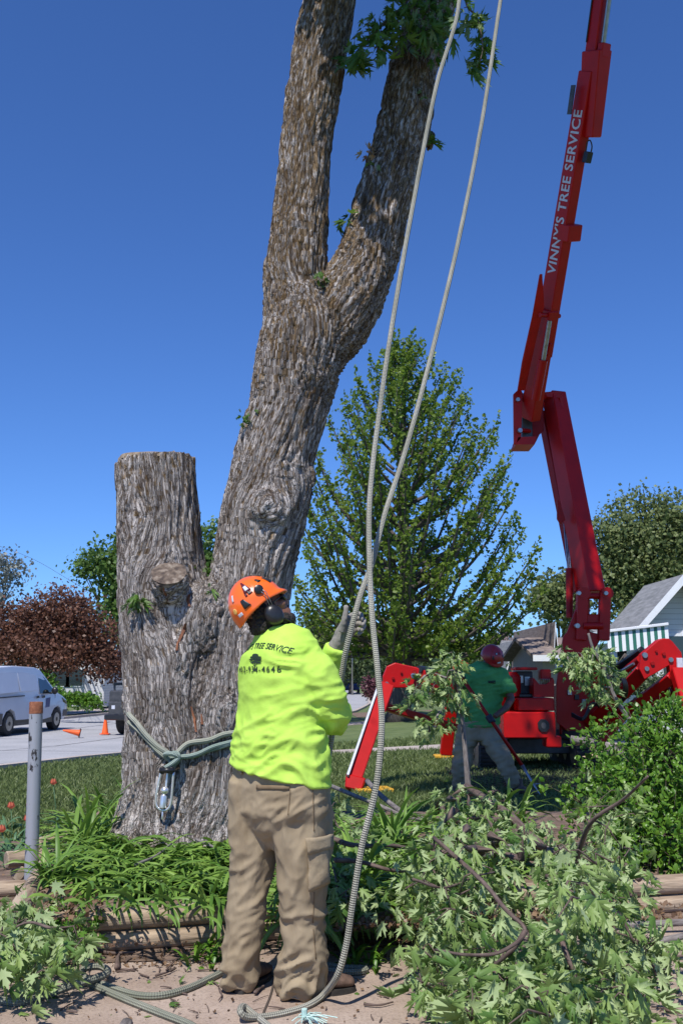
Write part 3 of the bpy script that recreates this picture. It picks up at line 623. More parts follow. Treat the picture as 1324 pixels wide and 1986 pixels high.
for (px, py, Yq, t, r, n) in [(1165, 60, 12.6, 4.0, 0.5, 700), (1140, 190, 13.0, 4.0, 0.5, 800), (1115, 320, 13.5, 4.3, 0.5, 800), (1095, 440, 13.9, 4.6, 0.5, 800), (1072, 560, 14.4, 6.5, 0.5, 800), (1045, 690, 15.0, 8.0, 0.5, 800), (1025, 800, 15.6, 9.0, 0.4, 600), (1105, 920, 15.6, 10.5, 0.42, 600), (1112, 1010, 15.5, 11.0, 0.42, 700), (1140, 1300, 15.1, 10.5, 0.6, 500)]:
    c = at(px, py, Yq)+sdir*t; crownblob(c, r, n); cr.tube([top, top.lerp(c, 0.5)+V((0, 0, 0.6)), c], [0.06, 0.04, 0.015], n=7)
cro = cr.build('upper_limbs', M['bark_far'], tree, smooth=True); leaves('crown', 'star', pos, (0, 0, -0.6), 0.15, M['leaf_top'], tree)

# ================================================================== TIMBERS, POSTS
def timber(p0, p1, r, label, cut=False, group=None):
    n = 14; P = [V(p0).lerp(V(p1), i/n) for i in range(n+1)]
    for i, p in enumerate(P): P[i] = p+V((0, 0, 0.004*noise.noise(V((i*0.9, r*100, p0[0])))))
    m_ = MB(); d = (P[-1]-P[0]).normalized()
    P = [P[0], P[0]+d*0.006]+P[1:-1]+[P[-1]-d*0.006, P[-1]]; N_ = len(P)
    m_.tube(P, [(r*0.9, r*0.85)]+[(r*(1+0.03*noise.noise(V((i*1.7, 3, 0)))), r) for i in range(N_-2)]+[(r*0.9, r*0.85)], n=18)
    o = m_.build('landscape_timber', M['timber'], smooth=False, autosmooth=True, origin=V(p0)); tag(o, label, 'timber', group)
    o.data.materials.append(M['cutwood'])
    for p in o.data.polygons:
        if p.normal.dot(d) > 0.9 or p.normal.dot(d) < -0.9: p.material_index = 1
    return o
def bfp(x, off, z): return V((x, bed_front(x)+off, z))
timber(bfp(-1.52, -0.055, 0.055), bfp(0.55, -0.055, 0.055), 0.053, 'lower weathered round timber edging the bed left of the first worker')
timber(bfp(-1.60, -0.045, 0.158), bfp(0.45, -0.045, 0.158), 0.055, 'upper weathered round timber edging the bed left of the first worker')
timber(bfp(0.62, -0.055, 0.055), bfp(3.6, -0.05, 0.055), 0.055, 'lower weathered round timber behind the fallen leafy boughs at right')
timber(bfp(0.55, -0.045, 0.16), bfp(3.6, -0.04, 0.16), 0.057, 'upper weathered round timber behind the fallen leafy boughs at right')
a = onz(85, 1755, 0.16); b = onz(135, 1640, 0.2)
timber(V((-1.66, 5.35, 0.17)), V((-1.93, 7.0, 0.2)), 0.056, 'weathered timber running back from the bed corner, right of the painted pole')
timber(onz(12, 1668, 0.17), onz(134, 1655, 0.17), 0.055, 'short pale timber standing out left of the painted pole, upper one')
timber(onz(35, 1693, 0.085)+V((0.0, 0, 0)), onz(38, 1640, 0.085)+V((0.25, 0.9, 0)), 0.05, 'timber showing its round sawn end left of the painted pole')
timber(onz(-60, 1728, 0.055), onz(50, 1722, 0.055), 0.05, 'lowest timber lying at the left edge beside the painted pole')
timber(onz(70, 1640, 0.20), onz(190, 1610, 0.22), 0.05, 'pale timber half hidden in leaves behind the painted pole')
# square post stub
pc = onz(78, 1712, 0.0); m_ = MB(); pp = onz(78, 1714, 0.0)
m_.beam(pp+V((0.03, 0.1, 0)), pp+V((0.03, 0.1, 0.17)), 0.085, 0.085, bev=0.005)
tag(m_.build('post_stub', M['post_grey'], origin=pp+V((0.03, 0.1, 0))), 'short square grey post stub right behind the foot of the painted pole', 'post')
# painted steel pole
def polemat():
    m, N, L = newmat('peeling_paint'); b = N['Principled BSDF']; v = coords(N, L, 'obj', (14, 14, 6)); n = N.new('ShaderNodeTexNoise'); n.inputs['Scale'].default_value = 1; n.inputs['Detail'].default_value = 7; n.inputs['Roughness'].default_value = 0.65; L.new(v, n.inputs[0])
    r = ramp(N, [(0.60, (0, 0, 0)), (0.615, (1, 1, 1))]); L.new(n.outputs[0], r.inputs[0])
    mx = N.new('ShaderNodeMix'); mx.data_type = 'RGBA'; L.new(r.outputs[0], mx.inputs[0]); mx.inputs[6].default_value = (0.36, 0.37, 0.40, 1); mx.inputs[7].default_value = (0.04, 0.035, 0.035, 1); L.new(mx.outputs[2], b.inputs[0]); b.inputs['Roughness'].default_value = 0.45; b.inputs['Metallic'].default_value = 0.25
    bp = N.new('ShaderNodeBump'); bp.inputs['Strength'].default_value = 0.3; bp.inputs['Distance'].default_value = 0.003; bp.invert = True; L.new(r.outputs[0], bp.inputs['Height']); L.new(bp.outputs[0], b.inputs['Normal']); return m
pb = onz(60, 1733, 0.0); ptop = at(71, 1361, pb.y); pr = 12.8*mpp(1550, pb.y); pz = at(71, 1384, pb.y).z
pole = empty('steel_pole', pb, 'grey painted steel pole with peeling paint and a rusty top, standing left of the maple', 'pole')
ax = V((ptop.x-pb.x, 0, ptop.z)); 
m_ = MB(); m_.tube([pb-V((0, 0, 0.05)), pb+ax*0.5, pb+ax*(pz/ptop.z)], pr, n=24); m_.build('shaft', polemat(), pole, autosmooth=True)
m_ = MB(); q0 = pb+ax*(pz/ptop.z); q1 = pb+ax; m_.tube([q0+V((0, 0, 0.001)), q1-V((0, 0, 0.006)), q1], [pr*1.03, pr*1.03, pr*0.95], n=24)
m_.build('rusty_cap', pmat('rust', (0.16, 0.05, 0.025), (0.30, 0.12, 0.06), 40, 0.9, 0.5), pole, autosmooth=True)

# ================================================================== STRAP-LEAVED PLANTS
def blades(n, seed, L0=0.3, L1=0.5, wid=0.022, spread=1.0, lean=None, upright=0.5, segs=6, elmax=1.35):
    r = random.Random(seed); vs, fs = [], []
    for _ in range(n):
        az = r.uniform(0, 2*PI) if lean is None else lean+r.gauss(0, 0.9); L_ = r.uniform(L0, L1); w_ = wid*r.uniform(0.7, 1.25)
        el = r.uniform(upright, elmax); base = V((r.gauss(0, 0.035*spread), r.gauss(0, 0.035*spread), -0.02)); p = base.copy(); d = V((math.cos(az)*math.cos(el), math.sin(az)*math.cos(el), math.sin(el)))
        bend = r.uniform(1.0, 2.6)/segs; side0 = V((-math.sin(az), math.cos(az), 0)); tw = r.gauss(0, 0.35); b0 = len(vs)
        for i in range(segs+1):
            t = i/segs; ww = w_*(0.55+0.9*t)*(1-t**3) if t < 1 else 0.0008; ww = max(ww, 0.0008)
            side = (Matrix.Rotation(tw*t*2, 3, d) @ side0); nrm = side.cross(d)
            vs += [p-side*ww+nrm*ww*0.35, p, p+side*ww+nrm*ww*0.35]
            p = p+d*(L_/segs); el -= bend*(0.5+t); az += tw*0.05; d = V((math.cos(az)*math.cos(el), math.sin(az)*math.cos(el), math.sin(el)))
            if p.z < -0.10: d.z = max(d.z, -0.2)
        for i in range(segs):
            a = b0+i*3; fs += [(a, a+1, a+4, a+3), (a+1, a+2, a+5, a+4)]
    return np.array([tuple(v) for v in vs]), fs
def mass(name, pts, label, cat, mat, **kw):
    V_, F_ = [], []; off = 0
    for i, (p, lean) in enumerate(pts):
        v, f = blades(kw.get('n', 10), 1000+i*7+len(name), kw.get('L0', 0.26), kw.get('L1', 0.5), kw.get('wid', 0.0115), lean=lean, upright=kw.get('up', 0.25), elmax=0.85)
        V_.append(v+np.array(p)); F_ += [tuple(k+off for k in q) for q in f]; off += len(v)
    o = raw(name, np.concatenate(V_), F_, mat, smooth=True); tag(o, label, cat, kind='stuff'); return o
def fill(poly_px, n, seed):
    """points on the ground inside a photo polygon"""
    r = random.Random(seed); xs_ = [p[0] for p in poly_px]; ys_ = [p[1] for p in poly_px]; out = []
    while len(out) < n:
        x, y = r.uniform(min(xs_), max(xs_)), r.uniform(min(ys_), max(ys_)); c = False; j = len(poly_px)-1
        for i in range(len(poly_px)):
            (xi, yi), (xj, yj) = poly_px[i], poly_px[j]
            if (yi > y) != (yj > y) and x < (xj-xi)*(y-yi)/(yj-yi)+xi: c = not c
            j = i
        if c: out.append(G(x, y))
    return out
left_poly = [(120, 1620), (200, 1590), (250, 1620), (300, 1670), (445, 1640), (470, 1700), (470, 1732), (200, 1732), (140, 1715), (150, 1680)]
mass('strap_leaf_plants', [(p, -PI/2+random.gauss(0, 1.2)) for p in fill(left_poly, 230, 3)], 'matted green strap leaves covering the raised bed in front of the maple', 'plants', M['leaf_lily'], n=10, L0=0.22, L1=0.44, wid=0.0135, up=0.02)
right_poly = [(560, 1600), (700, 1575), (830, 1600), (1010, 1600), (1000, 1700), (800, 1740), (560, 1790)]
mass('strap_leaf_plants', [(p, -PI/2+random.gauss(0, 1.2)) for p in fill(right_poly, 200, 5)], 'matted green strap leaves covering the bed right of the first worker', 'plants', M['leaf_lily'], n=10, L0=0.22, L1=0.44, wid=0.0135, up=0.05)
pv, pf = zip(*[blades(26, 50+i, 0.34, 0.58, 0.014, 1.2, None, 0.7) for i in range(3)])
def clump(px, py, k, label, rz=0.0, sc=1.0, z=None, mat='leaf_lily'):
    p = G(px, py) if z is None else onz(px, py, z)
    o = raw('strap_leaf_plant', pv[k]*sc, pf[k], M[mat], smooth=True); o.location = p; o.rotation_euler.z = rz; return tag(o, label, 'plant')
clump(222, 1620, 0, 'tall strap-leaved clump at the left foot of the maple trunk', 0.3, 1.1)
clump(262, 1560, 1, 'upright strap-leaved clump poking up behind the left side of the maple trunk', 1.0, 0.95)
clump(165, 1640, 2, 'strap-leaved clump just right of the painted pole, in front of the soil', 2.0, 1.1)
clump(100, 1712, 0, 'narrow strap-leaved clump growing beside the square post stub', 4.0, 0.85)
clump(990, 1610, 1, 'fan-shaped strap-leaved clump between the second worker and the fallen boughs', 0.0, 1.05)
clump(760, 1650, 2, 'strap-leaved clump just right of the hanging rope in the bed', 1.0, 1.1)
clump(690, 1730, 0, 'strap-leaved clump beside the knee of the first worker, under the rope', 5.0, 1.15)
v, f = blades(14, 99, 0.2, 0.40, 0.0125, 4.0, -PI/2, 0.1)
for (px, py, lab, rz) in [(300, 1772, 'strap leaves flopping over the timbers in the middle of the left bed', 0.1), (375, 1770, 'strap leaves flopping over the timbers close to the first worker', -0.1), (235, 1765, 'strap leaves flopping over the timbers near the bed corner', 0.0)]:
    o = raw('strap_leaf_plant', v, f, M['leaf_lily'], smooth=True); p = G(px, py); o.location = p+V((0, 0.02, 0.03)); o.rotation_euler.z = rz; tag(o, lab, 'plant')
v2, f2 = blades(30, 77, 0.1, 0.2, 0.012, 1.6, None, 0.1)
for (px, py, lab) in [(420, 1838, 'small low leafy weed on the soil beside the left boot'), (395, 1862, 'small low leafy weed on the soil nearest the rope curve'), (705, 1868, 'small pale weed on the path right of the hanging rope')]:
    o = raw('weed', v2, f2, M['leaf_shrub'], smooth=True); o.location = onz(px, py, 0.015); tag(o, lab, 'weed')
# tulips
def tulip(px, py, H, label, rz):
    p = G(px, py); root = empty('tulip', p, label, 'flower', 'red tulips by the painted pole')
    vv, ff = blades(5, int(px*7+py), 0.14, 0.26, 0.018, 0.5, None, 0.8); raw('leaf', vv, ff, M['leaf_tulip'], root, smooth=True, local=True)
    m_ = MB(); h = V((math.cos(rz)*0.07, math.sin(rz)*0.05, H)); m_.tube([V((0, 0, -0.02)), h*0.5+V((0.01, 0, 0)), h], 0.004, n=6); raw('stalk', m_.v, m_.f, M['leaf_tulip'], root, smooth=True, local=True)
    m_ = MB()
    for k in range(6):
        a = k*PI/3; d = V((math.cos(a), math.sin(a), 0)); s_ = V((-math.sin(a), math.cos(a), 0)); r0 = 0.006 if k % 2 else 0.002
        m_.add([h+d*r0, h+d*(r0+0.022)+s_*0.017+V((0, 0, 0.018)), h+d*(r0+0.027)+V((0, 0, 0.028)), h+d*(r0+0.022)-s_*0.017+V((0, 0, 0.018)), h+d*(r0+0.014)+V((0, 0, 0.062))], [(0, 1, 2), (0, 2, 3), (1, 4, 2), (2, 4, 3)])
    raw('blossom', m_.v, m_.f, M['petal_red'], root, smooth=True, local=True)
for a in [(22, 1632, 0.26, 'red tulip highest of the bunch left of the painted pole', 2.0), (44, 1622, 0.24, 'red tulip closest to the left side of the painted pole', 1.0), (18, 1668, 0.2, 'pinkish red tulip lowest of the bunch at the left edge', 3.0), (108, 1600, 0.36, 'single coral tulip on a tall stalk right of the painted pole', 2.3), (34, 1650, 0.22, 'half hidden red tulip in the middle of the bunch left of the painted pole', 0.4)]:
    tulip(*a)
vv, ff = [], []; off = 0
for i, p in enumerate(fill([(0, 1600), (70, 1590), (140, 1620), (120, 1680), (0, 1690)], 22, 8)):
    a, b = blades(6, 300+i, 0.12, 0.24, 0.02, 0.8, None, 0.6); vv.append(a+np.array(p)); ff += [tuple(k+off for k in q) for q in b]; off += len(a)
tag(raw('tulip_leaves', np.concatenate(vv), ff, M['leaf_tulip'], smooth=True), 'blue-green leaves of bulbs around the foot of the painted pole', 'plants', kind='stuff')

# grass blades on the lawn
def grassfield(name, n, region, h, seed, zoff=0.0, wid=0.0035):
    r = np.random.default_rng(seed); (x0, x1, y0, y1) = region; vs = []; k = 0
    y = y0*(y1/y0)**r.random(n*2); x = r.uniform(-1, 1, n*2)*(y*0.36); m = (x > x0) & (x < x1)
    x, y = x[m][:n], y[m][:n]
    ok = np.array([(bed(a, b) < 0.1) and not (19.6+0.09*a < b < 21.2+0.09*a and a > -1) and (a > road_left(b)+0.2) and not (a < 0 and b < 8.6+0.25*(a+4)) for a, b in zip(x, y)]); x, y = x[ok], y[ok]
    z = np.array([gh(a, b) for a, b in zip(x, y)]); N_ = len(x); hh = h*r.uniform(0.5, 1.3, N_)*(0.75+0.035*y); az = r.uniform(0, 2*PI, N_); w_ = wid*(0.7+y*0.12)
    lx, ly = r.normal(0, 0.45, N_)*hh, r.normal(0, 0.45, N_)*hh
    a = np.stack([x-np.cos(az)*w_, y-np.sin(az)*w_, z], 1); b = np.stack([x+np.cos(az)*w_, y+np.sin(az)*w_, z], 1)
    c = np.stack([x+lx*0.4+np.cos(az)*w_*0.7, y+ly*0.4+np.sin(az)*w_*0.7, z+hh*0.6], 1); d = np.stack([x+lx, y+ly, z+hh], 1)
    v = np.stack([a, b, c, d], 1).reshape(-1, 3); f = (np.array([(0, 1, 2), (0, 2, 3)])[None]+(np.arange(N_)*4)[:, None, None]).reshape(-1, 3)
    return tag(raw(name, v, f, M['grass']), 'mown green lawn grass around the maple bed', 'grass', kind='stuff')
grassfield('grass', 150000, (-8, 7, 7.5, 24), 0.055, 11)

# mulch and litter
def litter(name, poly, n, size, mat, label, seed, cat='litter'):
    P = np.array([tuple(p) for p in fill(poly, n, seed)]); P[:, 2] += 0.012
    return tag(leaves(name, 'quad', P, (0.3, 0.3, 0.05), size, mat, nrm=(0, 0, 1), jitter=0.6), label, cat, kind='stuff')
litter('bark_mulch', [(640, 1800), (820, 1760), (1330, 1760), (1330, 1785), (820, 1830), (640, 1860)], 2600, 0.03, M['leaf_dry'], 'brown bark mulch at the foot of the timbers', 21)
litter('bark_mulch', [(0, 1640), (200, 1640), (200, 1790), (0, 1800)], 700, 0.03, M['leaf_dry'], 'brown leaf litter around the foot of the painted pole', 22)
litter('soil_litter', [(170, 1830), (450, 1830), (450, 1880), (130, 1880)], 500, 0.02, M['leaf_dry'], 'small chips and bits of bark on the soil below the timbers', 23)
litter('wood_chips', [(0, 1860), (1324, 1830), (1324, 1986), (0, 1986)], 260, 0.018, M['leaf_dry'], 'scattered wood chips and dry leaf bits on the sandy path', 24)
P = np.array([tuple(p) for p in fill([(200, 1870), (760, 1850), (800, 1980), (0, 1980)], 40, 25)]); P[:, 2] += 0.012
tag(leaves('fallen_leaves', 'maple', P, (0.3, 0.3, 0.1), 0.05, M['leaf_fg'], nrm=(0, 0, 1), jitter=0.6), 'torn green maple leaf bits scattered over the sandy path', 'leaves', kind='stuff')
def stick(pts, r, label, mat='bark_brown', z=0.012, group=None, hs=None):
    P = [G(a, b)+V((0, 0, z+r+(hs[i] if hs else 0))) for i, (a, b) in enumerate(pts)]; P = [V(p) for p in smoothpts(P, 5)]
    m_ = MB(); m_.tube(P, [r*(1-0.55*i/len(P)) for i in range(len(P))], n=7)
    return tag(m_.build('stick', M[mat], smooth=True, origin=P[0]), label, 'stick', group)
for i, (pts, r, lab) in enumerate([
    ([(170, 1848), (215, 1858), (262, 1856)], 0.011, 'grey stick lying on the soil just below the left timbers'),
    ([(227, 1888), (228, 1870), (231, 1862)], 0.014, 'thick short grey stick end beside the rope knot'),
    ([(302, 1900), (325, 1893), (342, 1885)], 0.006, 'thin dark twig on the path between the rope curve and the soil'),
    ([(322, 1888), (340, 1870), (350, 1863)], 0.004, 'thinnest bent twig on the soil right of the rope knot'),
    ([(130, 1970), (150, 1972)], 0.007, 'short brown twig lying on the path below the left rope'),
    ([(702, 1848), (735, 1843), (762, 1838)], 0.008, 'brown twig lying on the mulch right of the hanging rope'),
    ([(705, 1956), (735, 1958), (762, 1952)], 0.006, 'dark twig on the path right of the right boot'),
    ([(495, 1935), (505, 1925), (512, 1922)], 0.009, 'short brown bark piece on the path between the two boots'),
    ([(425, 1925), (430, 1938), (424, 1948)], 0.005, 'curled twig on the path left of the left boot'),
    ([(1290, 1968), (1324, 1975)], 0.007, 'grey twig on the path at the lower right corner')]):
    stick(pts, r, lab)
for i, (pts, r, lab) in enumerate([
    ([(262, 1712), (300, 1695), (332, 1668)], 0.010, 'grey fallen stick lying across the strap leaves in the left bed'),
    ([(380, 1660), (405, 1672), (418, 1678)], 0.012, 'short thick grey stick in the strap leaves near the first worker'),
    ([(330, 1640), (370, 1625), (420, 1598)], 0.013, 'pale grey stick leaning on the base of the maple trunk')]):
    stick(pts, r, lab, 'bark_grey', 0.09)
m_ = MB(); e0 = onz(243, 1992, 0.03); m_.tube([e0+V((0, -0.12, 0)), e0, e0+V((0, 0.03, 0))], 0.026, n=10); tag(m_.build('stick', M['bark_grey'], smooth=True, origin=e0), 'stub end of a thick grey stick at the lower picture edge', 'stick')

# ================================================================== ROPES AND RIGGING
def rope(name, pts, r, label, mat='rope', cat='rope', n=12, sub=8, parent=None):
    P = [V(p) for p in smoothpts(pts, sub)]; m_ = MB(); m_.tube(P, r, n=n)
    o = m_.build(name, M[mat], parent, smooth=True, origin=None if parent else P[0])
    return tag(o, label, cat) if parent is None else o
A_ = [(870, -160, 6.3), (890, 0, 6.0), (845, 170, 5.85), (800, 400, 5.6), (765, 600, 5.35), (738, 780, 5.15), (718, 950, 4.95), (716, 1080, 4.78), (722, 1200, 4.62), (733, 1310, 4.52), (740, 1400, 4.45), (730, 1520, 4.4), (702, 1640, 4.4), (684, 1750, 4.4), (672, 1830, 4.41), (655, 1890, 4.42)]
ap = [at(*p) for p in A_]+[onz(628, 1928, 0.035), onz(598, 1950, 0.018), onz(555, 1964, 0.016), onz(512, 1972, 0.016), onz(478, 1972, 0.03), onz(466, 1962, 0.05), onz(472, 1952, 0.035), onz(490, 1966, 0.016), onz(520, 1990, 0.016), onz(540, 2010, 0.016)]
rope('hanging_rope', ap, 0.0138, 'thick braided rope hanging past the raised glove down to the right boot')
B_ = [(996, -160, 6.9), (970, 0, 6.6), (935, 230, 6.25), (890, 460, 5.95), (838, 680, 5.6), (790, 860, 5.35), (745, 1000, 5.1), (722, 1090, 4.97), (700, 1150, 4.86), (686, 1200, 4.80), (672, 1255, 4.80), (664, 1300, 4.84), (656, 1350, 4.88), (648, 1400, 4.86), (638, 1460, 4.86), (632, 1510, 4.88), (618, 1620, 4.9), (600, 1750, 4.92)]
bp_ = [at(*p) for p in B_]+[onz(590, 1862, 0.03), onz(560, 1878, 0.016), onz(530, 1880, 0.016), onz(520, 1872, 0.016)]
rope('hand_rope', bp_, 0.0138, 'thick braided rope running from the sky into the hands of the first worker')
gr = [(-25, 1934), (35, 1944), (87, 1931), (139, 1912), (188, 1897), (210, 1885), (196, 1875), (168, 1877), (160, 1890), (181, 1904), (215, 1915), (264, 1930), (313, 1931), (365, 1917), (417, 1893), (450, 1878), (520, 1886), (600, 1882), (668, 1886), (702, 1884), (706, 1879), (668, 1877), (630, 1872)]
rope('ground_rope', [onz(a, b, 0.02 + (0.03 if 5 <= i <= 7 or i in (3, 4) else 0)) for i, (a, b) in enumerate(gr)], 0.0160, 'dirty braided rope looped into a knot and curving across the path to the boots', 'rope_ground')
rope('ground_rope', [onz(a, b, 0.018) for a, b in [(122, 1886), (149, 1897), (181, 1911), (243, 1938), (313, 1966), (368, 1988), (400, 2010)]], 0.0160, 'straight dirty braided rope running from the knot to the lower picture edge', 'rope_ground')
m_ = MB(); kc = onz(590, 1972, 0.03)
for i in range(26):
    d = V((random.gauss(0.03, 0.05), random.gauss(-0.03, 0.04), random.uniform(-0.02, 0.01))); m_.tube([kc, kc+d*0.6+V((0, 0, 0.008)), kc+d], 0.0022, n=4)
m_.tube([kc+V((0, 0, 0.03)), kc+V((0, 0, -0.01))], 0.012, n=8)
tag(m_.build('rope_whipping', pmat('mint_thread', (0.35, 0.55, 0.50), (0.55, 0.70, 0.66), 60, 0.9), origin=kc), 'frayed mint green cord end tied on the rope near the right boot', 'cord')
# sling round the trunk
def tr(px, py, off): return on_trunk(px, py, off)[0]
sl_root = empty('rope_sling', tr(328, 1470, 0.03), 'pale green rope sling cinched round the base of the maple trunk', 'sling')
rs = 0.0180
def wrap(pts, off=0.02): return [tr(a, b, off) for a, b in pts]
w1 = [V((-1.60, 7.45, tr(250, 1385, 0).z+0.04))]+wrap([(252, 1387), (266, 1403), (286, 1425), (306, 1446), (322, 1460), (332, 1470)], 0.022)
rope('strand', w1, rs, None, 'rope_sling', parent=sl_root)
rope('strand', wrap([(252, 1400), (268, 1418), (290, 1440), (312, 1460), (326, 1474)], 0.018), rs*0.8, None, 'rope_sling', parent=sl_root)
rope('strand', wrap([(330, 1472), (345, 1457), (372, 1443), (405, 1433), (440, 1424), (470, 1418), (500, 1412)], 0.024), rs, None, 'rope_sling', parent=sl_root)
rope('strand', wrap([(330, 1478), (350, 1470), (380, 1464), (410, 1455), (440, 1444), (470, 1432), (500, 1425)], 0.022), rs*0.85, None, 'rope_mint', parent=sl_root)
rope('strand', wrap([(328, 1468), (350, 1466), (372, 1466), (390, 1462), (420, 1446), (450, 1436)], 0.035), rs*0.85, None, 'rope_mint', parent=sl_root)
c0 = tr(328, 1474, 0.05)
kp = [c0+V((0.045*math.sin(t*1.3)-0.0, -0.035+0.03*math.cos(t*1.3), 0.05*math.cos(t*0.83))) for t in [k*0.55 for k in range(18)]]
rope('knot', kp, rs*0.85, None, 'rope_mint', parent=sl_root, sub=4)
rope('strand', [c0+V((-0.01, -0.02, 0.0)), c0+V((0, -0.03, -0.06)), c0+V((-0.006, -0.03, -0.11))], rs*0.9, None, 'rope_mint', parent=sl_root)
# steel rigging ring hanging from it
Yc = tr(320, 1540, 0).y-0.085
def cp(px, py, dy=0): return at(px, py, Yc+dy)
clev = empty('rigging_shackle', cp(322, 1500), 'shiny steel rigging shackle hanging from the rope sling on the trunk', 'shackle')
m_ = MB(); m_.tube([V(p) for p in smoothpts([cp(313, 1497), cp(308, 1520), cp(303, 1548), cp(304, 1563), cp(313, 1571), cp(324, 1570), cp(331, 1560), cp(334, 1535), cp(337, 1497)], 6)], 0.0085, n=12); m_.build('bow', M['steel'], clev, smooth=True)
m_ = MB(); m_.tube([cp(325, 1500, 0.02), cp(322, 1530, 0.01)], 0.008, n=10); m_.tube([cp(320, 1541, -0.002), cp(318, 1544, -0.002), cp(316, 1566, -0.002)], [0.016, 0.022, 0.022], n=20); m_.build('spool', M['steel'], clev, smooth=False, autosmooth=True)
m_ = MB(); m_.ell(cp(320, 1533, -0.004), 0.0265); m_.build('ball', M['steel'], clev, smooth=True)
m_ = MB(); m_.tube([cp(316, 1566, 0.0), cp(315, 1588, 0.0), cp(314.5, 1590, 0)], [0.006, 0.006, 0.004], n=10); m_.build('pin', M['steel'], clev, smooth=True)
m_ = MB(); m_.ell(cp(315, 1494), (0.022, 0.022, 0.026)); m_.ell(cp(333, 1494), (0.022, 0.022, 0.026)); m_.tube([cp(312, 1494, -0.01), cp(336, 1494, -0.01)], 0.018); m_.build('sleeve', M['black'], clev, smooth=True)

# ================================================================== PEOPLE
def textmesh(s, size, font_bold=0.0, align='CENTER', spacing=1.0):
    cu = bpy.data.curves.new('t', 'FONT'); cu.body = s; cu.size = size; cu.align_x = align; cu.offset = font_bold; cu.space_character = spacing; cu.resolution_u = 3
    o = bpy.data.objects.new('t', cu); col.objects.link(o); bpy.context.view_layer.update()
    dg = bpy.context.evaluated_depsgraph_get(); me = o.evaluated_get(dg).to_mesh(); v = [tuple(p.co) for p in me.vertices]; f = [tuple(p.vertices) for p in me.polygons]
    o.evaluated_get(dg).to_mesh_clear(); bpy.data.objects.remove(o); return v, f
def rows(spec, Y, asp, alpha, dY=0):
    """spec rows (left px, right px, py[, Y]) -> pts, radii for an ellipse seen under yaw alpha"""
    P, Rr = [], []
    for r in spec:
        y = r[3] if len(r) > 3 else Y; c = at((r[0]+r[1])/2, r[2], y); hw = (r[1]-r[0])/2*mpp(r[2], y)
        k = 1/math.sqrt(math.cos(alpha)**2+(asp*math.sin(alpha))**2); P.append(c); Rr.append((hw*k, hw*k*asp))
    return P, Rr
def closed(P, Rr):
    """taper both ends a little for round caps"""
    d0 = (P[0]-P[1]).normalized(); d1 = (P[-1]-P[-2]).normalized(); s0, s1 = min(Rr[0]), min(Rr[-1])
    return [P[0]+d0*s0*0.12]+P+[P[-1]+d1*s1*0.12], [(Rr[0][0]*0.8, Rr[0][1]*0.8)]+Rr+[(Rr[-1][0]*0.8, Rr[-1][1]*0.8)]
def folds(co, no, amp, f=1.0, seed=0, dirv=(0.5, 0.2, 1.6), mask=None):
    out = co.copy()
    for i in range(len(co)):
        x, y, z = co[i]; a = amp if mask is None else amp*mask(x, y, z)
        q = V(((x*3.2+z*2.4*dirv[0])*f, y*3.2*f+seed, (z*7*dirv[2]-x*4*dirv[0])*f)); wv = noise.noise(q*0.6)*1.2
        h = 1-abs(noise.noise(q+V((wv, wv, wv))))*2.4; h2 = 1-abs(noise.noise(q*2.1+V((3, seed, wv))))*2.2
        out[i] += no[i]*a*(max(h, -0.2)*0.75+max(h2, -0.2)*0.35-0.35)
    return out
def hand(pieces, wrist, palm_end, across, fingers, thumb, w=0.042, th=0.016, fr=0.0095):
    """pieces MB; palm from wrist to palm_end, across = unit vector over the knuckles; fingers: four lists of points; thumb: list"""
    wrist, palm_end = V(wrist), V(palm_end); ax = (palm_end-wrist)
    pieces.tube([wrist-ax*0.15, wrist, wrist+ax*0.35, wrist+ax*0.8, palm_end, palm_end+ax*0.06], [(w*0.7, th*1.1), (w*0.72, th*1.25), (w*0.95, th*1.3), (w*1.05, th*1.15), (w*0.98, th), (w*0.7, th*0.6)], n=14, ref=across)
    for F in fingers:
        F = [V(p) for p in F]; P = [V(p) for p in smoothpts(F, 3)]; N_ = len(P); pieces.tube(P+[P[-1]+(P[-1]-P[-2]).normalized()*fr*0.6], [fr*(1.08-0.22*i/N_) for i in range(N_)]+[fr*0.5], n=10)
    T = [V(p) for p in smoothpts([V(p) for p in thumb], 3)]; N_ = len(T); pieces.tube(T+[T[-1]+(T[-1]-T[-2]).normalized()*fr*0.6], [fr*(1.4-0.3*i/N_) for i in range(N_)]+[fr*0.6], n=10)
def mesh_part(name, mb, voxel, mat, parent, sm=5, amp=0, **kw):
    co, no, fs = remesh(mb, voxel, sm, 0.5)
    if amp: co = folds(co, no, amp, **kw)
    return raw(name, co, fs, mat, parent, smooth=True), co, fs
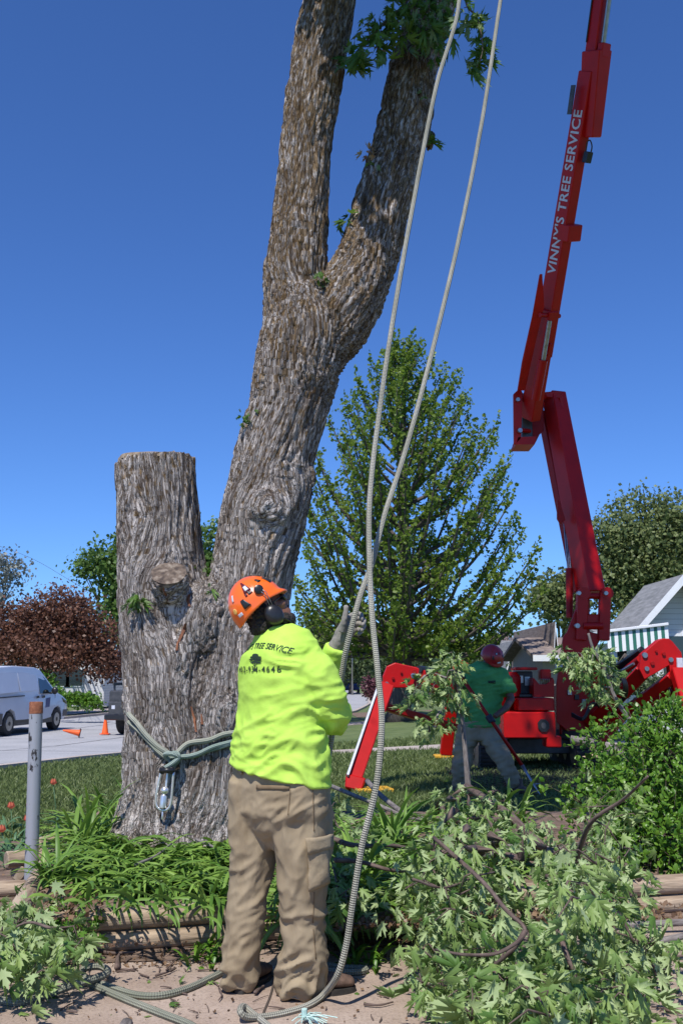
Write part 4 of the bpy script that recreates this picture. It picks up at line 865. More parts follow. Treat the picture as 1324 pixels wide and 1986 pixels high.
class Helm:
    def __init__(s, c, fwd, up, a, b, cz): 
        s.c = V(c); s.f = V(fwd).normalized(); u = V(up); s.u = (u-s.f*u.dot(s.f)).normalized(); s.l = s.u.cross(s.f); s.a, s.b, s.cz = a, b, cz
    def S(s, th, ph, off=0.0, brim=0.0):
        x, y, z = math.sin(th)*math.cos(ph), math.sin(th)*math.sin(ph), math.cos(th)
        # slightly boxy shell with a raised ridge along the top
        p = s.f*(x*(s.a+off))+s.l*(y*(s.b+off))+s.u*(z*(s.cz+off)+0.006*math.exp(-(y/0.28)**2)*max(z, 0))
        return s.c+p+s.f*brim
    def rim(s, ph):
        a = abs(math.degrees(math.atan2(math.sin(ph), math.cos(ph))))      # 0 front, 180 back
        return R_(98+7*ss(120, 170, a)*1.0-4*math.exp(-((a-85)/28)**2)+4*math.exp(-(a/40)**2))
    def shell(s, mat, parent, name='helmet'):
        nt_, npH = 22, 64; vs, fs = [], []
        for i in range(nt_+1):
            for k in range(npH):
                ph = 2*PI*k/npH; th = s.rim(ph)*i/nt_; a = abs(math.degrees(math.atan2(math.sin(ph), math.cos(ph)))); t = i/nt_
                br = 0.022*ss(0.86, 1.0, t)*(1-ss(35, 70, a)); lip = 0.004*ss(0.93, 1, t); vs.append(s.S(th, ph, lip, br))
        for i in range(nt_):
            for k in range(npH):
                j = (k+1) % npH; fs.append((i*npH+k, (i+1)*npH+k, (i+1)*npH+j, i*npH+j))
        o = raw(name, vs, fs, mat, parent, smooth=True); md = o.modifiers.new('thick', 'SOLIDIFY'); md.thickness = 0.006; md.offset = -1; return o
    def patch(s, t0, t1, p0, p1, off, mat, parent, name, shape=None, n=5):
        """small raised panel; angles in degrees; shape(u,v)->(u,v) bends the outline"""
        vs, fs = [], []
        for i in range(n+1):
            for k in range(n+1):
                u, v_ = i/n, k/n
                if shape: u, v_ = shape(u, v_)
                vs.append(s.S(R_(t0+(t1-t0)*u), R_(p0+(p1-p0)*v_), off))
        for i in range(n):
            for k in range(n): fs.append((i*(n+1)+k, i*(n+1)+k+1, (i+1)*(n+1)+k+1, (i+1)*(n+1)+k))
        o = raw(name, vs, fs, mat, parent, smooth=True); md = o.modifiers.new('thick', 'SOLIDIFY'); md.thickness = 0.003; md.offset = -1; return o

# ---- first worker -------------------------------------------------
AL = R_(46); W1 = 4.62
right = V((math.cos(AL), -math.sin(AL), 0)); fwdv = V((math.sin(AL), math.cos(AL), 0))
w1o = empty('person', onz(545, 1935, 0), 'worker in neon yellow-green shirt, khaki trousers and orange helmet looking up, one glove raised', 'person')
tor_spec = [(446, 639, 1500), (446, 639, 1490), (447, 637, 1470), (450, 632, 1440), (456, 631, 1400), (460, 632, 1360), (459, 632, 1320), (459, 630, 1290), (464, 622, 1262), (474, 604, 1242), (486, 580, 1229), (494, 568, 1217)]
P, Rr = rows(tor_spec, W1, 0.66, AL); 
mb = MB(); mb.tube(P, Rr, n=32, ref=right)
rsh = at(598, 1272, 4.50); relb = at(643, 1372, 4.52)
px_ = lambda hw, py, Y: hw*mpp(py, Y)
arm_r = [at(575, 1262, 4.56), at(603, 1285, 4.50), at(622, 1325, 4.49), at(638, 1362, 4.50), at(644, 1385, 4.56), at(646, 1395, 4.68), at(645, 1398, 4.80)]
mb.tube([V(p) for p in smoothpts(arm_r, 3)], [0.078]*4+[0.086]*3+[0.082]*3+[0.078]*3+[0.066]*3+[0.052]*3, n=18)
arm_l = [at(520, 1262, 4.80), at(572, 1275, 4.92), at(622, 1300, 5.00), at(640, 1285, 5.00), at(650, 1262, 4.97), at(653, 1254, 4.96)]
mb.tube([V(p) for p in smoothpts(arm_l, 3)], [0.075]*4+[0.070]*3+[0.066]*3+[0.060]*3+[0.056]*3, n=16)
co, no, fs = remesh(mb, 0.0075, 9, 0.5)
zc = at(545, 1500, W1).z
def smask(x, y, z):
    low = ss(zc+0.42, zc+0.08, z); arm = ss(0.02, 0.12, (V((x, y, 0))-V((P[5].x, P[5].y, 0))).dot(right)); return (0.25+0.9*low+0.45*arm*ss(1.6, 1.4, z))*(0.35+0.65*ss(zc+0.0, zc+0.09, z))
co = folds(co, no, 0.019, f=1.6, seed=2.0, dirv=(0.55, 0.2, 0.95), mask=smask)
# hem rides up on the left hip, drops on the right
for i in range(len(co)):
    z = co[i][2]; k = ss(zc+0.16, zc-0.02, z); co[i][2] -= k*(0.012+0.045*((co[i][0]-P[2].x)/0.2)) - k*0.012*noise.noise(V((co[i][0]*9, co[i][1]*9, 2))); k2 = ss(zc+0.06, zc-0.02, z); cc_ = V((co[i][0]-P[2].x, co[i][1]-P[2].y, 0)).normalized(); co[i][0] += cc_.x*0.02*k2; co[i][1] += cc_.y*0.02*k2; 
shirt = raw('shirt', co, fs, M['hiviz'], w1o, smooth=True); SB = bvh_of(co, fs)
# trousers
hip = [(450, 632, 1484), (446, 635, 1505), (443, 636, 1540), (444, 638, 1570), (462, 622, 1600), (500, 585, 1630)]
hp, hr = rows(hip, W1, 0.60, AL); mb = MB(); mb.tube([hp[0]+V((0, 0, 0.006))]+hp+[hp[-1]-V((0, 0, 0.03))], [(hr[0][0]*0.9, hr[0][1]*0.9)]+hr+[(hr[-1][0]*0.8, hr[-1][1]*0.7)], n=30, ref=right)
ll = [(449, 546, 1508, 4.67), (447, 547, 1540, 4.68), (446, 543, 1590, 4.68), (448, 536, 1650, 4.67), (447, 526, 1700, 4.67), (443, 517, 1750, 4.67), (438, 511, 1800, 4.67), (434, 505, 1850, 4.67), (432, 498, 1880, 4.67), (434, 492, 1905, 4.67), (438, 486, 1916, 4.67)]
rl = [(530, 633, 1508, 4.58), (528, 636, 1540, 4.57), (530, 641, 1590, 4.55), (536, 643, 1650, 4.54), (537, 640, 1700, 4.54), (541, 634, 1750, 4.55), (546, 631, 1800, 4.56), (546, 632, 1850, 4.57), (540, 629, 1885, 4.58), (538, 620, 1910, 4.59), (538, 612, 1932, 4.59)]
for leg in (ll, rl):
    a, b = rows(leg, 0, 1.0, R_(30)); b = [(q[0], q[1]*(1.0+0.15*ss(0.5, 0.8, p.z))) for p, q in zip(a, b)]; mb.tube(a, b, n=24, ref=right)
co, no, fs = remesh(mb, 0.0075, 10, 0.5)
def tmask(x, y, z): return 0.75+1.1*ss(0.28, 0.08, z)-0.45*ss(0.75, 0.95, z)
co = folds(co, no, 0.018, f=1.9, seed=7.0, dirv=(0.75, 0.2, 0.62), mask=tmask)
tr1 = raw('trousers', co, fs, M['khaki'], w1o, smooth=True); TRB = bvh_of(co, fs)
def on_b(B, px, py, off):
    d = ray(px, py).normalized(); h = B.ray_cast(CAM, d); return h[0]+h[1]*off if h[0] is not None else None
def sheet_on(B, quad, nu, nv, off, name, mat, parent, thick=0.003, warp=None):
    """panel with corners in photo pixels tl,tr,br,bl laid on a surface"""
    vs, fs = [], []
    for j in range(nv+1):
        for i in range(nu+1):
            u, v_ = i/nu, j/nv; x = (quad[0][0]*(1-u)+quad[1][0]*u)*(1-v_)+(quad[3][0]*(1-u)+quad[2][0]*u)*v_; y = (quad[0][1]*(1-u)+quad[1][1]*u)*(1-v_)+(quad[3][1]*(1-u)+quad[2][1]*u)*v_
            p = on_b(B, x, y, off+(warp(u, v_) if warp else 0)); vs.append(p if p is not None else (vs[-1] if vs else at(x, y, W1)))
    for j in range(nv):
        for i in range(nu): a = j*(nu+1)+i; fs.append((a, a+nu+1, a+nu+2, a+1))
    o = raw(name, vs, fs, mat, parent, smooth=True); md = o.modifiers.new('thick', 'SOLIDIFY'); md.thickness = thick; md.offset = -1 if thick > 0.004 else 0; return o
M['khaki2'] = pmat('khaki_pocket', (0.265, 0.205, 0.13), (0.35, 0.28, 0.185), (9, 9, 9), 0.9, 0.4, bscale=50, bdist=0.005, spec=0.15)
ck = sheet_on(TRB, [(594, 1632), (636, 1622), (635, 1712), (598, 1728)], 8, 12, 0.012, 'cargo_pocket', M['khaki2'], tr1, 0.012, lambda u, v: 0.008*math.sin(PI*u)*math.sin(PI*v)+0.004*noise.noise(V((u*4, v*5, 0))))
sheet_on(TRB, [(593, 1626), (638, 1617), (638, 1645), (594, 1655)], 8, 4, 0.022, 'pocket_flap', M['khaki2'], ck, 0.006)
sheet_on(TRB, [(498, 1522), (562, 1524), (562, 1532), (498, 1531)], 10, 2, 0.003, 'welt_pocket', M['khaki_dark'], tr1, 0.004)
for a, b in [((606, 1520), (609, 1612)), ((609, 1730), (606, 1790)), ((563, 1532), (559, 1580)), ((607, 1800), (612, 1860))]:
    sheet_on(TRB, [(a[0]-0.8, a[1]), (a[0]+0.8, a[1]), (b[0]+0.8, b[1]), (b[0]-0.8, b[1])], 1, 14, 0.002, 'seam', M['khaki_dark'], tr1, 0.002)
# belt with loops
P2, R2 = rows([(449, 633, 1486), (446, 635, 1498)], W1, 0.60, AL); 
m_ = MB(); m_.tube(P2, [(r[0]*0.985, r[1]*0.95) for r in R2], n=40, ref=right, cap=False); bo = m_.build('belt', M['belt'], w1o, smooth=True); md = bo.modifiers.new('t', 'SOLIDIFY'); md.thickness = 0.004
bo.location.z += 0.004
for px in (470, 516): sheet_on(TRB, [(px-3, 1482), (px+3, 1482), (px+3, 1502), (px-3, 1502)], 2, 5, 0.014, 'belt_loop', M['khaki2'], tr1, 0.005)
# boots
def boot(heel, toe, w_, h, parent, shaft_px=None):
    heel, toe = V(heel), V(toe); d = (toe-heel); L_ = d.length; d.normalize(); up = V((0, 0, 1)); s_ = d.cross(up)
    m_ = MB(); Pq = [heel+up*(0.028+h*0.5)-d*0.0, heel+d*L_*0.12+up*(h*0.52+0.028), heel+d*L_*0.35+up*(h*0.5+0.028), heel+d*L_*0.55+up*(h*0.36+0.028), heel+d*L_*0.78+up*(h*0.26+0.028), heel+d*L_*0.95+up*(h*0.2+0.026), toe+up*0.035]
    m_.tube(Pq, [(w_*0.28, h*0.3), (w_*0.38, h*0.4), (w_*0.42, h*0.5), (w_*0.46, h*0.37), (w_*0.5, h*0.3), (w_*0.42, h*0.22), (w_*0.15, h*0.1)], n=20, ref=s_)
    m_.tube([heel+d*0.075+up*0.05, heel+d*0.075+up*0.17, heel+d*0.075+up*0.20], [w_*0.40, w_*0.38, w_*0.36], n=18, ref=s_)
    b_, c_, f_ = mesh_part('boot', m_, 0.005, M['boot'], parent, 4)
    m_ = MB(); out = []; out2 = []; N_ = 28
    for k in range(N_):
        t = 2*PI*k/N_; x = 0.5-0.5*math.cos(t); ww = w_*(0.40+0.13*ss(0.4, 0.75, x)-0.06*math.exp(-((x-0.4)/0.12)**2))*(abs(math.sin(t))**0.55)*(1 if math.sin(t) > 0 else -1)
        p = heel-d*0.006+d*(L_+0.012)*x+s_*ww; out.append(p+up*0.002); out2.append(p+up*0.03)
    m_.add(out+out2, [(k, (k+1) % N_, N_+(k+1) % N_, N_+k) for k in range(N_)]+[tuple(reversed(range(N_))), tuple(N_+k for k in range(N_))])
    m_.build('sole', M['boot_sole'], b_, autosmooth=True); return b_
hr_ = onz(550, 1940, 0); tr_ = onz(676, 1924, 0); boot(hr_+(tr_-hr_).normalized()*0.02, hr_+(tr_-hr_).normalized()*0.325, 0.105, 0.10, w1o)
hl_ = onz(460, 1936, 0); boot(hl_+V((0.004, 0.035, 0)), hl_+V((0.10, 0.31, 0)), 0.105, 0.10, w1o)
# body (skin): head, neck, trunk and limbs inside the clothes, one surface
hf = V((0.74, 0.28, 0.60)).normalized(); hu = V((-0.58, -0.06, 0.72)); hu = (hu-hf*hu.dot(hf)).normalized(); hlft = hu.cross(hf)
hc = at(508, 1178, W1+0.0)-hu*0.022
HL = lambda f_, l_, u_: hc+hf*f_+hlft*l_+hu*u_
mb = MB(); rot = Matrix((hf, hlft, hu)).transposed()
mb.ell(HL(0.0, 0, 0.025), (0.098, 0.076, 0.105), 24, 16, rot); mb.ell(HL(0.038, 0, -0.05), (0.062, 0.056, 0.062), 20, 14, rot); mb.ell(HL(0.055, 0, -0.085), (0.038, 0.036, 0.030), 16, 12, rot)
mb.tube([HL(0.088, 0, 0.012), HL(0.108, 0, -0.022), HL(0.100, 0, -0.036)], [0.010, 0.015, 0.012], n=10); mb.ell(HL(0.092, 0, 0.022), (0.014, 0.05, 0.012), rot=rot)
mb.ell(HL(0.092, 0, -0.058), (0.012, 0.024, 0.007), rot=rot); mb.ell(HL(0.09, 0, -0.070), (0.012, 0.021, 0.007), rot=rot)
for s_ in (-1, 1): mb.ell(HL(0.066, s_*0.042, -0.02), (0.03, 0.024, 0.022), rot=rot)
neckb = at(530, 1238, W1+0.0); mb.tube([neckb-V((0, 0, 0.2)), neckb, HL(-0.02, 0, -0.07), HL(-0.01, 0, 0.0)], [(0.13, 0.09), (0.07, 0.065), 0.062, 0.06], n=18)
mb.tube([p for p in P[1:-2]], [(r[0]*0.82, r[1]*0.8) for r in Rr[1:-2]], n=20, ref=right)
mb.tube([V(p) for p in smoothpts(arm_r, 3)], [0.05]*7+[0.042]*6+[0.032]*6, n=12); mb.tube([V(p) for p in smoothpts(arm_l, 3)]+[at(657, 1246, 4.955)], [0.05]*7+[0.04]*6+[0.03]*4, n=12)
for leg in (ll, rl):
    a, b = rows(leg[:-1], 0, 0.9, R_(30)); mb.tube(a, [(r[0]*0.68, r[1]*0.68) for r in b], n=14, ref=right)
mb.tube([hp[0], hp[2], hp[4]], [(hr[0][0]*0.85, hr[0][1]*0.85), (hr[2][0]*0.85, hr[2][1]*0.85), (hr[4][0]*0.8, hr[4][1]*0.8)], n=18, ref=right)
mesh_part('body', mb, 0.006, M['skin'], w1o, 3)
# beard, hair, sunglasses
mb = MB(); mb.ell(HL(0.058, 0, -0.098), (0.044, 0.046, 0.032), rot=rot); mb.ell(HL(0.032, -0.050, -0.080), (0.038, 0.016, 0.026), rot=rot); mb.ell(HL(0.032, 0.050, -0.080), (0.038, 0.016, 0.026), rot=rot); mb.ell(HL(0.097, 0, -0.048), (0.010, 0.028, 0.006), rot=rot)
co, no, fs = remesh(mb, 0.004, 2); co = co+no*np.array([[0.004*noise.noise(V(c)*140)] for c in co]); raw('beard', co, fs, M['hair'], w1o, smooth=True)
mb = MB(); mb.ell(HL(-0.05, 0, -0.045), (0.06, 0.076, 0.06), rot=rot); mb.ell(HL(-0.035, 0, -0.075), (0.05, 0.06, 0.03), rot=rot); mb.ell(HL(-0.01, 0, 0), (0.09, 0.085, 0.06), rot=rot)
co, no, fs = remesh(mb, 0.005, 2); co = co+no*np.array([[0.010*noise.noise(V(c)*70)+0.004*noise.noise(V(c)*160)] for c in co]); raw('hair', co, fs, M['hair'], w1o, smooth=True)
m_ = MB()
for s_ in (-1, 1): m_.ell(HL(0.098, s_*0.036, 0.0), (0.012, 0.030, 0.020), rot=rot); m_.tube([HL(0.09, s_*0.062, 0.006), HL(0.03, s_*0.082, 0.006)], 0.0035, n=6)
m_.build('sunglasses', M['glass'], w1o, smooth=True)
# helmet
H1 = Helm(HL(-0.012, 0, 0.042), hf, hu, 0.131, 0.120, 0.138); hs = H1.shell(M['orange'], w1o)
vent = lambda u, v_: (u, v_*(0.5+0.5*u))
for (t0, t1, p0, p1) in [(52, 70, -42, -28), (66, 84, -128, -112), (46, 56, -66, -56), (58, 66, -104, -98), (25, 45, 12, 24), (25, 45, -24, -14)]:
    H1.patch(t0, t1, p0, p1, 0.0012, M['black'], hs, 'vent', vent)
M['maroon'] = pmat('dark_decal', (0.10, 0.006, 0.01), (0.13, 0.01, 0.012), 8, 0.4)
H1.patch(28, 60, -112, -92, 0.0012, M['maroon'], hs, 'logo_decal', lambda u, v_: (u, 0.5+(v_-0.5)*(0.25+0.75*u)))
H1.patch(44, 56, -106, -97, 0.0022, M['white_decal'], hs, 'logo_decal'); H1.patch(60, 66, -112, -107, 0.0012, M['maroon'], hs, 'logo_decal'); H1.patch(60, 66, -99, -94, 0.0012, M['maroon'], hs, 'logo_decal')
H1.patch(70, 82, -158, -147, 0.0012, pmat('yellow_sticker', (0.75, 0.42, 0.10), None, 5, 0.4), hs, 'sticker', lambda u, v_: (0.5+(u-0.5)*math.sqrt(max(0.02, 1-(2*v_-1)**2)), v_)); H1.patch(44, 58, -150, -145, 0.0012, M['white_decal'], hs, 'sticker'); H1.patch(84, 90, -150, -138, 0.0012, M['white_decal'], hs, 'sticker')
for k in range(3): H1.patch(50+k*4, 51+k*4+0.6, -89, -88.0, 0.0012, M['maroon'], hs, 'rivet')
# ear defenders
for s_ in (-1, 1):
    m_ = MB(); e = HL(-0.004, s_*0.098, -0.042); ax_ = hlft*s_
    m_.tube([e-ax_*0.03, e-ax_*0.015, e+ax_*0.012, e+ax_*0.024, e+ax_*0.030], [(0.046, 0.038), (0.050, 0.041), (0.050, 0.041), (0.042, 0.034), (0.024, 0.02)], n=26, ref=hu)
    em = m_.build('ear_defender', M['black'], w1o, smooth=True)
    m_ = MB(); kn = H1.S(R_(70), s_*R_(82), 0.006); m_.tube([kn-ax_*0.012, kn+ax_*0.010, kn+ax_*0.014], [0.021, 0.021, 0.014], n=20); m_.build('mount', M['black'], em, autosmooth=True)
    m_ = MB()
    for dx in (-0.006, 0.006): m_.tube([kn+ax_*0.008+hf*dx, kn+ax_*0.012+hf*(0.012+dx)-hu*0.03, e+ax_*0.020+hu*0.035+hf*(0.01+dx)], 0.0018, n=6)
    m_.build('wire', M['steel_dull'], em, smooth=True)
m_ = MB(); m_.tube([HL(0.02, -0.085, -0.06), HL(0.05, -0.06, -0.11), HL(0.06, 0, -0.125), HL(0.05, 0.06, -0.11), HL(0.02, 0.085, -0.06)], (0.004), n=6); m_.build('chin_strap', M['black'], w1o, smooth=True)
# raised glove: palm, four curled fingers round the rope, thumb up
mb = MB(); g = lambda x, y, d=0.0: at(x, y, 4.90+d)
acr = (g(668, 1196)-g(660, 1240)).normalized()
hand(mb, g(654, 1246, 0.05), g(678, 1212, 0.0), V((-0.45, 0.1, 0.8)), [
    [g(672, 1200, 0.0), g(688, 1190, 0.03), g(701, 1192, 0.01), g(700, 1201, -0.055)],
    [g(676, 1207, 0.0), g(692, 1199, 0.03), g(706, 1202, 0.01), g(703, 1212, -0.06)],
    [g(678, 1214, 0.0), g(694, 1209, 0.03), g(706, 1213, 0.01), g(701, 1222, -0.055)],
    [g(678, 1222, 0.0), g(690, 1220, 0.03), g(700, 1223, 0.01), g(696, 1230, -0.045)]],
    [g(662, 1226, -0.02), g(667, 1205, -0.035), g(670, 1190, -0.035), g(671, 1176, -0.03)], w=0.047, th=0.021, fr=0.0115)
mb.tube([g(648, 1256, 0.06), g(655, 1246, 0.05), g(660, 1238, 0.045)], [0.036, 0.034, 0.034], n=16)
co, no, fs = remesh(mb, 0.0035, 3); co = co+no*np.array([[0.0022*noise.noise(V(c)*60)] for c in co]); raw('glove', co, fs, M['glove'], w1o, smooth=True)
mb = MB(); g = lambda x, y, d=0.0: at(x, y, 4.86+d)
hand(mb, g(644, 1398, -0.05), g(638, 1400, 0.03), V((0, 0, 1)), [[g(634, 1392+8*i, 0.04), g(650, 1390+8*i, 0.05), g(656, 1392+8*i, 0.01), g(650, 1395+8*i, -0.025)] for i in range(4)], [g(646, 1386, -0.02), g(652, 1382, 0.0), g(655, 1380, 0.02)], w=0.042, th=0.018, fr=0.0105)
co, no, fs = remesh(mb, 0.004, 3); raw('glove', co, fs, M['glove'], w1o, smooth=True)
# print on the shirt
def on_shirt(txt, size, z0, arc=0.0, bold=0.0, sp=1.0, xoff=0.0, shapes=None, name='lettering'):
    v, f = textmesh(txt, size, bold, spacing=sp) if shapes is None else shapes
    sp_c = at(545, 1290, W1)-fwdv*0.5; vs = []
    out_v = []
    for (x, y, _) in v:
        if arc: 
            th = x/arc; X = (arc+y)*math.sin(th); Z = (arc+y)*math.cos(th)-arc
        else: X, Z = x, y
        o_ = V((P[5].x, P[5].y, 0))-fwdv*0.6+right*(X+xoff)+V((0, 0, z0+Z)); h = SB.ray_cast(o_, fwdv)
        out_v.append((h[0]-fwdv*0.0035) if h[0] is not None else o_+fwdv*0.45)
    return raw(name, out_v, f, M['ink'], shirt)
zt = at(500, 1255, W1-0.1).z
XO = 0.002
on_shirt("VINNY'S TREE SERVICE", 0.036, at(500, 1257, 4.5).z, arc=0.60, bold=0.0004, sp=1.0, xoff=XO)
on_shirt('402-934-4646', 0.039, at(500, 1304, 4.5).z, bold=0.0003, sp=1.28, xoff=XO)
m_ = MB(); r_ = random.Random(4)
def fl(cx, cy, rx, ry):
    n = 9; m_.add([(cx+rx*(0.75+0.4*r_.random())*math.cos(2*PI*k/n), cy+ry*(0.75+0.4*r_.random())*math.sin(2*PI*k/n), 0) for k in range(n)], [tuple(range(n))])
for a in [(0, 0.075, 0.026, 0.010), (-0.018, 0.064, 0.022, 0.008), (0.022, 0.062, 0.022, 0.008), (-0.028, 0.050, 0.020, 0.006), (0.030, 0.048, 0.022, 0.006), (0.0, 0.052, 0.02, 0.007), (-0.018, 0.036, 0.018, 0.005), (0.024, 0.034, 0.02, 0.005), (0.004, 0.040, 0.014, 0.005)]: fl(*a)
m_.add([(-0.004, -0.01, 0), (0.006, -0.01, 0), (0.003, 0.02, 0), (0.004, 0.05, 0), (-0.002, 0.05, 0), (-0.001, 0.02, 0)], [(0, 1, 2, 5), (5, 2, 3, 4)]); m_.add([(-0.016, -0.012, 0), (0.018, -0.012, 0), (0.004, -0.006, 0), (-0.003, -0.006, 0)], [(0, 1, 2, 3)])
for sx in (-1, 1): m_.add([(0, 0.014, 0), (sx*0.024, 0.034, 0), (sx*0.022, 0.037, 0), (0, 0.02, 0)], [(0, 1, 2, 3)])
on_shirt('', 0, at(500, 1297, 4.5).z, shapes=([(a*0.95, b*0.8, 0) for a, b, c in m_.v], m_.f), name='tree_emblem', xoff=XO)

# ---- second worker -------------------------------------------------
W2 = 12.3; A2 = R_(-12); right2 = V((-math.cos(A2), -math.sin(A2), 0)); f2 = V((0.1, -1, 0)).normalized()
w2o = empty('person', V((at(950, 1500, W2).x, W2, 0)), 'worker in green T-shirt and red helmet bending over a long red-handled tool in the shade', 'person')
mb = MB(); P, Rr = rows([(890, 972, 1410), (888, 970, 1395), (893, 972, 1365), (893, 976, 1335), (893, 982, 1312), (899, 978, 1298), (912, 962, 1290), (925, 952, 1284)], W2, 0.62, R_(10)); mb.tube(P, Rr, n=24, ref=(1, 0, 0))
mb.tube([at(905, 1303, W2), at(897, 1318, W2-0.08), at(892, 1332, W2-0.16)], [0.10, 0.095, 0.09], n=14); mb.tube([at(968, 1306, W2), at(980, 1326, W2-0.05), at(986, 1345, W2-0.10)], [0.095, 0.095, 0.10], n=14)
o, c_, f_ = mesh_part('shirt', mb, 0.015, M['green_shirt'], w2o, 5, amp=0.02, f=0.9, seed=4)
S2 = bvh_of(c_, f_); sheet_on(S2, [(946, 1320), (960, 1320), (960, 1325), (946, 1325)], 4, 2, 0.006, 'chest_logo', M['ink'], o, 0.002)
mb = MB(); P, Rr = rows([(891, 966, 1398), (888, 966, 1415), (888, 968, 1435)], W2, 0.65, R_(10)); mb.tube(P, Rr, n=20, ref=(1, 0, 0))
a, b = rows([(886, 930, 1425, 12.3), (879, 918, 1455, 12.25), (876, 912, 1490, 12.2), (878, 908, 1525, 12.2), (880, 906, 1545, 12.2)], 0, 0.95, 0.2); mb.tube(a, b, n=18, ref=(1, 0, 0))
a, b = rows([(926, 968, 1420, 12.3), (938, 980, 1445, 12.15), (957, 992, 1475, 12.0), (974, 1003, 1500, 11.95), (984, 1009, 1518, 11.95), (988, 1010, 1524, 11.95)], 0, 0.95, 0.2); mb.tube(a, b, n=18, ref=(1, 0, 0))
mesh_part('trousers', mb, 0.015, M['khaki'], w2o, 5, amp=0.03, f=0.9, seed=9)
boot(V((at(890, 1540, 12.25).x, 12.35, 0)), V((at(880, 1540, 12.1).x, 12.07, 0)), 0.11, 0.10, w2o); hb = at(994, 1526, 11.95); boot(V((hb.x, hb.y, 0)), V((hb.x+0.26, hb.y-0.12, 0)), 0.11, 0.10, w2o)
mb = MB(); hc2 = at(953, 1277, W2-0.05); hf2 = V((0.42, -0.62, -0.66)).normalized(); hu2 = V((0.1, -0.5, 0.7)); hu2 = (hu2-hf2*hu2.dot(hf2)).normalized(); hl2 = hu2.cross(hf2); rot2 = Matrix((hf2, hl2, hu2)).transposed()
H2p = lambda f_, l_, u_: hc2+hf2*f_+hl2*l_+hu2*u_
mb.ell(H2p(0, 0, 0.02), (0.098, 0.078, 0.11), rot=rot2); mb.ell(H2p(0.04, 0, -0.06), (0.06, 0.055, 0.065), rot=rot2); mb.ell(H2p(0.1, 0, -0.02), (0.02, 0.014, 0.022), rot=rot2); mb.ell(H2p(0.092, 0, -0.062), (0.012, 0.026, 0.012), rot=rot2)
for s_ in (-1, 1): mb.ell(H2p(-0.005, s_*0.08, -0.02), (0.018, 0.01, 0.028), rot=rot2); mb.ell(H2p(0.086, s_*0.034, 0.012), (0.012, 0.016, 0.01), rot=rot2)
mb.tube([at(935, 1320, W2), at(938, 1296, W2), hc2-hu2*0.03], [0.10, 0.068, 0.062], n=14)
mb.tube([at(968, 1306, W2), at(984, 1335, W2-0.08), at(990, 1356, W2-0.12), at(980, 1374, W2-0.28), at(958, 1390, W2-0.36)], [0.06, 0.055, 0.05, 0.043, 0.034], n=14)
mb.tube([at(905, 1303, W2), at(893, 1330, W2-0.12), at(888, 1338, W2-0.2), at(882, 1322, W2-0.32), at(884, 1310, W2-0.38)], [0.06, 0.055, 0.05, 0.042, 0.034], n=14)
mb.tube([at(932, 1410, W2), at(935, 1300, W2)], [(0.2, 0.12), (0.2, 0.12)], n=16, ref=(1, 0, 0))
for pp_ in ([(908, 1420, 12.3), (896, 1470, 12.2), (893, 1535, 12.2)], [(947, 1420, 12.3), (972, 1470, 12.0), (1000, 1520, 11.95)]): mb.tube([at(*q) for q in pp_], [0.11, 0.07, 0.05], n=12)
M['skin_dark'] = pmat('skin_dark', (0.10, 0.045, 0.03), (0.14, 0.065, 0.04), 20, 0.5); mesh_part('body', mb, 0.009, M['skin_dark'], w2o, 3)
mb = MB(); mb.ell(H2p(0.05, 0, -0.10), (0.04, 0.042, 0.026), rot=rot2); mb.ell(H2p(-0.02, 0, -0.03), (0.088, 0.085, 0.06), rot=rot2); mesh_part('hair', mb, 0.007, M['hair'], w2o, 2)
Hh = Helm(H2p(-0.005, 0, 0.035), hf2, hu2, 0.152, 0.132, 0.135); h2s = Hh.shell(M['helmet_red'], w2o)
for (t0, t1, p0, p1) in [(50, 66, 30, 44), (50, 66, -44, -30), (60, 74, 80, 96), (30, 42, 5, 18)]: Hh.patch(t0, t1, p0, p1, 0.0015, M['black'], h2s, 'vent', vent)
Hh.patch(30, 42, -30, -10, 0.0015, M['black'], h2s, 'sticker'); Hh.patch(33, 39, -25, -15, 0.0025, M['white_decal'], h2s, 'sticker'); Hh.patch(76, 84, -12, 8, 0.0015, M['white_decal'], h2s, 'sticker')
# the tool: red shaft, grey end
s0, s1, s2 = at(884, 1298, W2-0.40), at(962, 1418, W2-0.38), at(1012, 1485, W2-0.60); s3 = at(1046, 1541, 11.35)
tool = empty('pole_tool', s3, 'long red-handled pole tool with a grey steel end held by the second worker', 'tool')
m_ = MB(); m_.tube([s0, s0.lerp(s2, 0.5), s2], 0.021, n=12); m_.build('handle', M['red_dull'], tool, smooth=True)
m_ = MB(); m_.tube([s2, s2.lerp(s3, 0.3), s3.lerp(s2, 0.35), s3], [0.022, 0.016, 0.013, 0.006], n=10); m_.tube([s3.lerp(s2, 0.35), s3.lerp(s2, 0.2)+V((0.05, 0, 0.05))], [0.01, 0.004], n=8); m_.build('blade', M['steel_dull'], tool, smooth=True)
def fist(c, ax_, parent, mat):
    """gloved hand closed round a shaft with axis ax_"""
    c = V(c); ax_ = V(ax_).normalized(); a, b = frame(ax_, (0, -1, 0.2)); mb = MB(); r = 0.033
    pw = c-b*0.0-a*0.02
    fg = [[c+ax_*(0.033-0.022*i)+(a*math.cos(t)+b*math.sin(t))*r for t in (2.6, 1.4, 0.2, -1.0, -2.0)] for i in range(4)]
    hand(mb, c-b*0.03-a*0.075, c-b*0.02-a*0.028, ax_, fg, [c-a*0.03+ax_*0.045-b*0.02, c+ax_*0.055-b*0.028+a*0.0, c+ax_*0.05-b*0.02+a*0.03], w=0.044, th=0.02, fr=0.012); mesh_part('glove', mb, 0.005, mat, parent, 2)
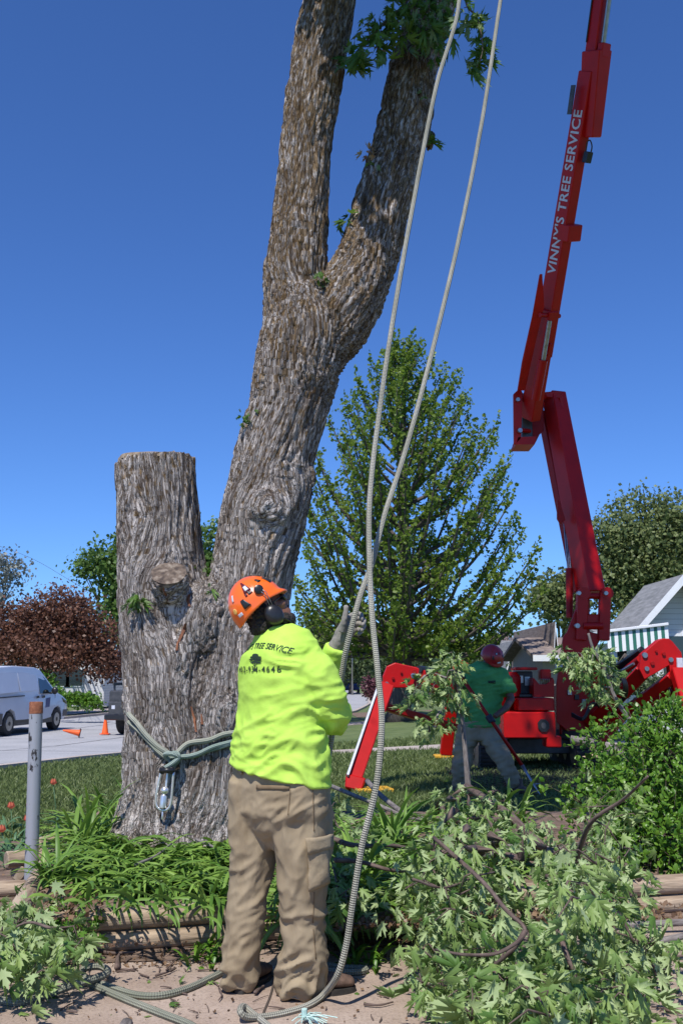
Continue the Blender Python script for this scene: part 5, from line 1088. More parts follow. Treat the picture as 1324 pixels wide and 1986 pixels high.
fist(s0.lerp(s2, 0.52), s2-s0, w2o, M['glove_dark']); fist(s0.lerp(s2, 0.06), s2-s0, w2o, M['glove_dark'])

# ================================================================== CUT BOUGHS
def bough(label, main, r0, tufts=(), side=None, nleaf=10, size=0.070, seed=1, mat='leaf_fg', bark='bark_brown', droop=(0.1, -0.25, -0.8), spread=0.055, Y=None, r1=None, cat='branch', name='cut_branch', bare=False, group=None, dens=1.0):
    """main: rows (px,py,z) on a height z, or (px,py,None,Y); tufts: (px,py,z) leaf tufts joined to the stem by twigs"""
    r = random.Random(seed)
    def pt(t): return at(t[0], t[1], t[3]) if len(t) > 3 else onz(t[0], t[1], t[2])
    P = [V(p) for p in smoothpts([pt(t) for t in main], 6)]; N_ = len(P); r1 = r1 or r0*0.3
    root = empty(name, P[0], label, cat, group); m_ = MB(); m_.tube(P, [r0+(r1-r0)*i/(N_-1) for i in range(N_)], n=9); pos = []; tips = []
    def tuft(c, q, n):
        mid = q.lerp(c, 0.5)+V((r.gauss(0, 0.02), r.gauss(0, 0.02), 0.03)); m_.tube([q, mid, c], [max(0.0035, r1*0.9), 0.0032, 0.002], n=5)
        for k in range(n):
            t = r.uniform(0.35, 1.12); b = q.lerp(mid, t*2) if t < 0.5 else mid.lerp(c, t*2-1); o_ = V((r.gauss(0, spread), r.gauss(0, spread), r.gauss(0, spread*0.7)-0.01)); p = b+o_; pos.append(tuple(p)); d = (c-q); d = d.normalized() if d.length > 1e-4 else V((0, 0, -1))
            tips.append(tuple(d*0.35+o_.normalized()*0.35+V(droop)))
    if side:
        k0, cnt, L0, L1, upz = side
        for i in range(cnt):
            q = P[int((k0+(1-k0)*(i+r.random())/cnt)*(N_-1))]; az = r.uniform(0, 2*PI); L_ = r.uniform(L0, L1); c = q+V((math.cos(az)*L_, math.sin(az)*L_*0.7, r.uniform(-0.3, 0.6)*L_*upz)); 
            fl = 0.05; c.z = max(c.z, gh(c.x, c.y)+fl); tuft(c, q, int(nleaf*dens))
    nodes = list(P); todo = [(pt(t), (t[4] if len(t) > 4 else 1)) for t in tufts]; todo.sort(key=lambda e: min((a-e[0]).length for a in P))
    for c, kk in todo:
        q = min(nodes, key=lambda a: (a-c).length); tuft(c, q, int(nleaf*kk*dens)); nodes.append(c)
    m_.build('stem', M[bark], root, smooth=True)
    if pos: leaves('foliage', 'maple', pos, np.array(tips), size, M[mat], root, jitter=0.28)
    return root
def fillpx(poly, n, seed, z0, z1):
    r = random.Random(seed); xs_ = [p[0] for p in poly]; ys_ = [p[1] for p in poly]; out = []
    while len(out) < n:
        x, y = r.uniform(min(xs_), max(xs_)), r.uniform(min(ys_), max(ys_)); c = False; j = len(poly)-1
        for i in range(len(poly)):
            (xi, yi), (xj, yj) = poly[i], poly[j]
            if (yi > y) != (yj > y) and x < (xj-xi)*(y-yi)/(yj-yi)+xi: c = not c
            j = i
        if c: out.append((x, y, r.uniform(z0, z1)))
    return out
bough('long cut maple bough with its stem bent sharply in the middle of the pile', [(841, 1625, 0.62), (930, 1705, 0.56), (978, 1762, 0.52), (1018, 1806, 0.46), (970, 1846, 0.42), (905, 1852, 0.38), (845, 1842, 0.34)], 0.010, fillpx([(800, 1640), (960, 1640), (1000, 1790), (880, 1830), (790, 1820)], 60, 31, 0.1, 0.5), seed=31, r1=0.005, spread=0.06)
bough('cut maple bough lowest in the pile, resting on the path at its left end', [(1018, 1806, 0.46), (990, 1845, 0.40), (930, 1890, 0.28), (859, 1912, 0.2)], 0.011, fillpx([(830, 1820), (1010, 1830), (1000, 1930), (810, 1940), (800, 1900)], 46, 32, 0.05, 0.28), seed=32, r1=0.004)
bough('cut maple bough with a thick stem crossing the top of the pile by the lawn', [(905, 1525, 0.55), (950, 1556, 0.5), (987, 1581, 0.48), (1020, 1615, 0.42), (1052, 1645, 0.36)], 0.026, fillpx([(840, 1550), (960, 1520), (1040, 1600), (1010, 1680), (830, 1660)], 52, 33, 0.3, 0.62), seed=33, r1=0.03, spread=0.07)
bough('tall cut maple bough rising to the upper right in front of the shrub', [(1110, 1868, 0.1), (1096, 1822, 0.2), (1088, 1753, 0.3), (1104, 1727, 0.36), (1124, 1643, 0.6), (1150, 1590, 0.75), (1207, 1551, 0.85), (1255, 1506, 0.98)], 0.020, fillpx([(1080, 1560), (1190, 1540), (1250, 1500), (1240, 1640), (1130, 1800), (1050, 1780)], 62, 34, 0.25, 0.7), seed=34, r1=0.005)
bough('cut maple bough spilling over the timbers in the right half of the pile', [(1060, 1700, 0.45), (1130, 1720, 0.45), (1190, 1760, 0.35), (1230, 1830, 0.2)], 0.014, fillpx([(1040, 1620), (1190, 1640), (1240, 1760), (1200, 1840), (1080, 1800)], 48, 35, 0.1, 0.45), seed=35, r1=0.005)
bough('cut maple bough with bright leaf tips reaching right across the path', [(1085, 1840, 0.25), (1150, 1870, 0.2), (1230, 1868, 0.15), (1290, 1880, 0.12)], 0.010, fillpx([(1130, 1820), (1240, 1800), (1318, 1860), (1300, 1905), (1180, 1890)], 30, 36, 0.05, 0.25), seed=36, r1=0.004)
bough('big leafy bough heaped on the path nearest the camera, left half', [(1020, 1810, 0.4), (1000, 1880, 0.3), (960, 1950, 0.2), (930, 2010, 0.1)], 0.013, fillpx([(900, 1850), (1060, 1820), (1090, 1990), (910, 1995)], 60, 37, 0.08, 0.4), seed=37, r1=0.005, size=0.085)
bough('big leafy bough heaped on the path nearest the camera, right half', [(1080, 1800, 0.4), (1110, 1880, 0.28), (1150, 1940, 0.16), (1180, 1990, 0.08)], 0.012, fillpx([(1040, 1830), (1150, 1830), (1260, 1940), (1230, 1990), (1050, 1995)], 56, 38, 0.05, 0.32), seed=38, r1=0.004, size=0.085)
bough('slim twiggy bough with reddish stems in the middle left of the pile', [(800, 1705, 0.55), (860, 1722, 0.5), (920, 1700, 0.5), (965, 1690, 0.46)], 0.006, fillpx([(770, 1660), (900, 1650), (900, 1730), (780, 1740)], 22, 39, 0.25, 0.5), seed=39, r1=0.004)
bough('leafy bough poking up left of the pile beside the strap leaves', [(700, 1640, 0.35), (660, 1610, 0.4), (640, 1570, 0.45)], 0.010, fillpx([(640, 1540), (720, 1570), (760, 1640), (650, 1650)], 16, 40, 0.3, 0.5), seed=40, r1=0.004, size=0.08)
bough('wilted leafy twig hanging in the bed behind the knee of the first worker', [(640, 1660, 0.4), (650, 1700, 0.36), (655, 1740, 0.3)], 0.006, fillpx([(635, 1660), (690, 1680), (700, 1780), (640, 1770)], 14, 41, 0.2, 0.4), seed=41, r1=0.003, size=0.085)
bough('heap of cut maple twigs with pale drooping leaves at the left picture edge', [(140, 1800, 0.22), (100, 1800, 0.28), (50, 1790, 0.28), (-20, 1830, 0.2)], 0.009, fillpx([(-10, 1750), (60, 1750), (165, 1800), (120, 1890), (-10, 1910)], 62, 42, 0.05, 0.26), seed=42, r1=0.004, size=0.085)
bough('greener cut twig lying on the soil by the bed corner', [(95, 1750, 0.2), (140, 1765, 0.2), (168, 1790, 0.15)], 0.006, fillpx([(80, 1745), (170, 1760), (180, 1830), (100, 1800)], 14, 43, 0.1, 0.24), seed=43, r1=0.003, size=0.06, mat='leaf_shrub')
# upright cut branches
SB_ = [(908, 1535, 0, 8.5), (905, 1500, 0, 8.5), (900, 1440, 0, 8.5), (893, 1370, 0, 8.5), (884, 1300, 0, 8.5)]
bough('thin cut maple branch standing upright in front of the second worker', SB_, 0.027, [(x, y, 0, 8.5+random.uniform(-0.2, 0.2), k) for x, y, k in [(868, 1268, 1.3), (858, 1285, 1), (880, 1275, 1), (825, 1310, 1.2), (845, 1325, 1), (812, 1325, .8), (800, 1350, 1.2), (815, 1365, 1), (835, 1345, 1), (860, 1345, 1), (820, 1390, .9), (845, 1410, .8), (850, 1385, .8), (878, 1360, 1), (895, 1345, .8), (910, 1355, .8), (890, 1330, .8), (865, 1315, 1), (832, 1420, .6), (790, 1345, .7), (878, 1300, .8)]], nleaf=16, size=0.085, seed=51, r1=0.013, bark='bark_grey', spread=0.06)
bough('cut maple branch leaning up in front of the red lift with leaves round its top', [(1246, 1437, 0, 8.0), (1215, 1390, 0, 8.0), (1190, 1350, 0, 8.0), (1172, 1300, 0, 8.0), (1150, 1260, 0, 8.0), (1140, 1228, 0, 8.0)], 0.020, [(x, y, 0, 8.0+random.uniform(-0.15, 0.15), k) for x, y, k in [(1085, 1262, 1), (1100, 1275, 1.2), (1120, 1265, 1.2), (1135, 1285, 1.2), (1110, 1295, 1.2), (1150, 1265, 1), (1165, 1275, 1), (1175, 1295, 1), (1185, 1310, 1), (1145, 1300, 1.2), (1130, 1330, 1.1), (1155, 1335, 1.1), (1140, 1350, 1), (1165, 1345, .8), (1125, 1310, 1), (1190, 1330, .6), (1090, 1280, .7)]], nleaf=18, size=0.078, seed=52, r1=0.010, bark='bark_grey', spread=0.05)
bough('leafless grey branch lying across the lawn edge right of the first worker', [(632, 1520, 0.35), (680, 1540, 0.38), (730, 1560, 0.36), (790, 1585, 0.3), (830, 1592, 0.25)], 0.020, seed=53, r1=0.012, bark='bark_grey')
bough('leafless forked grey branch just behind the hanging rope on the lawn', [(712, 1515, 0.32), (735, 1540, 0.33), (780, 1575, 0.3), (815, 1585, 0.26), (860, 1640, 0.25)], 0.026, seed=54, r1=0.014, bark='bark_grey')
bough('bare brown branch crossing the strap leaves below the grey ones', [(640, 1625, 0.5), (690, 1640, 0.48), (760, 1640, 0.44), (812, 1650, 0.4)], 0.016, seed=55, r1=0.009)
bough('bare brown branch crossing the strap leaves, lowest of the bare ones', [(650, 1668, 0.48), (700, 1672, 0.44), (760, 1688, 0.40), (820, 1690, 0.34)], 0.013, seed=56, r1=0.008)
bough('thick bare limb lying along the bed behind the fallen leafy boughs', [(930, 1652, 0.32), (1000, 1650, 0.32), (1080, 1652, 0.3), (1130, 1640, 0.3)], 0.045, seed=57, r1=0.03, bark='bark_grey')
bough('curved bare limb emerging from under the shrub on the bed', [(1140, 1650, 0.3), (1175, 1660, 0.32), (1210, 1680, 0.3), (1240, 1705, 0.25)], 0.028, seed=58, r1=0.02, bark='bark_brown')
bough('grey bare limb lying on the path at the right edge, upper one', [(1130, 1802, 0.05), (1200, 1796, 0.05), (1340, 1788, 0.06)], 0.024, seed=59, r1=0.018, bark='bark_grey')
bough('grey bare limb lying on the path at the right edge, lower one', [(1128, 1850, 0.04), (1220, 1838, 0.08), (1340, 1812, 0.13)], 0.024, seed=60, r1=0.016, bark='bark_grey')
bough('short thin bare twig with a forked tip on the path under the lower limb', [(1235, 1843, 0.02), (1280, 1856, 0.02), (1340, 1852, 0.03)], 0.008, seed=61, r1=0.005)
# broken limb with torn pale wood
bl = empty('broken_limb', at(1200, 1462, 7.9), 'thick broken grey limb with a torn pale end leaning in the shrub beside the tracks', 'branch')
m_ = MB(); m_.tube([V(p) for p in smoothpts([at(1106, 1434, 7.9), at(1140, 1440, 7.9), at(1175, 1452, 7.9), at(1205, 1466, 7.85)], 5)], [0.030+0.001*i for i in range(16)], n=12); m_.build('limb', M['bark_grey'], bl, smooth=True)
m_ = MB(); q = lambda x, y, d=0: at(x, y, 7.85+d)
m_.add([q(1128, 1467), q(1150, 1462, -0.03), q(1140, 1446), q(1160, 1452, -0.04), q(1186, 1462, -0.02), q(1184, 1470), q(1160, 1471, -0.05), q(1140, 1470, -0.02), q(1150, 1464, 0.05), q(1184, 1466, 0.06)], [(0, 1, 7), (1, 6, 7), (1, 3, 6), (2, 3, 1), (3, 4, 6), (4, 5, 6), (0, 8, 7), (7, 8, 9), (7, 9, 5), (2, 8, 1), (3, 9, 4), (2, 9, 3), (2, 8, 9)])
m_.build('torn_wood', M['freshwood'], bl)
# round-leaved shrub at the right edge
shr = empty('shrub', G(1300, 1700), 'dense round-leaved green shrub at the right edge behind the timbers', 'shrub')
pos = []; stems = MB(); sb = G(1290, 1690); r_ = random.Random(5)
for (px, py, Yq, rr, n) in [(1290, 1480, 6.9, 0.34, 1500), (1250, 1560, 6.8, 0.30, 1200), (1300, 1620, 6.6, 0.30, 1200), (1200, 1610, 6.9, 0.24, 700), (1180, 1500, 7.4, 0.22, 500), (1330, 1400, 6.9, 0.22, 600), (1235, 1425, 7.0, 0.20, 450), (1340, 1550, 6.8, 0.32, 900), (1130, 1560, 7.3, 0.2, 260), (1280, 1385, 7.0, 0.14, 200), (1160, 1440, 7.6, 0.18, 260), (1250, 1660, 6.6, 0.2, 500), (1320, 1680, 6.45, 0.22, 700), (1200, 1560, 6.9, 0.2, 400)]:
    c = at(px, py, Yq)
    for _ in range(int(n*1.1)//10):
        d = V((r_.gauss(0, 1), r_.gauss(0, 1), r_.gauss(0, 1))).normalized(); tip_ = c+V((d.x*rr, d.y*rr, d.z*rr))*r_.choice((0.7, 0.9, 1.0, 1.1, 1.45)); b = c+d*rr*0.25
        if r_.random() < 0.35: stems.tube([c+(b-c)*0.2, b, tip_], [0.003, 0.002, 0.001], n=4)
        for k in range(10):
            t = r_.uniform(0.2, 1.05); pos.append(tuple(b.lerp(tip_, t)+V((r_.gauss(0, 0.016), r_.gauss(0, 0.016), r_.gauss(0, 0.016)))))
sb = sb+V((0, 0.35, 0))
for _ in range(4): stems.tube([sb+V((r_.gauss(0, 0.05), r_.gauss(0, 0.05), -0.1)), at(1280+r_.gauss(0, 30), 1560, 6.8), at(1280+r_.gauss(0, 60), 1420, 6.9)], [0.004, 0.003, 0.001], n=5)
stems.build('stems', M['bark_brown'], shr, smooth=True); leaves('foliage', 'oval', pos, (0, -0.2, 0.5), 0.042, M['leaf_shrub'], shr, nrm=(0, -0.5, 0.8), jitter=0.55)

# ================================================================== THE RED LIFT
LF = empty('tracked_lift', V((3.6, 15.3, 0)), 'red tracked aerial lift on spread outriggers with its lettered boom raised high', 'aerial lift')
def lp(name, mb_, mat='red', auto=True, par=None, bev=0): return mb_.build(name, M[mat] if isinstance(mat, str) else mat, par or LF, autosmooth=auto, bevel=bev)
def plate(pts, Y, th, name=None, mat='red', mb_=None, par=None):
    m_ = mb_ or MB(); m_.prism([at(x, y, Y) for x, y in pts], V((0, th, 0)))
    return lp(name, m_, mat, auto=False, par=par, bev=0.008) if name else m_
def pbox(x0, x1, y0, y1, Y, d, name, mat='red', par=None, bev=0.015):
    a, b = at(x0, y1, Y), at(x1, y0, Y); m_ = MB(); m_.beam(V(((a.x+b.x)/2, Y+d/2, a.z)), V(((a.x+b.x)/2, Y+d/2, b.z)), b.x-a.x, d, bev=bev); return lp(name, m_, mat, par=par)
def pbeam(a, b, w, d, name=None, mat='red', ref=(1, 0, 0), w1=None, d1=None, par=None, bev=0.012):
    m_ = MB(); m_.beam(at(*a), at(*b), w, d, ref=ref, w1=w1, d1=d1, bev=bev)
    return lp(name, m_, mat, par=par) if name else m_
def pcyl(a, b, r, name, mat='steel_dull', par=None, n=16):
    m_ = MB(); m_.tube([at(*a), at(*b)], r, n=n); return lp(name, m_, mat, par=par)
def pin(px, py, Y, r, L_=0.08, mat='steel_dull', par=None, name='pin'):
    m_ = MB(); c = at(px, py, Y); m_.tube([c-V((0, L_, 0)), c-V((0, L_*0.15, 0)), c], [r*0.9, r, r], n=14); return lp(name, m_, mat, par=par)
# tracks and chassis
def track(x0, x1, y0, L_, label=None):
    tr_ = MB(); h = 0.46; r = h/2; yc0, yc1 = y0+r, y0+L_-r; prof = []
    for k in range(13): a = PI/2+PI*k/12; prof.append((yc0+r*math.cos(a), r+r*math.sin(a)))
    for k in range(13): a = -PI/2+PI*k/12; prof.append((yc1+r*math.cos(a), r+r*math.sin(a)))
    n = len(prof); vs = [(x, y, z+0.02) for x in (x0, x1) for y, z in prof]; tr_.add([V(v) for v in vs], [(i, (i+1) % n, n+(i+1) % n, n+i) for i in range(n)]+[tuple(range(n)), tuple(range(2*n-1, n-1, -1))])
    cum = 0; per = []
    for i in range(n):
        a, b = prof[i], prof[(i+1) % n]; L0 = math.hypot(b[0]-a[0], b[1]-a[1]); k = max(1, int(L0/0.09))
        for j in range(k):
            t = (j+0.5)/k; y, z = a[0]+(b[0]-a[0])*t, a[1]+(b[1]-a[1])*t; dy, dz = (b[0]-a[0])/L0, (b[1]-a[1])/L0; nn = V((0, dz, -dy))
            c = V(((x0+x1)/2, y, z+0.02))-nn*-0.012; tr_.beam(c-V(((x1-x0)*0.5, 0, 0)), c+V(((x1-x0)*0.5, 0, 0)), 0.035, 0.03, ref=(0, dy, dz), bev=0.004)
    t_ = lp('track', tr_, 'rubber')
    m_ = MB()
    for i in range(4):
        yy_ = yc0+(yc1-yc0)*i/3; m_ = MB(); m_.tube([V((x0-0.01, yy_, r+0.02)), V((x1+0.01, yy_, r+0.02))], 0.13 if i in (1, 2) else 0.17, n=18); lp('roller', m_, 'grey_dark', par=t_)
    
xt0, xt1 = at(1112, 1440, 14.9).x, at(1162, 1440, 14.9).x
track(xt0, xt1, 14.75, 2.0); xl = at(930, 1440, 14.9).x; track(xl, xl+0.34, 14.9, 2.0)
pbox(985, 1120, 1432, 1462, 15.2, 1.4, 'undercarriage', 'grey_dark')
pbox(1060, 1088, 1428, 1450, 14.3, 0.35, 'step')
# engine housing, left to right
eb = pbox(977, 1076, 1381, 1432, 14.3, 1.1, 'engine_box'); 
m_ = MB(); c = at(1053, 1407, 14.29); m_.tube([c, c-V((0, 0.012, 0))], [(0.085, 0.095)]*2, n=8, ref=(1, 0, 0.42)); lp('lamp_recess', m_, 'black', par=eb); m_ = MB(); m_.tube([c+V((0, -0.01, 0)), c-V((0, 0.022, 0))], [(0.035, 0.045)]*2, n=12, ref=(1, 0, 0)); lp('lamp_lens', m_, 'grey_dark', par=eb)
pbox(1004, 1074, 1354, 1379, 14.42, 0.95, 'upper_box'); pbox(962, 1000, 1312, 1400, 14.9, 0.8, 'side_tank')
m_ = MB(); m_.tube([at(988, 1350, 14.8), at(988, 1312, 14.8), at(988, 1303, 14.8)], [0.16, 0.16, 0.1], n=20); lp('fuel_tank', m_)
plate([(1034, 1352), (1034, 1314), (1045, 1327), (1059, 1327), (1071, 1314), (1074, 1320), (1074, 1352)], 14.6, 0.35, 'control_hood')
pbox(1048, 1068, 1298, 1320, 14.8, 0.2, 'control_box'); m_ = MB(); c = at(1056, 1321, 14.58)
for k in range(5): m_.tube([at(1047+k*4, 1326, 14.62), at(1048+k*4, 1317, 14.60)], 0.012, n=8)
lp('levers', m_, 'steel_dull')
pbox(1001, 1032, 1302, 1346, 15.0, 0.35, 'battery_cabinet', 'grey_dark'); m_ = MB(); a = at(994, 1297, 14.9); b = at(1036, 1297, 14.9); m_.beam(a, b, 0.04, 0.45, ref=(0, 0, 1), bev=0.01); lp('cabinet_lid', m_)
for (x0, x1, y0, y1) in [(1004, 1014, 1310, 1325), (1017, 1027, 1312, 1330)]: pbox(x0, x1, y0, y1, 14.98, 0.03, 'cabinet_switch', 'steel_dull', bev=0.004)
pbox(1005, 1033, 1345, 1353, 14.7, 0.3, 'valve_block', 'black')
# turret: two cheek plates and a core
cheek = [(1122, 1165), (1140, 1150), (1140, 1225), (1165, 1232), (1150, 1260), (1196, 1335), (1206, 1395), (1160, 1430), (1100, 1418), (1078, 1400), (1078, 1330), (1092, 1235), (1100, 1225)]
plate(cheek, 15.0, 0.07, 'turret_plate', 'red'); plate([(x+3, y) for x, y in cheek], 15.5, 0.07, 'turret_plate', 'red_dull')
pbox(1085, 1192, 1330, 1425, 15.1, 0.38, 'turret_core', 'red_dull')
pbox(1078, 1090, 1278, 1300, 14.95, 0.05, 'warning_plate', 'white_decal', bev=0.004)
m_ = MB(); m_.tube([at(1140, 1432, 15.4), at(1140, 1416, 15.4)], 0.55, n=36); lp('slew_ring', m_, 'grey_dark')
plate([(1160, 1428), (1150, 1405), (1180, 1395), (1215, 1395), (1190, 1425), (1168, 1445)], 14.85, 0.3, 'outrigger_mount')
# knuckle links with pins
for x in (1127, 1171):
    m_ = MB(); m_.beam(at(x-2, 1242, 15.0), at(x+1, 1150, 15.0), 0.16, 0.14, bev=0.01); m_.tube([at(x+1, 1152, 15.08)+V((0, 0.0, 0)), at(x+1, 1152, 15.08)+V((0, -0.16, 0))], 0.09, n=18); lp('link_arm', m_)
    pin(x+1 if x > 1150 else x-7, 1151, 14.93, 0.034)
pcyl((1118, 1156, 15.05), (1180, 1156, 15.05), 0.045, 'cross_pin', 'red'); pcyl((1130, 1214, 14.95), (1168, 1214, 14.95), 0.055, 'cross_pin', 'red')
pbox(1134, 1162, 1191, 1213, 14.98, 0.25, 'knuckle_block')
pin(1117, 1214, 14.95, 0.04); 
# lower arm: box section turned so two faces show
refb = (0.82, -0.57, 0)
la = pbeam((1146, 1152, 15.25), (1073, 766, 15.9), 0.30, 0.34, 'lower_arm', ref=(0.93, 0.37, 0), w1=0.27, d1=0.32)
m_ = MB(); m_.beam(at(1122, 1148, 15.5), at(1053, 800, 16.1), 0.15, 0.16, ref=(0.93, 0.37, 0), bev=0.01); lp('side_arm', m_, 'red_dull')
plate([(1080, 968), (1086, 975), (1096, 1008), (1086, 1016), (1080, 1006)], 15.4, 0.06, 'bracket', 'red_dull')
pcyl((1104, 1198, 15.35), (1103, 1103, 15.45), 0.055, 'lift_cylinder', 'red_dull'); 
for dx in (-3, 0, 3): pcyl((1103+dx, 1104, 15.45), (1094+dx, 992, 15.7), 0.011, 'piston_rod', 'steel_dull', n=8)
# elbow
Ye = 15.7
plate([(1056, 760), (1086, 758), (1091, 768), (1093, 800), (1088, 800), (1084, 772), (1060, 770)], Ye, 0.36, 'elbow_bracket')
plate([(995, 764), (1008, 752), (1013, 762), (1010, 850), (1000, 862), (996, 860)], Ye-0.25, 0.06, 'elbow_plate')
plate([(1030, 760), (1053, 765), (1054, 835), (1046, 842), (1036, 862), (1002, 862), (1006, 846), (1030, 846)], Ye+0.2, 0.06, 'elbow_plate', 'red_dull')
m_ = MB(); m_.prism([at(1000, 862, Ye-0.25), at(1036, 862, Ye-0.25), at(1040, 846, Ye-0.25), at(1004, 848, Ye-0.25)], V((0, 0.5, 0))); lp('elbow_base', m_, auto=False)
pcyl((1006, 834, Ye-0.2), (1026, 836, Ye), 0.035, 'cross_pin', 'red'); pin(1007, 836, Ye-0.26, 0.04, 0.06); pin(1003, 776, Ye-0.26, 0.035, 0.05)
pbox(1012, 1030, 762, 850, Ye, 0.2, 'elbow_core', 'grey_dark')
m_ = MB()
for k in range(5):
    m_.tube([V(p) for p in smoothpts([at(1034+k*2, 800-k*6, Ye-0.1), at(1042+k, 775-k*4, Ye-0.2), at(1046, 755, Ye-0.1), at(1044+k, 735, Ye)], 4)], 0.014, n=6)
lp('hoses', m_, 'black')
# upper boom in sections, leaning over towards the camera; its left face carries the lettering
UB = (0.80, 0.60, 0)
YB = [(1029, 805, 15.6), (1050, 670, 14.95), (1062, 600, 14.6), (1082, 500, 14.15), (1112, 340, 13.5), (1133, 230, 13.1), (1150, 120, 12.75), (1182, -110, 12.1)]
def yb(py):
    for (x0, y0, Y0), (x1, y1, Y1) in zip(YB, YB[1:]):
        if y0 >= py >= y1: return Y0+(Y1-Y0)*(y0-py)/(y0-y1)
    return YB[-1][2] if py < YB[-1][1] else YB[0][2]
def bp3(px, py, dY=0.0): return at(px, py, yb(py)+dY)
def bbeam(a, b, w, d, nm, mat='red', w1=None, d1=None, ref=UB, bev=0.012):
    m_ = MB(); m_.beam(a, b, w, d, ref=ref, w1=w1, d1=d1, bev=bev); return lp(nm, m_, mat)
bbeam(bp3(1027, 812), bp3(1062, 600), 0.19, 0.30, 'boom_foot', 'red')
A, B = bp3(1050, 690), bp3(1142, 138); b2 = bbeam(A, B, 0.19, 0.285, 'main_boom', 'red', w1=0.175, d1=0.26)
t = (B-A).normalized(); r, q = frame(t, UB); qn = q if q.y < 0 else -q
bbeam(bp3(1136, 266, -0.02)+r*0.035+qn*0.04, bp3(1148, 98, -0.02)+r*0.035+qn*0.05, 0.19, 0.27, 'boom_sleeve', 'red', w1=0.25, d1=0.34)
bbeam(bp3(1149, 125), bp3(1180, -110), 0.19, 0.20, 'inner_boom', 'red')
def bplate(pts, off, th, mat='red'):
    m_ = MB(); m_.prism([bp3(x, y, off) for x, y in pts], V((0, th, 0))); return lp('boom_web', m_, mat, auto=False, bev=0.006)
bplate([(1046, 531), (1051, 531), (1055, 596), (1050, 612), (1030, 700), (1018, 756), (1003, 756), (1012, 700), (1032, 610)], -0.16, 0.05)
bplate([(1079, 556), (1084, 612), (1066, 636), (1062, 622), (1070, 590)], 0.0, 0.05)
mm_ = MB(); mm_.tube([bp3(1046, 611, -0.2), bp3(1084, 613, 0.02)], 0.035, n=14); lp('cross_pin', mm_, 'red')
def btube(pts, rr, nm, mat): m_ = MB(); m_.tube(pts, rr, n=16); return lp(nm, m_, mat)
btube([bp3(1065, 622, -0.22), bp3(1052, 702, -0.28)], 0.035, 'piston_rod', 'steel_dull'); btube([bp3(1053, 698, -0.28), bp3(1038, 775, -0.3)], 0.07, 'boom_cylinder', 'red')
bbeam(bp3(1060, 690, -0.15), bp3(1066, 665, -0.15), 0.05, 0.06, 'bracket', 'red')
c0_, c1_ = bp3(1095, 466), bp3(1099, 434); bbeam(c0_+r*0.035+qn*0.04, c1_+r*0.035+qn*0.04, 0.27, 0.24, 'boom_collar', 'red'); bbeam(c0_+r*0.12+qn*0.05, c1_+r*0.12+qn*0.05, 0.12, 0.16, 'collar_bracket', 'red')
m_ = MB(); m_.beam(bp3(1136, 316, -0.1), bp3(1141, 294, -0.1), 0.10, 0.10, ref=UB, bev=0.008); lp('valve', m_, 'black')
m_ = MB(); m_.tube([V(p) for p in smoothpts([bp3(1135, 300, -0.1), bp3(1137, 278, -0.1), bp3(1143, 272, -0.1), bp3(1147, 284, -0.1), bp3(1144, 300, -0.1)], 5)], 0.010, n=6); lp('hose', m_, 'black')
bbeam(bp3(1168, 112, -0.12), bp3(1172, 84, -0.12), 0.17, 0.10, 'rod_mount', 'red'); btube([bp3(1168, 92, -0.13), bp3(1194, -105, -0.13)], 0.036, 'piston_rod', 'steel_dull')
m_ = MB(); m_.beam(bp3(1112, 165, 0.0)-r*0.01, bp3(1104, 222, 0.0)-r*0.01, 0.02, 0.08, ref=UB, bev=0.003); lp('guide_rail', m_, 'grey_dark'); btube([bp3(1136, 82), bp3(1160, -95)], 0.010, 'cable', 'black')
for k_ in range(7):
    c_ = bp3(1137+k_*2.4, 256-k_*24, -0.02)+r*0.16+qn*0.02; btube([c_-r*0.02, c_+r*0.012], 0.014, 'bolt', 'steel_dull')
v, f = textmesh("VINNY'S TREE SERVICE", 0.30, 0.006, 'LEFT', 1.06); wd = max(p[0] for p in v)
s0_ = (bp3(1056, 530)-A).dot(t); s1_ = (bp3(1108, 212)-A).dot(t); kx = (s1_-s0_)/wd; L_ab = (B-A).length
vv = []
for x, y, _ in v:
    sx = s0_+x*kx; half = 0.095+(0.0875-0.095)*sx/L_ab; vv.append(A+t*sx-r*(half+0.004)+qn*(0.085-y*0.78))
raw('lettering', vv, f, M['white_decal'], b2)
# front-left outrigger
OL = MB(); OL.prism([at(x, y, 13.2) for x, y in [(742, 1312), (750, 1292), (766, 1285), (806, 1294), (826, 1301), (828, 1334), (802, 1334), (760, 1334), (743, 1338)]], V((0, 0.16, 0))); ol = lp('outrigger_head', OL, auto=False, bev=0.012)
for x, y, r in [(749, 1327, 0.035), (778, 1304, 0.016), (762, 1315, 0.02), (803, 1303, 0.03), (791, 1326, 0.022)]: pin(x, y, 13.21, r, 0.035, 'steel_dull' if r > 0.03 else 'red_dull', par=ol)
pbeam((748, 1330, 13.15), (686, 1514, 12.35), 0.20, 0.16, 'outrigger_leg', ref=(1, 0.2, 0), w1=0.17); m_ = MB(); d_ = -0.09
a, b = at(745, 1334, 13.1), at(684, 1508, 12.3); rr_, qq_ = frame(b-a, (1, 0.2, 0)); m_.beam(a-rr_*0.085-V((0, 0.06, 0)), b-rr_*0.07-V((0, 0.06, 0)), 0.03, 0.06, ref=(1, 0.2, 0), bev=0.003); lp('reflective_strip', m_, 'white_decal')
pbeam((690, 1508, 12.35), (684, 1534, 12.3), 0.24, 0.2, 'foot', w1=0.2); pbeam((746, 1340, 13.2), (746, 1374, 13.2), 0.12, 0.12, 'leg_knuckle')
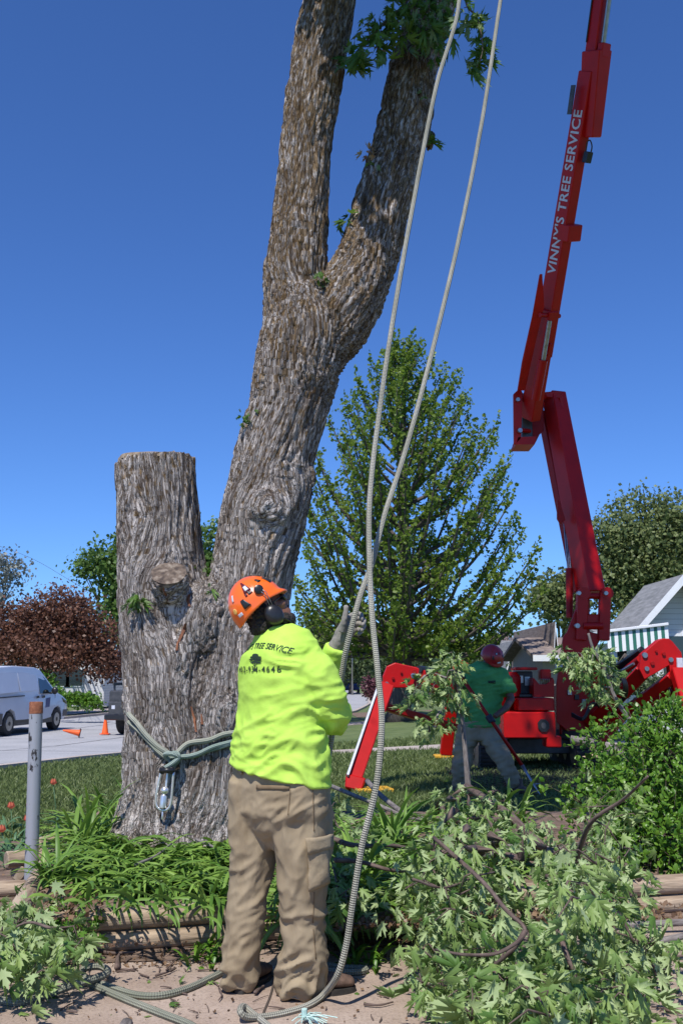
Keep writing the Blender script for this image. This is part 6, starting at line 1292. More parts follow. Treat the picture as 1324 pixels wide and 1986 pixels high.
pbeam((744, 1370, 13.2), (884, 1412, 14.2), 0.10, 0.12, 'brace', ref=(0, 0, 1)); pbeam((806, 1312, 13.3), (990, 1372, 15.0), 0.26, 0.2, 'outrigger_arm', 'red_dull', ref=(0, 0, 1)); pcyl((812, 1298, 13.2), (930, 1312, 14.6), 0.05, 'outrigger_cylinder', 'black'); pcyl((800, 1310, 13.1), (850, 1316, 13.6), 0.03, 'piston_rod')
m_ = MB(); c = V((at(722, 1540, 12.2).x, 12.25, 0.03)); m_.beam(c-V((0.22, 0.0, 0.0)), c+V((0.22, 0.1, 0.0)), 0.35, 0.05, ref=(0, 1, 0), bev=0.01); tag(m_.build('outrigger_pad', M['yellow'], origin=c), 'yellow pad under the front outrigger foot right of the first worker', 'pad')
# rear-left outrigger
pbeam((874, 1370, 17.0), (864, 1462, 17.2), 0.20, 0.16, 'outrigger_leg', 'red'); plate([(880, 1283), (893, 1279), (908, 1287), (905, 1300), (882, 1300)], 16.5, 0.15, 'outrigger_head'); pbeam((884, 1296, 16.6), (872, 1375, 17.0), 0.16, 0.15, 'outrigger_arm', 'red_dull')
c = V((at(864, 1466, 17.3).x, 17.3, 0.03)); m_ = MB(); m_.beam(c-V((0.2, 0.0, 0.0)), c+V((0.2, 0.0, 0.0)), 0.35, 0.05, ref=(0, 1, 0), bev=0.01); tag(m_.build('outrigger_pad', M['yellow'], origin=c), 'small yellow pad under the rear outrigger foot behind the second worker', 'pad')
# right outrigger
z4 = lambda pts: [(960+0.275*x, 1180+0.275*y) for x, y in pts]
plate(z4([(1015, 430), (1030, 325), (1145, 225), (1180, 212), (1222, 212), (1250, 235), (1290, 300), (1320, 380), (1345, 640), (1290, 640), (1240, 500), (1225, 400), (1150, 445), (1050, 500)]), 13.6, 0.16, 'outrigger_head')
plate(z4([(1180, 212), (1222, 212), (1250, 235), (1310, 310), (1330, 420), (1310, 420), (1285, 320), (1190, 235)]), 13.85, 0.12, 'outrigger_head', 'red')
for x, y, r in z4([(1050, 330)])+[] and [(z4([(1050, 330)])[0]+(0.04,)), (z4([(1232, 362)])[0]+(0.035,)), (z4([(1130, 302)])[0]+(0.018,)), (z4([(1182, 320)])[0]+(0.026,)), (z4([(1103, 387)])[0]+(0.028,)), (z4([(1063, 425)])[0]+(0.034,))]: pin(x, y, 13.61, r, 0.035, 'steel_dull' if r > 0.033 else 'red_dull')
pbeam((1252, 1296, 13.75), (1150, 1400, 14.9), 0.26, 0.2, 'outrigger_arm', 'red', ref=(0.7, 0, 0.7)); pbeam((1304, 1312, 13.6), (1172, 1412, 14.7), 0.14, 0.14, 'brace', 'red', ref=(0.7, 0, 0.7)); pbeam((1300, 1340, 13.75), (1220, 1390, 14.3), 0.12, 0.12, 'brace', 'red_dull', ref=(0.7, 0, 0.7))
pbeam((1314, 1300, 13.5), (1352, 1430, 12.9), 0.20, 0.16, 'outrigger_leg', 'red'); pbeam((1246, 1262, 13.9), (1192, 1300, 14.6), 0.10, 0.12, 'outrigger_cylinder', 'black', ref=(0.7, 0, 0.7)); pcyl((1240, 1278, 13.7), (1205, 1306, 14.2), 0.05, 'outrigger_cylinder', 'red_dull'); pcyl((1228, 1287, 13.6), (1180, 1316, 14.0), 0.02, 'piston_rod')
pbox(1313, 1323, 1276, 1298, 13.55, 0.04, 'warning_plate', 'white_decal', bev=0.003)
m_ = MB()
for k in range(4): m_.tube([V(p) for p in smoothpts([at(1178, 1316+k*3, 14.0), at(1198, 1300+k*2, 13.8), at(1214-k*2, 1325, 13.7), at(1214-k*2, 1348, 13.8), at(1202, 1364-k*2, 14.1), at(1180, 1392, 14.5)], 5)], 0.016, n=6)
for k in range(3): m_.tube([V(p) for p in smoothpts([at(1108, 1383+k*3, 14.6), at(1130, 1392+k*2, 14.4), at(1145, 1365+k*4, 14.4), at(1160, 1370, 14.5), at(1166, 1400, 14.7)], 5)], 0.014, n=6)
lp('hoses', m_, 'black')
for k in range(7): pbox(1100+k*14, 1108+k*14, 1338+(k % 3)*9, 1348+(k % 3)*9, 14.96, 0.05, 'fitting', 'black' if k % 2 else 'steel_dull', bev=0.004)
# black ground mats
for i, (a, b, lab) in enumerate([((930, 1502), (1140, 1492), 'black ribbed ground mat under the lift behind the tool tip')]):
    m_ = MB(); p0_, p1_ = onz(900, 1528, 0.02), onz(1190, 1520, 0.02); m_.box(((p0_.x+p1_.x)/2, 13.9, 0.016), (p1_.x-p0_.x, 2.6, 0.03))
    for r in range(26):
        for c_ in range(22): 
            if (r+c_) % 2: m_.box((p0_.x+0.06+(p1_.x-p0_.x-0.1)*c_/21, 12.68+r*0.098, 0.035), (0.07, 0.03, 0.012), rz=0.5)
    tag(m_.build('ground_mat', M['black'], origin=V((p0_.x, 12.6, 0))), lab, 'mat')

# ================================================================== VEHICLES AND STREET THINGS
def wheel(c, axis, r, w_, parent, rim='steel_dull'):
    c = V(c); axis = V(axis).normalized(); m_ = MB(); m_.tube([c-axis*w_/2, c-axis*(w_/2-0.02), c+axis*(w_/2-0.02), c+axis*w_/2], [r*0.93, r, r, r*0.93], n=28); ty = m_.build('wheel', M['rubber'], parent, autosmooth=True)
    m_ = MB(); m_.tube([c+axis*(w_/2-0.01), c+axis*(w_/2+0.006)], [r*0.62, r*0.60], n=24); rm = m_.build('rim', M[rim], ty, autosmooth=True)
    for k in range(8):
        pass
    m_ = MB(); a, b = frame(axis); 
    m_.tube([c+axis*(w_/2+0.004), c+axis*(w_/2+0.02)], [r*0.18, r*0.15], n=12); m_.build('hub_cap', M['black'], rm, autosmooth=True); return ty
# white panel van, built along its own x axis (forward) then set on the road
VW = 0.93
def vanpart(pts3): return pts3
van_root = empty('parked_van', V((0, 0, 0)), 'white panel van parked at the far side of the road at the left edge', 'van')
# outline of the side (x forward, z up) at wheelbase coordinates: rear axle x=0, front axle x=3.2
prof = [(-0.95, 0.42), (-0.98, 1.0), (-0.93, 1.55), (-0.86, 1.80), (-0.70, 1.88), (0.4, 1.93), (1.8, 1.90), (2.15, 1.84), (2.45, 1.66), (2.85, 1.34), (3.1, 1.16), (3.55, 1.04), (3.85, 0.92), (3.98, 0.72), (3.98, 0.42), (3.80, 0.30), (3.62, 0.30), (3.60, 0.48), (3.45, 0.66), (3.2, 0.73), (2.95, 0.66), (2.80, 0.48), (2.78, 0.27), (0.42, 0.27), (0.40, 0.48), (0.25, 0.66), (0.0, 0.73), (-0.25, 0.66), (-0.40, 0.48), (-0.42, 0.30), (-0.80, 0.30)]
def yw(z): return VW-0.035*ss(0.9, 0.3, z)-0.17*ss(1.0, 1.9, z)
def lathe_side():
    m_ = MB(); lay = []; n = len(prof)
    cx_ = 1.5
    for k, (ins, s_) in enumerate([(0.0, -1), (0.0, 1)]): pass
    ring = []
    for (w_, sh) in [(-1.0, 0.05), (-0.985, 0.012), (-0.95, 0.0), (0.95, 0.0), (0.985, 0.012), (1.0, 0.05)]:
        r_ = []
        for x, z in prof:
            zz = z-(sh if z > 0.9 else 0); xx = x+(sh if x < -0.5 else (-sh if x > 3.3 else 0)); r_.append(V((xx, w_*yw(z)*(1.0), zz)))
        ring.append(r_)
    vs = [p for r_ in ring for p in r_]; fs = []
    for k in range(len(ring)-1):
        for i in range(n): j = (i+1) % n; fs.append((k*n+i, k*n+j, (k+1)*n+j, (k+1)*n+i))
    fs.append(tuple(range(n))); fs.append(tuple(reversed([(len(ring)-1)*n+i for i in range(n)]))); m_.add(vs, fs); return m_
p_r, p_f = onz(10, 1427, -0.28), onz(103, 1417, -0.28); 
for k_ in range(400):
    yv = p_r.y+k_*0.01; q_ = at(103, 1415, yv); q_ = V((q_.x, yv, p_r.z))
    if (q_-p_r).length >= 3.2: break
hd = (q_-p_r).normalized(); p_f = p_r+hd*3.2
vang = math.atan2(hd.y, hd.x); sc_v = 1.0
def vloc(v_): return v_
body = lathe_side().build('body', M['van'], van_root, autosmooth=True)
def side_panel(pts, name, mat, off=0.004, par=None, th=0.0):
    m_ = MB(); P_ = [V((x, -(yw(z)+off), z)) for x, z in pts]; n = len(P_); m_.add(P_+[p+V((0, 0.006, 0)) for p in P_], [tuple(range(n)), tuple(range(2*n-1, n-1, -1))]+[(i, (i+1) % n, n+(i+1) % n, n+i) for i in range(n)]); return m_.build(name, M[mat], par or van_root)
M['van_shadow'] = pmat('van_paint_shaded', (0.56, 0.58, 0.65), (0.60, 0.62, 0.68), 2, 0.35, coat=0.3)  # van paint darkened: shade of the indented side panels put into the colour
dr = side_panel([(1.95, 1.70), (2.38, 1.60), (2.86, 1.22), (2.86, 1.12), (1.90, 1.12)], 'window', 'glass')
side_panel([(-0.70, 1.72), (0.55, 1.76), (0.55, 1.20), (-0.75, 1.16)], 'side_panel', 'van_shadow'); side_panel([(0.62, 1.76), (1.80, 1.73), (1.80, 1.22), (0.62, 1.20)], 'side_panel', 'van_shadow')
side_panel([(-0.9, 1.07), (0.85, 1.10), (0.85, 1.065), (-0.9, 1.035)], 'door_rail', 'grey_dark', 0.008)
for x in (1.84, 0.58, 2.98): side_panel([(x, 1.74 if x < 2 else 1.1), (x+0.02, 1.74 if x < 2 else 1.1), (x+0.02, 0.42), (x, 0.42)], 'door_gap', 'grey_dark', 0.002)
for x in (1.62, 2.02): side_panel([(x, 1.06), (x+0.18, 1.07), (x+0.18, 1.00), (x, 0.99)], 'door_handle', 'black', 0.02)
side_panel([(-0.98, 0.62), (-0.44, 0.62), (-0.44, 0.32), (-0.9, 0.32)], 'bumper', 'grey_dark', 0.012); side_panel([(0.46, 0.33), (2.74, 0.33), (2.74, 0.26), (0.46, 0.26)], 'sill', 'grey_dark', 0.01)
side_panel([(2.35, 0.98), (2.62, 1.0), (2.60, 0.72), (2.30, 0.70)], 'door_emblem', 'blue', 0.006); side_panel([(3.5, 0.98), (3.85, 0.86), (3.9, 0.76), (3.6, 0.84)], 'headlight', 'glass', 0.006); side_panel([(3.66, 0.6), (3.97, 0.6), (3.97, 0.4), (3.66, 0.4)], 'bumper', 'grey_dark', 0.012)
m_ = MB(); m_.prism([V((2.47, -0.66, 1.675)), V((2.87, -0.72, 1.345)), V((2.87, 0.72, 1.345)), V((2.47, 0.66, 1.675))], V((0.012, 0, 0.016))); m_.build('windscreen', M['glass'], van_root)
m_ = MB(); m_.ell(V((2.62, -1.06, 1.20)), (0.07, 0.10, 0.11), rot=None); m_.tube([V((2.66, -0.88, 1.12)), V((2.64, -1.0, 1.15))], 0.03, n=8); m_.build('mirror', M['black'], van_root, smooth=True)
m_ = MB(); m_.beam(V((-0.3, -0.3, 0.35)), V((3.5, -0.3, 0.35)), 1.2, 0.2, ref=(0, 1, 0)); m_.build('underbody', M['black'], van_root)
for x in (0, 3.2):
    for s_ in (-1, 1): wheel((x, s_*0.80, 0.33), (0, s_, 0), 0.33, 0.22, van_root)
van_root.location = (p_r.x+0.80*(-hd.y), p_r.y+0.80*hd.x, -0.28); van_root.rotation_euler.z = vang
# dark utility truck, tail end beside the trunk
tb = onz(238, 1425, -0.27); tk = empty('parked_truck', V((0, 0, 0)), 'dark utility truck with black rear tyre, half hidden behind the maple trunk', 'truck')
def tbox(c, s_, name, mat, par=None, bev=0.03): m_ = MB(); m_.box(c, s_, bev=bev); return m_.build(name, M[mat], par or tk, autosmooth=True)
tbox((0, 0, 0.72), (1.9, 0.10, 0.42), 'tailgate', 'grey_dark'); tbox((0, 2.4, 0.86), (2.0, 4.6, 0.75), 'bed', 'grey_dark'); tbox((0, 6.0, 1.15), (1.9, 2.4, 1.6), 'cab', 'grey_dark', bev=0.12); tbox((0, -0.12, 0.50), (2.0, 0.16, 0.16), 'bumper', 'black'); tbox((0, 2.6, 1.27), (1.9, 0.06, 0.16), 'rail', 'grey_dark'); tbox((0, 5.0, 0.42), (1.2, 9.0, 0.2), 'chassis', 'black')
for k in range(4): tbox((-0.93, 0.3+k*1.3, 1.32), (0.05, 0.06, 0.26), 'stake', 'grey_dark', bev=0.008)
tbox((-0.93, 2.3, 1.42), (0.04, 4.2, 0.08), 'rail', 'grey_dark', bev=0.008)
for s_ in (-1, 1):
    tbox((s_*0.82, -0.02, 0.80), (0.16, 0.05, 0.22), 'tail_light', 'red_dull', bev=0.01); wheel((s_*0.80, 0.85, 0.38), (s_, 0, 0), 0.38, 0.3, tk); wheel((s_*0.80, 5.6, 0.38), (s_, 0, 0), 0.38, 0.3, tk)
tbox((-0.72, -0.21, 0.78), (0.10, 0.02, 0.10), 'sticker', 'white_decal', bev=0.004)
tl_ = onz(221, 1426, -0.27); tk.location = (tl_.x+0.72, tl_.y, -0.28); tk.rotation_euler.z = -0.2
# traffic cones
def cone(label):
    root = empty('traffic_cone', V((0, 0, 0)), label, 'traffic cone', None)
    m_ = MB(); m_.tube([V((0, 0, 0.03)), V((0, 0, 0.06)), V((0, 0, 0.42)), V((0, 0, 0.68)), V((0, 0, 0.70))], [0.135, 0.125, 0.075, 0.030, 0.024], n=24); raw('cone_body', m_.v, m_.f, M['cone'], root, smooth=True, local=True)
    m_ = MB(); m_.box((0, 0, 0.016), (0.36, 0.36, 0.03), bev=0.008); raw('base', m_.v, m_.f, M['cone'], root, local=True); return root
c1 = cone('upright orange traffic cone on the road left of the dark truck'); p = onz(204, 1424, -0.26); c1.location = p; c1.scale = (0.72, 0.72, 0.72)
c2 = cone('knocked over orange traffic cone lying on the road in front of the van'); p = onz(152, 1430, -0.26); c2.scale = (0.66, 0.66, 0.66); c2.location = p+V((0.05, 0, 0.11)); c2.rotation_euler = (0.15, -PI/2+0.18, 0.2)
c2.children[0].data.materials[0] = M['cone']; 
for ch in c2.children:
    if ch.name.startswith('base'): ch.data.materials.clear(); ch.data.materials.append(M['black'])
# blue car, far off
cb = G(678, 1345); car = empty('parked_car', cb, 'small dark blue car far down the road right of the first worker', 'car')
for nm, c, s_, mt, bv in [('body', (0, 0, 0.62), (1.8, 4.2, 0.6), 'blue', 0.15), ('cabin', (0, 0.2, 1.12), (1.5, 2.2, 0.55), 'glass', 0.2), ('roof', (0, 0.2, 1.41), (1.35, 1.8, 0.06), 'blue', 0.02)]:
    m_ = MB(); m_.box(cb+V(c), s_, bev=bv); m_.build(nm, M[mt], car, autosmooth=True)
for x in (-0.8, 0.8):
    for y in (-1.3, 1.3): wheel(cb+V((x, y, 0.31)), (1 if x > 0 else -1, 0, 0), 0.31, 0.2, car)
# street lamp, far pole
for (px, py, H, lab, arm) in [(683, 1345, 6.0, 'thin street lamp with a short arm far down the road', True), (96, 1338, 2.2, 'pale lamp post in the shade under the purple-leaved tree', False)]:
    b_ = G(px, py+3); sl_ = empty('street_lamp', b_, lab, 'street lamp'); m_ = MB(); m_.tube([b_, b_+V((0, 0, H))], [0.09, 0.06], n=10); m_.build('post', M['steel_dull'], sl_, smooth=True); m_ = MB()
    if arm: m_.tube([b_+V((0, 0, H-0.1)), b_+V((0.5, 0, H+0.25)), b_+V((1.2, 0, H+0.3))], 0.04, n=8); m_.build('arm', M['steel_dull'], sl_, smooth=True); m_ = MB(); m_.box(b_+V((1.45, 0, H+0.28)), (0.6, 0.25, 0.12), bev=0.03); m_.build('lamp_head', M['steel_dull'], sl_)
    else: m_.tube([b_+V((0, 0, H)), b_+V((0, 0, H+0.3))], [0.12, 0.16], n=12); m_.build('lantern', M['trim'], sl_)
# power line
wl = [at(-60, 1040, 70), at(60, 1082, 70), at(200, 1160, 62), at(420, 1240, 56)]
tag((lambda m_: m_.build('power_line', M['grey_dark'], origin=wl[0]))(MB().tube([V(p) for p in smoothpts(wl, 6)], 0.012, n=5)), 'thin power line sloping across the sky above the purple-leaved tree', 'cable')

# ================================================================== HOUSES
def house(label, x0, x1, y0, y1, hw_, ridge, wall, roof, gable='x', zb=-0.1, over=0.5, name='house'):
    """box house, ridge along x ('x') or along y ('y'); returns root"""
    root = empty(name, V(((x0+x1)/2, (y0+y1)/2, zb)), label, 'house'); m_ = MB(); cx_, cy_ = (x0+x1)/2, (y0+y1)/2
    if gable == 'x':
        prof_ = [V((x0, y0, zb)), V((x0, y1, zb)), V((x0, y1, hw_)), V((x0, cy_, ridge)), V((x0, y0, hw_))]; m_.prism(prof_, V((x1-x0, 0, 0)))
        rf = MB(); sl_ = (ridge-hw_)/(cy_-y0)
        for s_, ya in ((1, y0), (-1, y1)):
            e = V((x0-over, ya-s_*over, hw_-sl_*over)); r_ = V((x0-over, cy_, ridge)); up = V((0, 0, 0.14)); rf.prism([e+V((0, 0, 0.02)), r_+V((0, 0, 0.02)), r_+up, e+up], V((x1-x0+2*over, 0, 0)))
    else:
        prof_ = [V((x0, y0, zb)), V((x1, y0, zb)), V((x1, y0, hw_)), V((cx_, y0, ridge)), V((x0, y0, hw_))]; m_.prism(prof_, V((0, y1-y0, 0)))
        rf = MB(); sl_ = (ridge-hw_)/(cx_-x0)
        for s_, xa in ((1, x0), (-1, x1)):
            e = V((xa-s_*over, y0-over, hw_-sl_*over)); r_ = V((cx_, y0-over, ridge)); up = V((0, 0, 0.14)); rf.prism([e+V((0, 0, 0.02)), r_+V((0, 0, 0.02)), r_+up, e+up], V((0, y1-y0+2*over, 0)))
    m_.build('wall', M[wall], root); rf_ = rf.build('roof', M[roof], root)
    tr_ = MB(); th = 0.2
    if gable == 'y':
        for s_, xa in ((1, x0), (-1, x1)):
            e = V((xa-s_*(over+0.02), y0-over-0.04, hw_-sl_*over+0.14)); r_ = V((cx_, y0-over-0.04, ridge+0.145)); tr_.prism([e, r_, r_-V((0, 0, th+0.03)), e-V((0, 0, th))], V((0, 0.035, 0)))
    else:
        e = V((x0-over, y0-over-0.05, hw_-sl_*over-0.06)); tr_.prism([e, e+V((x1-x0+2*over, 0, 0)), e+V((x1-x0+2*over, 0, 0.2)), e+V((0, 0, 0.2))], V((0, 0.045, 0)))
    tr_.build('fascia', M['trim'], rf_); return root, rf_
def window(root, c, w_, h, y, mat='glass', name='window'):
    m_ = MB(); m_.box((c[0], y-0.02, c[1]), (w_+0.14, 0.06, h+0.14)); f_ = m_.build(name, M['trim'], root); m_ = MB(); m_.box((c[0], y-0.055, c[1]), (w_, 0.03, h)); m_.build('pane', M[mat], f_); return f_
def sidingmat(name, a, b, step=7.5):
    m, N, L = newmat(name); p = N['Principled BSDF']; p.inputs['Roughness'].default_value = 0.7; v = coords(N, L, 'obj', (1, 1, step)); wv = N.new('ShaderNodeTexWave'); wv.wave_type = 'BANDS'; wv.bands_direction = 'Z'; wv.wave_profile = 'SAW'; wv.inputs['Scale'].default_value = 0.32; L.new(v, wv.inputs[0])
    r = ramp(N, [(0.0, a), (0.86, a), (0.95, b)]); L.new(wv.outputs[1], r.inputs[0]); L.new(r.outputs[0], p.inputs[0]); bp = N.new('ShaderNodeBump'); bp.inputs['Strength'].default_value = 0.5; bp.inputs['Distance'].default_value = 0.02; L.new(wv.outputs[1], bp.inputs['Height']); L.new(bp.outputs[0], p.inputs['Normal']); return m
M['siding'] = sidingmat('white_lap_siding', (0.64, 0.65, 0.67), (0.36, 0.37, 0.39)); M['siding_grey'] = sidingmat('grey_lap_siding', (0.25, 0.28, 0.28), (0.15, 0.17, 0.17))
# white house with the awning at the right: gable towards the street
Yh = 24.0; gx = lambda px, Y: at(px, 1250, Y).x
pk = at(1324, 1125, Yh); ev = at(1228, 1238, Yh); sl_ = (pk.z-ev.z)/(pk.x-ev.x)
xl_, xr_ = ev.x+0.55, pk.x+(pk.x-ev.x)-0.55
h1, rf1 = house('white sided house with a gable and striped awning behind the lift at the right edge', xl_, xr_, Yh+0.5, Yh+2.6, ev.z+0.55*sl_, pk.z, 'siding', 'roof_grey', 'y', zb=0.0, over=0.55)
x_a, x_b = at(1178, 1240, Yh+3).x, xl_
m_ = MB(); wz = at(1200, 1238, 26.5).z; rz_ = at(1220, 1209, 30).z; m_.prism([V((x_a, 26.5, wz)), V((x_a, 30.5, rz_)), V((x_a, 30.5, rz_-0.15)), V((x_a, 26.5, wz-0.14))], V((x_b-x_a+2.5, 0, 0))); m_.build('wing_roof', M['roof_grey'], h1)
m_ = MB(); m_.box(((x_a+x_b)/2+0.5, 29.0, wz/2), (x_b-x_a, 3.6, wz-0.1)); m_.build('wing_wall', M['siding'], h1)
m_ = MB(); m_.box(((x_a+x_b)/2+0.5, 26.42, wz-0.02), (x_b-x_a+1.2, 0.1, 0.14)); m_.build('gutter', M['trim'], h1)
m_ = MB(); pvp = at(1262, 1185, Yh+4); m_.tube([pvp-V((0, 0, 0.5)), pvp+V((0, 0, 0.1)), pvp+V((0, 0, 0.12))], [0.14, 0.14, 0.17], n=12); m_.build('roof_vent', M['steel_dull'], rf1)
for px in (1296,): 
    c = at(px, 1262, Yh+0.5); window(h1, (c.x+0.1, c.z-0.3), 0.55, 1.3, Yh+0.5)
# awning: striped valance on posts
aw = empty('awning', at(1240, 1250, 22.6), 'green and white striped metal awning on the white house', 'awning')
aL, aR = at(1176, 1226, 21.6), at(1294, 1212, 21.6); dep = 1.9
nst = 17; 
for k in range(nst):
    t0, t1 = k/nst, (k+1)/nst; a, b = aL.lerp(aR, t0), aL.lerp(aR, t1); m_ = MB(); zt = lambda t: 0.0
    top = V((0, 0, 0)); dn = V((0, -0.04, -0.42-0.0*k)); back = V((0, dep, 0.06))
    m_.prism([a, b, b+back, a+back], V((0, 0, -0.02))); m_.prism([a+V((0, 0, -0.022)), b+V((0, 0, -0.022)), b+V((0, 0, -0.022))+dn, a+V((0, 0, -0.022))+dn], V((0, 0.02, 0))); m_.build('stripe', M['awn_green'] if k % 2 else M['trim'], aw)
m_ = MB(); m_.beam(aL+V((0, -0.03, 0.02)), aR+V((0, -0.03, 0.02)), 0.06, 0.07, ref=(0, 0, 1)); m_.build('front_rail', M['trim'], aw)
for px in (1192, 1262):
    q_ = at(px, 1250, 21.75); m_ = MB(); m_.tube([V((q_.x, 21.75, 0)), V((q_.x, 21.75, aL.z-0.1))], 0.035, n=8); m_.build('post', M['trim'], aw, smooth=True)
for px in (1212, 1228, 1246): c = at(px, 1275, 27.1); window(h1, (c.x, c.z+0.1), 0.42, 1.0, 27.2)
# middle brown-roofed house and grey house further off
pk = at(1076, 1214, 34); ev = at(1060, 1258, 34); 
house('tan house with a small brown-roofed gable behind the red turret', ev.x+0.25, 2*pk.x-ev.x-0.25, 34.3, 42, at(1062, 1256, 34).z, pk.z, 'house_tan', 'roof_brown', 'y', zb=0, over=0.3)
e0, e1 = at(1030, 1268, 33), at(1125, 1262, 33); house('low tan house wing with a brown roof left of the red turret', e0.x+0.4, e1.x, 33.2, 39, e0.z-0.1, at(1060, 1244, 36).z, 'house_tan', 'roof_brown', 'x', zb=0, over=0.4)
pk = at(995, 1248, 52); ev = at(978, 1288, 52)
house('grey house with a pointed gable far behind the second worker', ev.x+0.2, 2*pk.x-ev.x-0.2, 52.3, 58, ev.z, pk.z, 'siding_grey', 'roof_grey', 'y', zb=0, over=0.35)
e0 = at(992, 1290, 54); e1 = at(1062, 1290, 54); hg, _ = house('grey shingled roof of the house beside the pointed gable', e0.x, e1.x, 54, 64, at(1030, 1284, 54).z, at(1030, 1247, 59).z, 'siding_grey', 'roof_grey', 'x', zb=0, over=0.4)
# left: pale house behind the purple tree
a, b = at(176, 1330, 52), at(250, 1330, 52); e_ = at(176, 1292, 52)
hl, _ = house('pale grey ranch house behind the purple-leaved tree', at(95, 1300, 56).x, at(420, 1300, 56).x, 56, 64, at(200, 1293, 56).z, at(200, 1266, 60).z, 'siding', 'roof_grey', 'x', zb=-0.3, over=0.5)
m_ = MB(); c = at(193, 1310, 52); m_.box((c.x, 53.5, e_.z/2-0.1), (at(212, 1310, 52).x-at(175, 1310, 52).x, 4.9, e_.z+0.1)); m_.build('porch_wing', M['siding'], hl)
for px in (230, 120, 145): c = at(px, 1312, 56); window(hl, (c.x, c.z), 0.9, 1.0, 56)
# distant roofs
for (x0, x1, yt, yb_, Y, lab, wl_, rl_) in [(860, 930, 1262, 1290, 95, 'small far pale house low behind the trees left of the second worker', 'house_white', 'roof_brown'), (0, 60, 1290, 1320, 90, 'far grey house at the left edge behind the van', 'house_grey', 'roof_grey')]:
    house(lab, at(x0, 1300, Y).x, at(x1, 1300, Y).x, Y, Y+8, at(x0, (yt+yb_)/2, Y).z, at(x0, yt, Y+4).z, wl_, rl_, 'x', zb=-0.3)

# ================================================================== TREES AND SHRUBS BEHIND
def tree_bg(label, base, blobs, n, leaf, mat, seed, trunk_r=0.2, clump=24, spread=0.3, limbs=26, kind='quad', cat='tree', name='tree', bark='bark_far', fork=0.35, rad=0.05, shape=1.0, twigs=0):
    """blobs: (px,py,Y,rpx_x,rpx_z) crown volumes"""
    r = random.Random(seed); g = np.random.default_rng(seed); root = empty(name, base, label, cat); B_ = []
    for (px, py, Y, rx, rz_) in blobs:
        k = mpp(py, Y); B_.append((at(px, py, Y), rx*k, rz_*k))
    wts = [b[1]*b[1]*b[2] for b in B_]; tot = sum(wts); pos = []; cl = []
    for (c, rx, rz_), w_ in zip(B_, wts):
        for _ in range(max(3, int(n/clump*w_/tot))):
            d = g.normal(0, 1, 3); d /= np.linalg.norm(d); rr = r.random()**0.42*(1+0.12*noise.noise(V(d*2.3)+c*0.7)*2); q = V((c.x+d[0]*rx*rr, c.y+d[1]*rx*0.8*rr, c.z+d[2]*rz_*rr)); cl.append(q)
            off = g.normal(0, spread, (clump, 3)); off[:, 2] *= 0.7; pos.append(np.array(q)+off)
    pos = np.concatenate(pos); m_ = MB(); top = B_[0][0]; H = min(b[0].z-b[2]*0.5 for b in B_); fk = V((base.x, base.y, base.z+max(0.8, (H-base.z)*0.9)))
    m_.tube([base-V((0, 0, 0.1)), base+V((0, 0, 0.3)), base.lerp(fk, 0.6)+V((trunk_r*0.3, 0, 0)), fk], [trunk_r*1.4, trunk_r, trunk_r*0.85, trunk_r*0.7], n=10)
    mains = []
    for (c, rx, rz_) in B_:
        m_.tube([fk, fk.lerp(c, 0.5)+V((r.gauss(0, rx*0.1), 0, -rz_*0.1)), c+V((0, 0, rz_*0.3))], [trunk_r*0.6, trunk_r*0.35, trunk_r*0.1], n=7); mains.append(c)
    for i in range(limbs):
        q = r.choice(cl); c = min(mains, key=lambda a: (a-q).length); s_ = fk.lerp(c, r.uniform(0.2, 0.9)); m_.tube([s_, s_.lerp(q, 0.5)+V((0, 0, r.uniform(-0.1, 0.3))), q], [trunk_r*0.25, trunk_r*0.12, trunk_r*0.04], n=5)
    m_.build('trunk', M[bark], root, smooth=True)
    if leaf: leaves('crown', kind, pos, (0, 0, -0.3), leaf, M[mat], root, jitter=0.9)
    return root
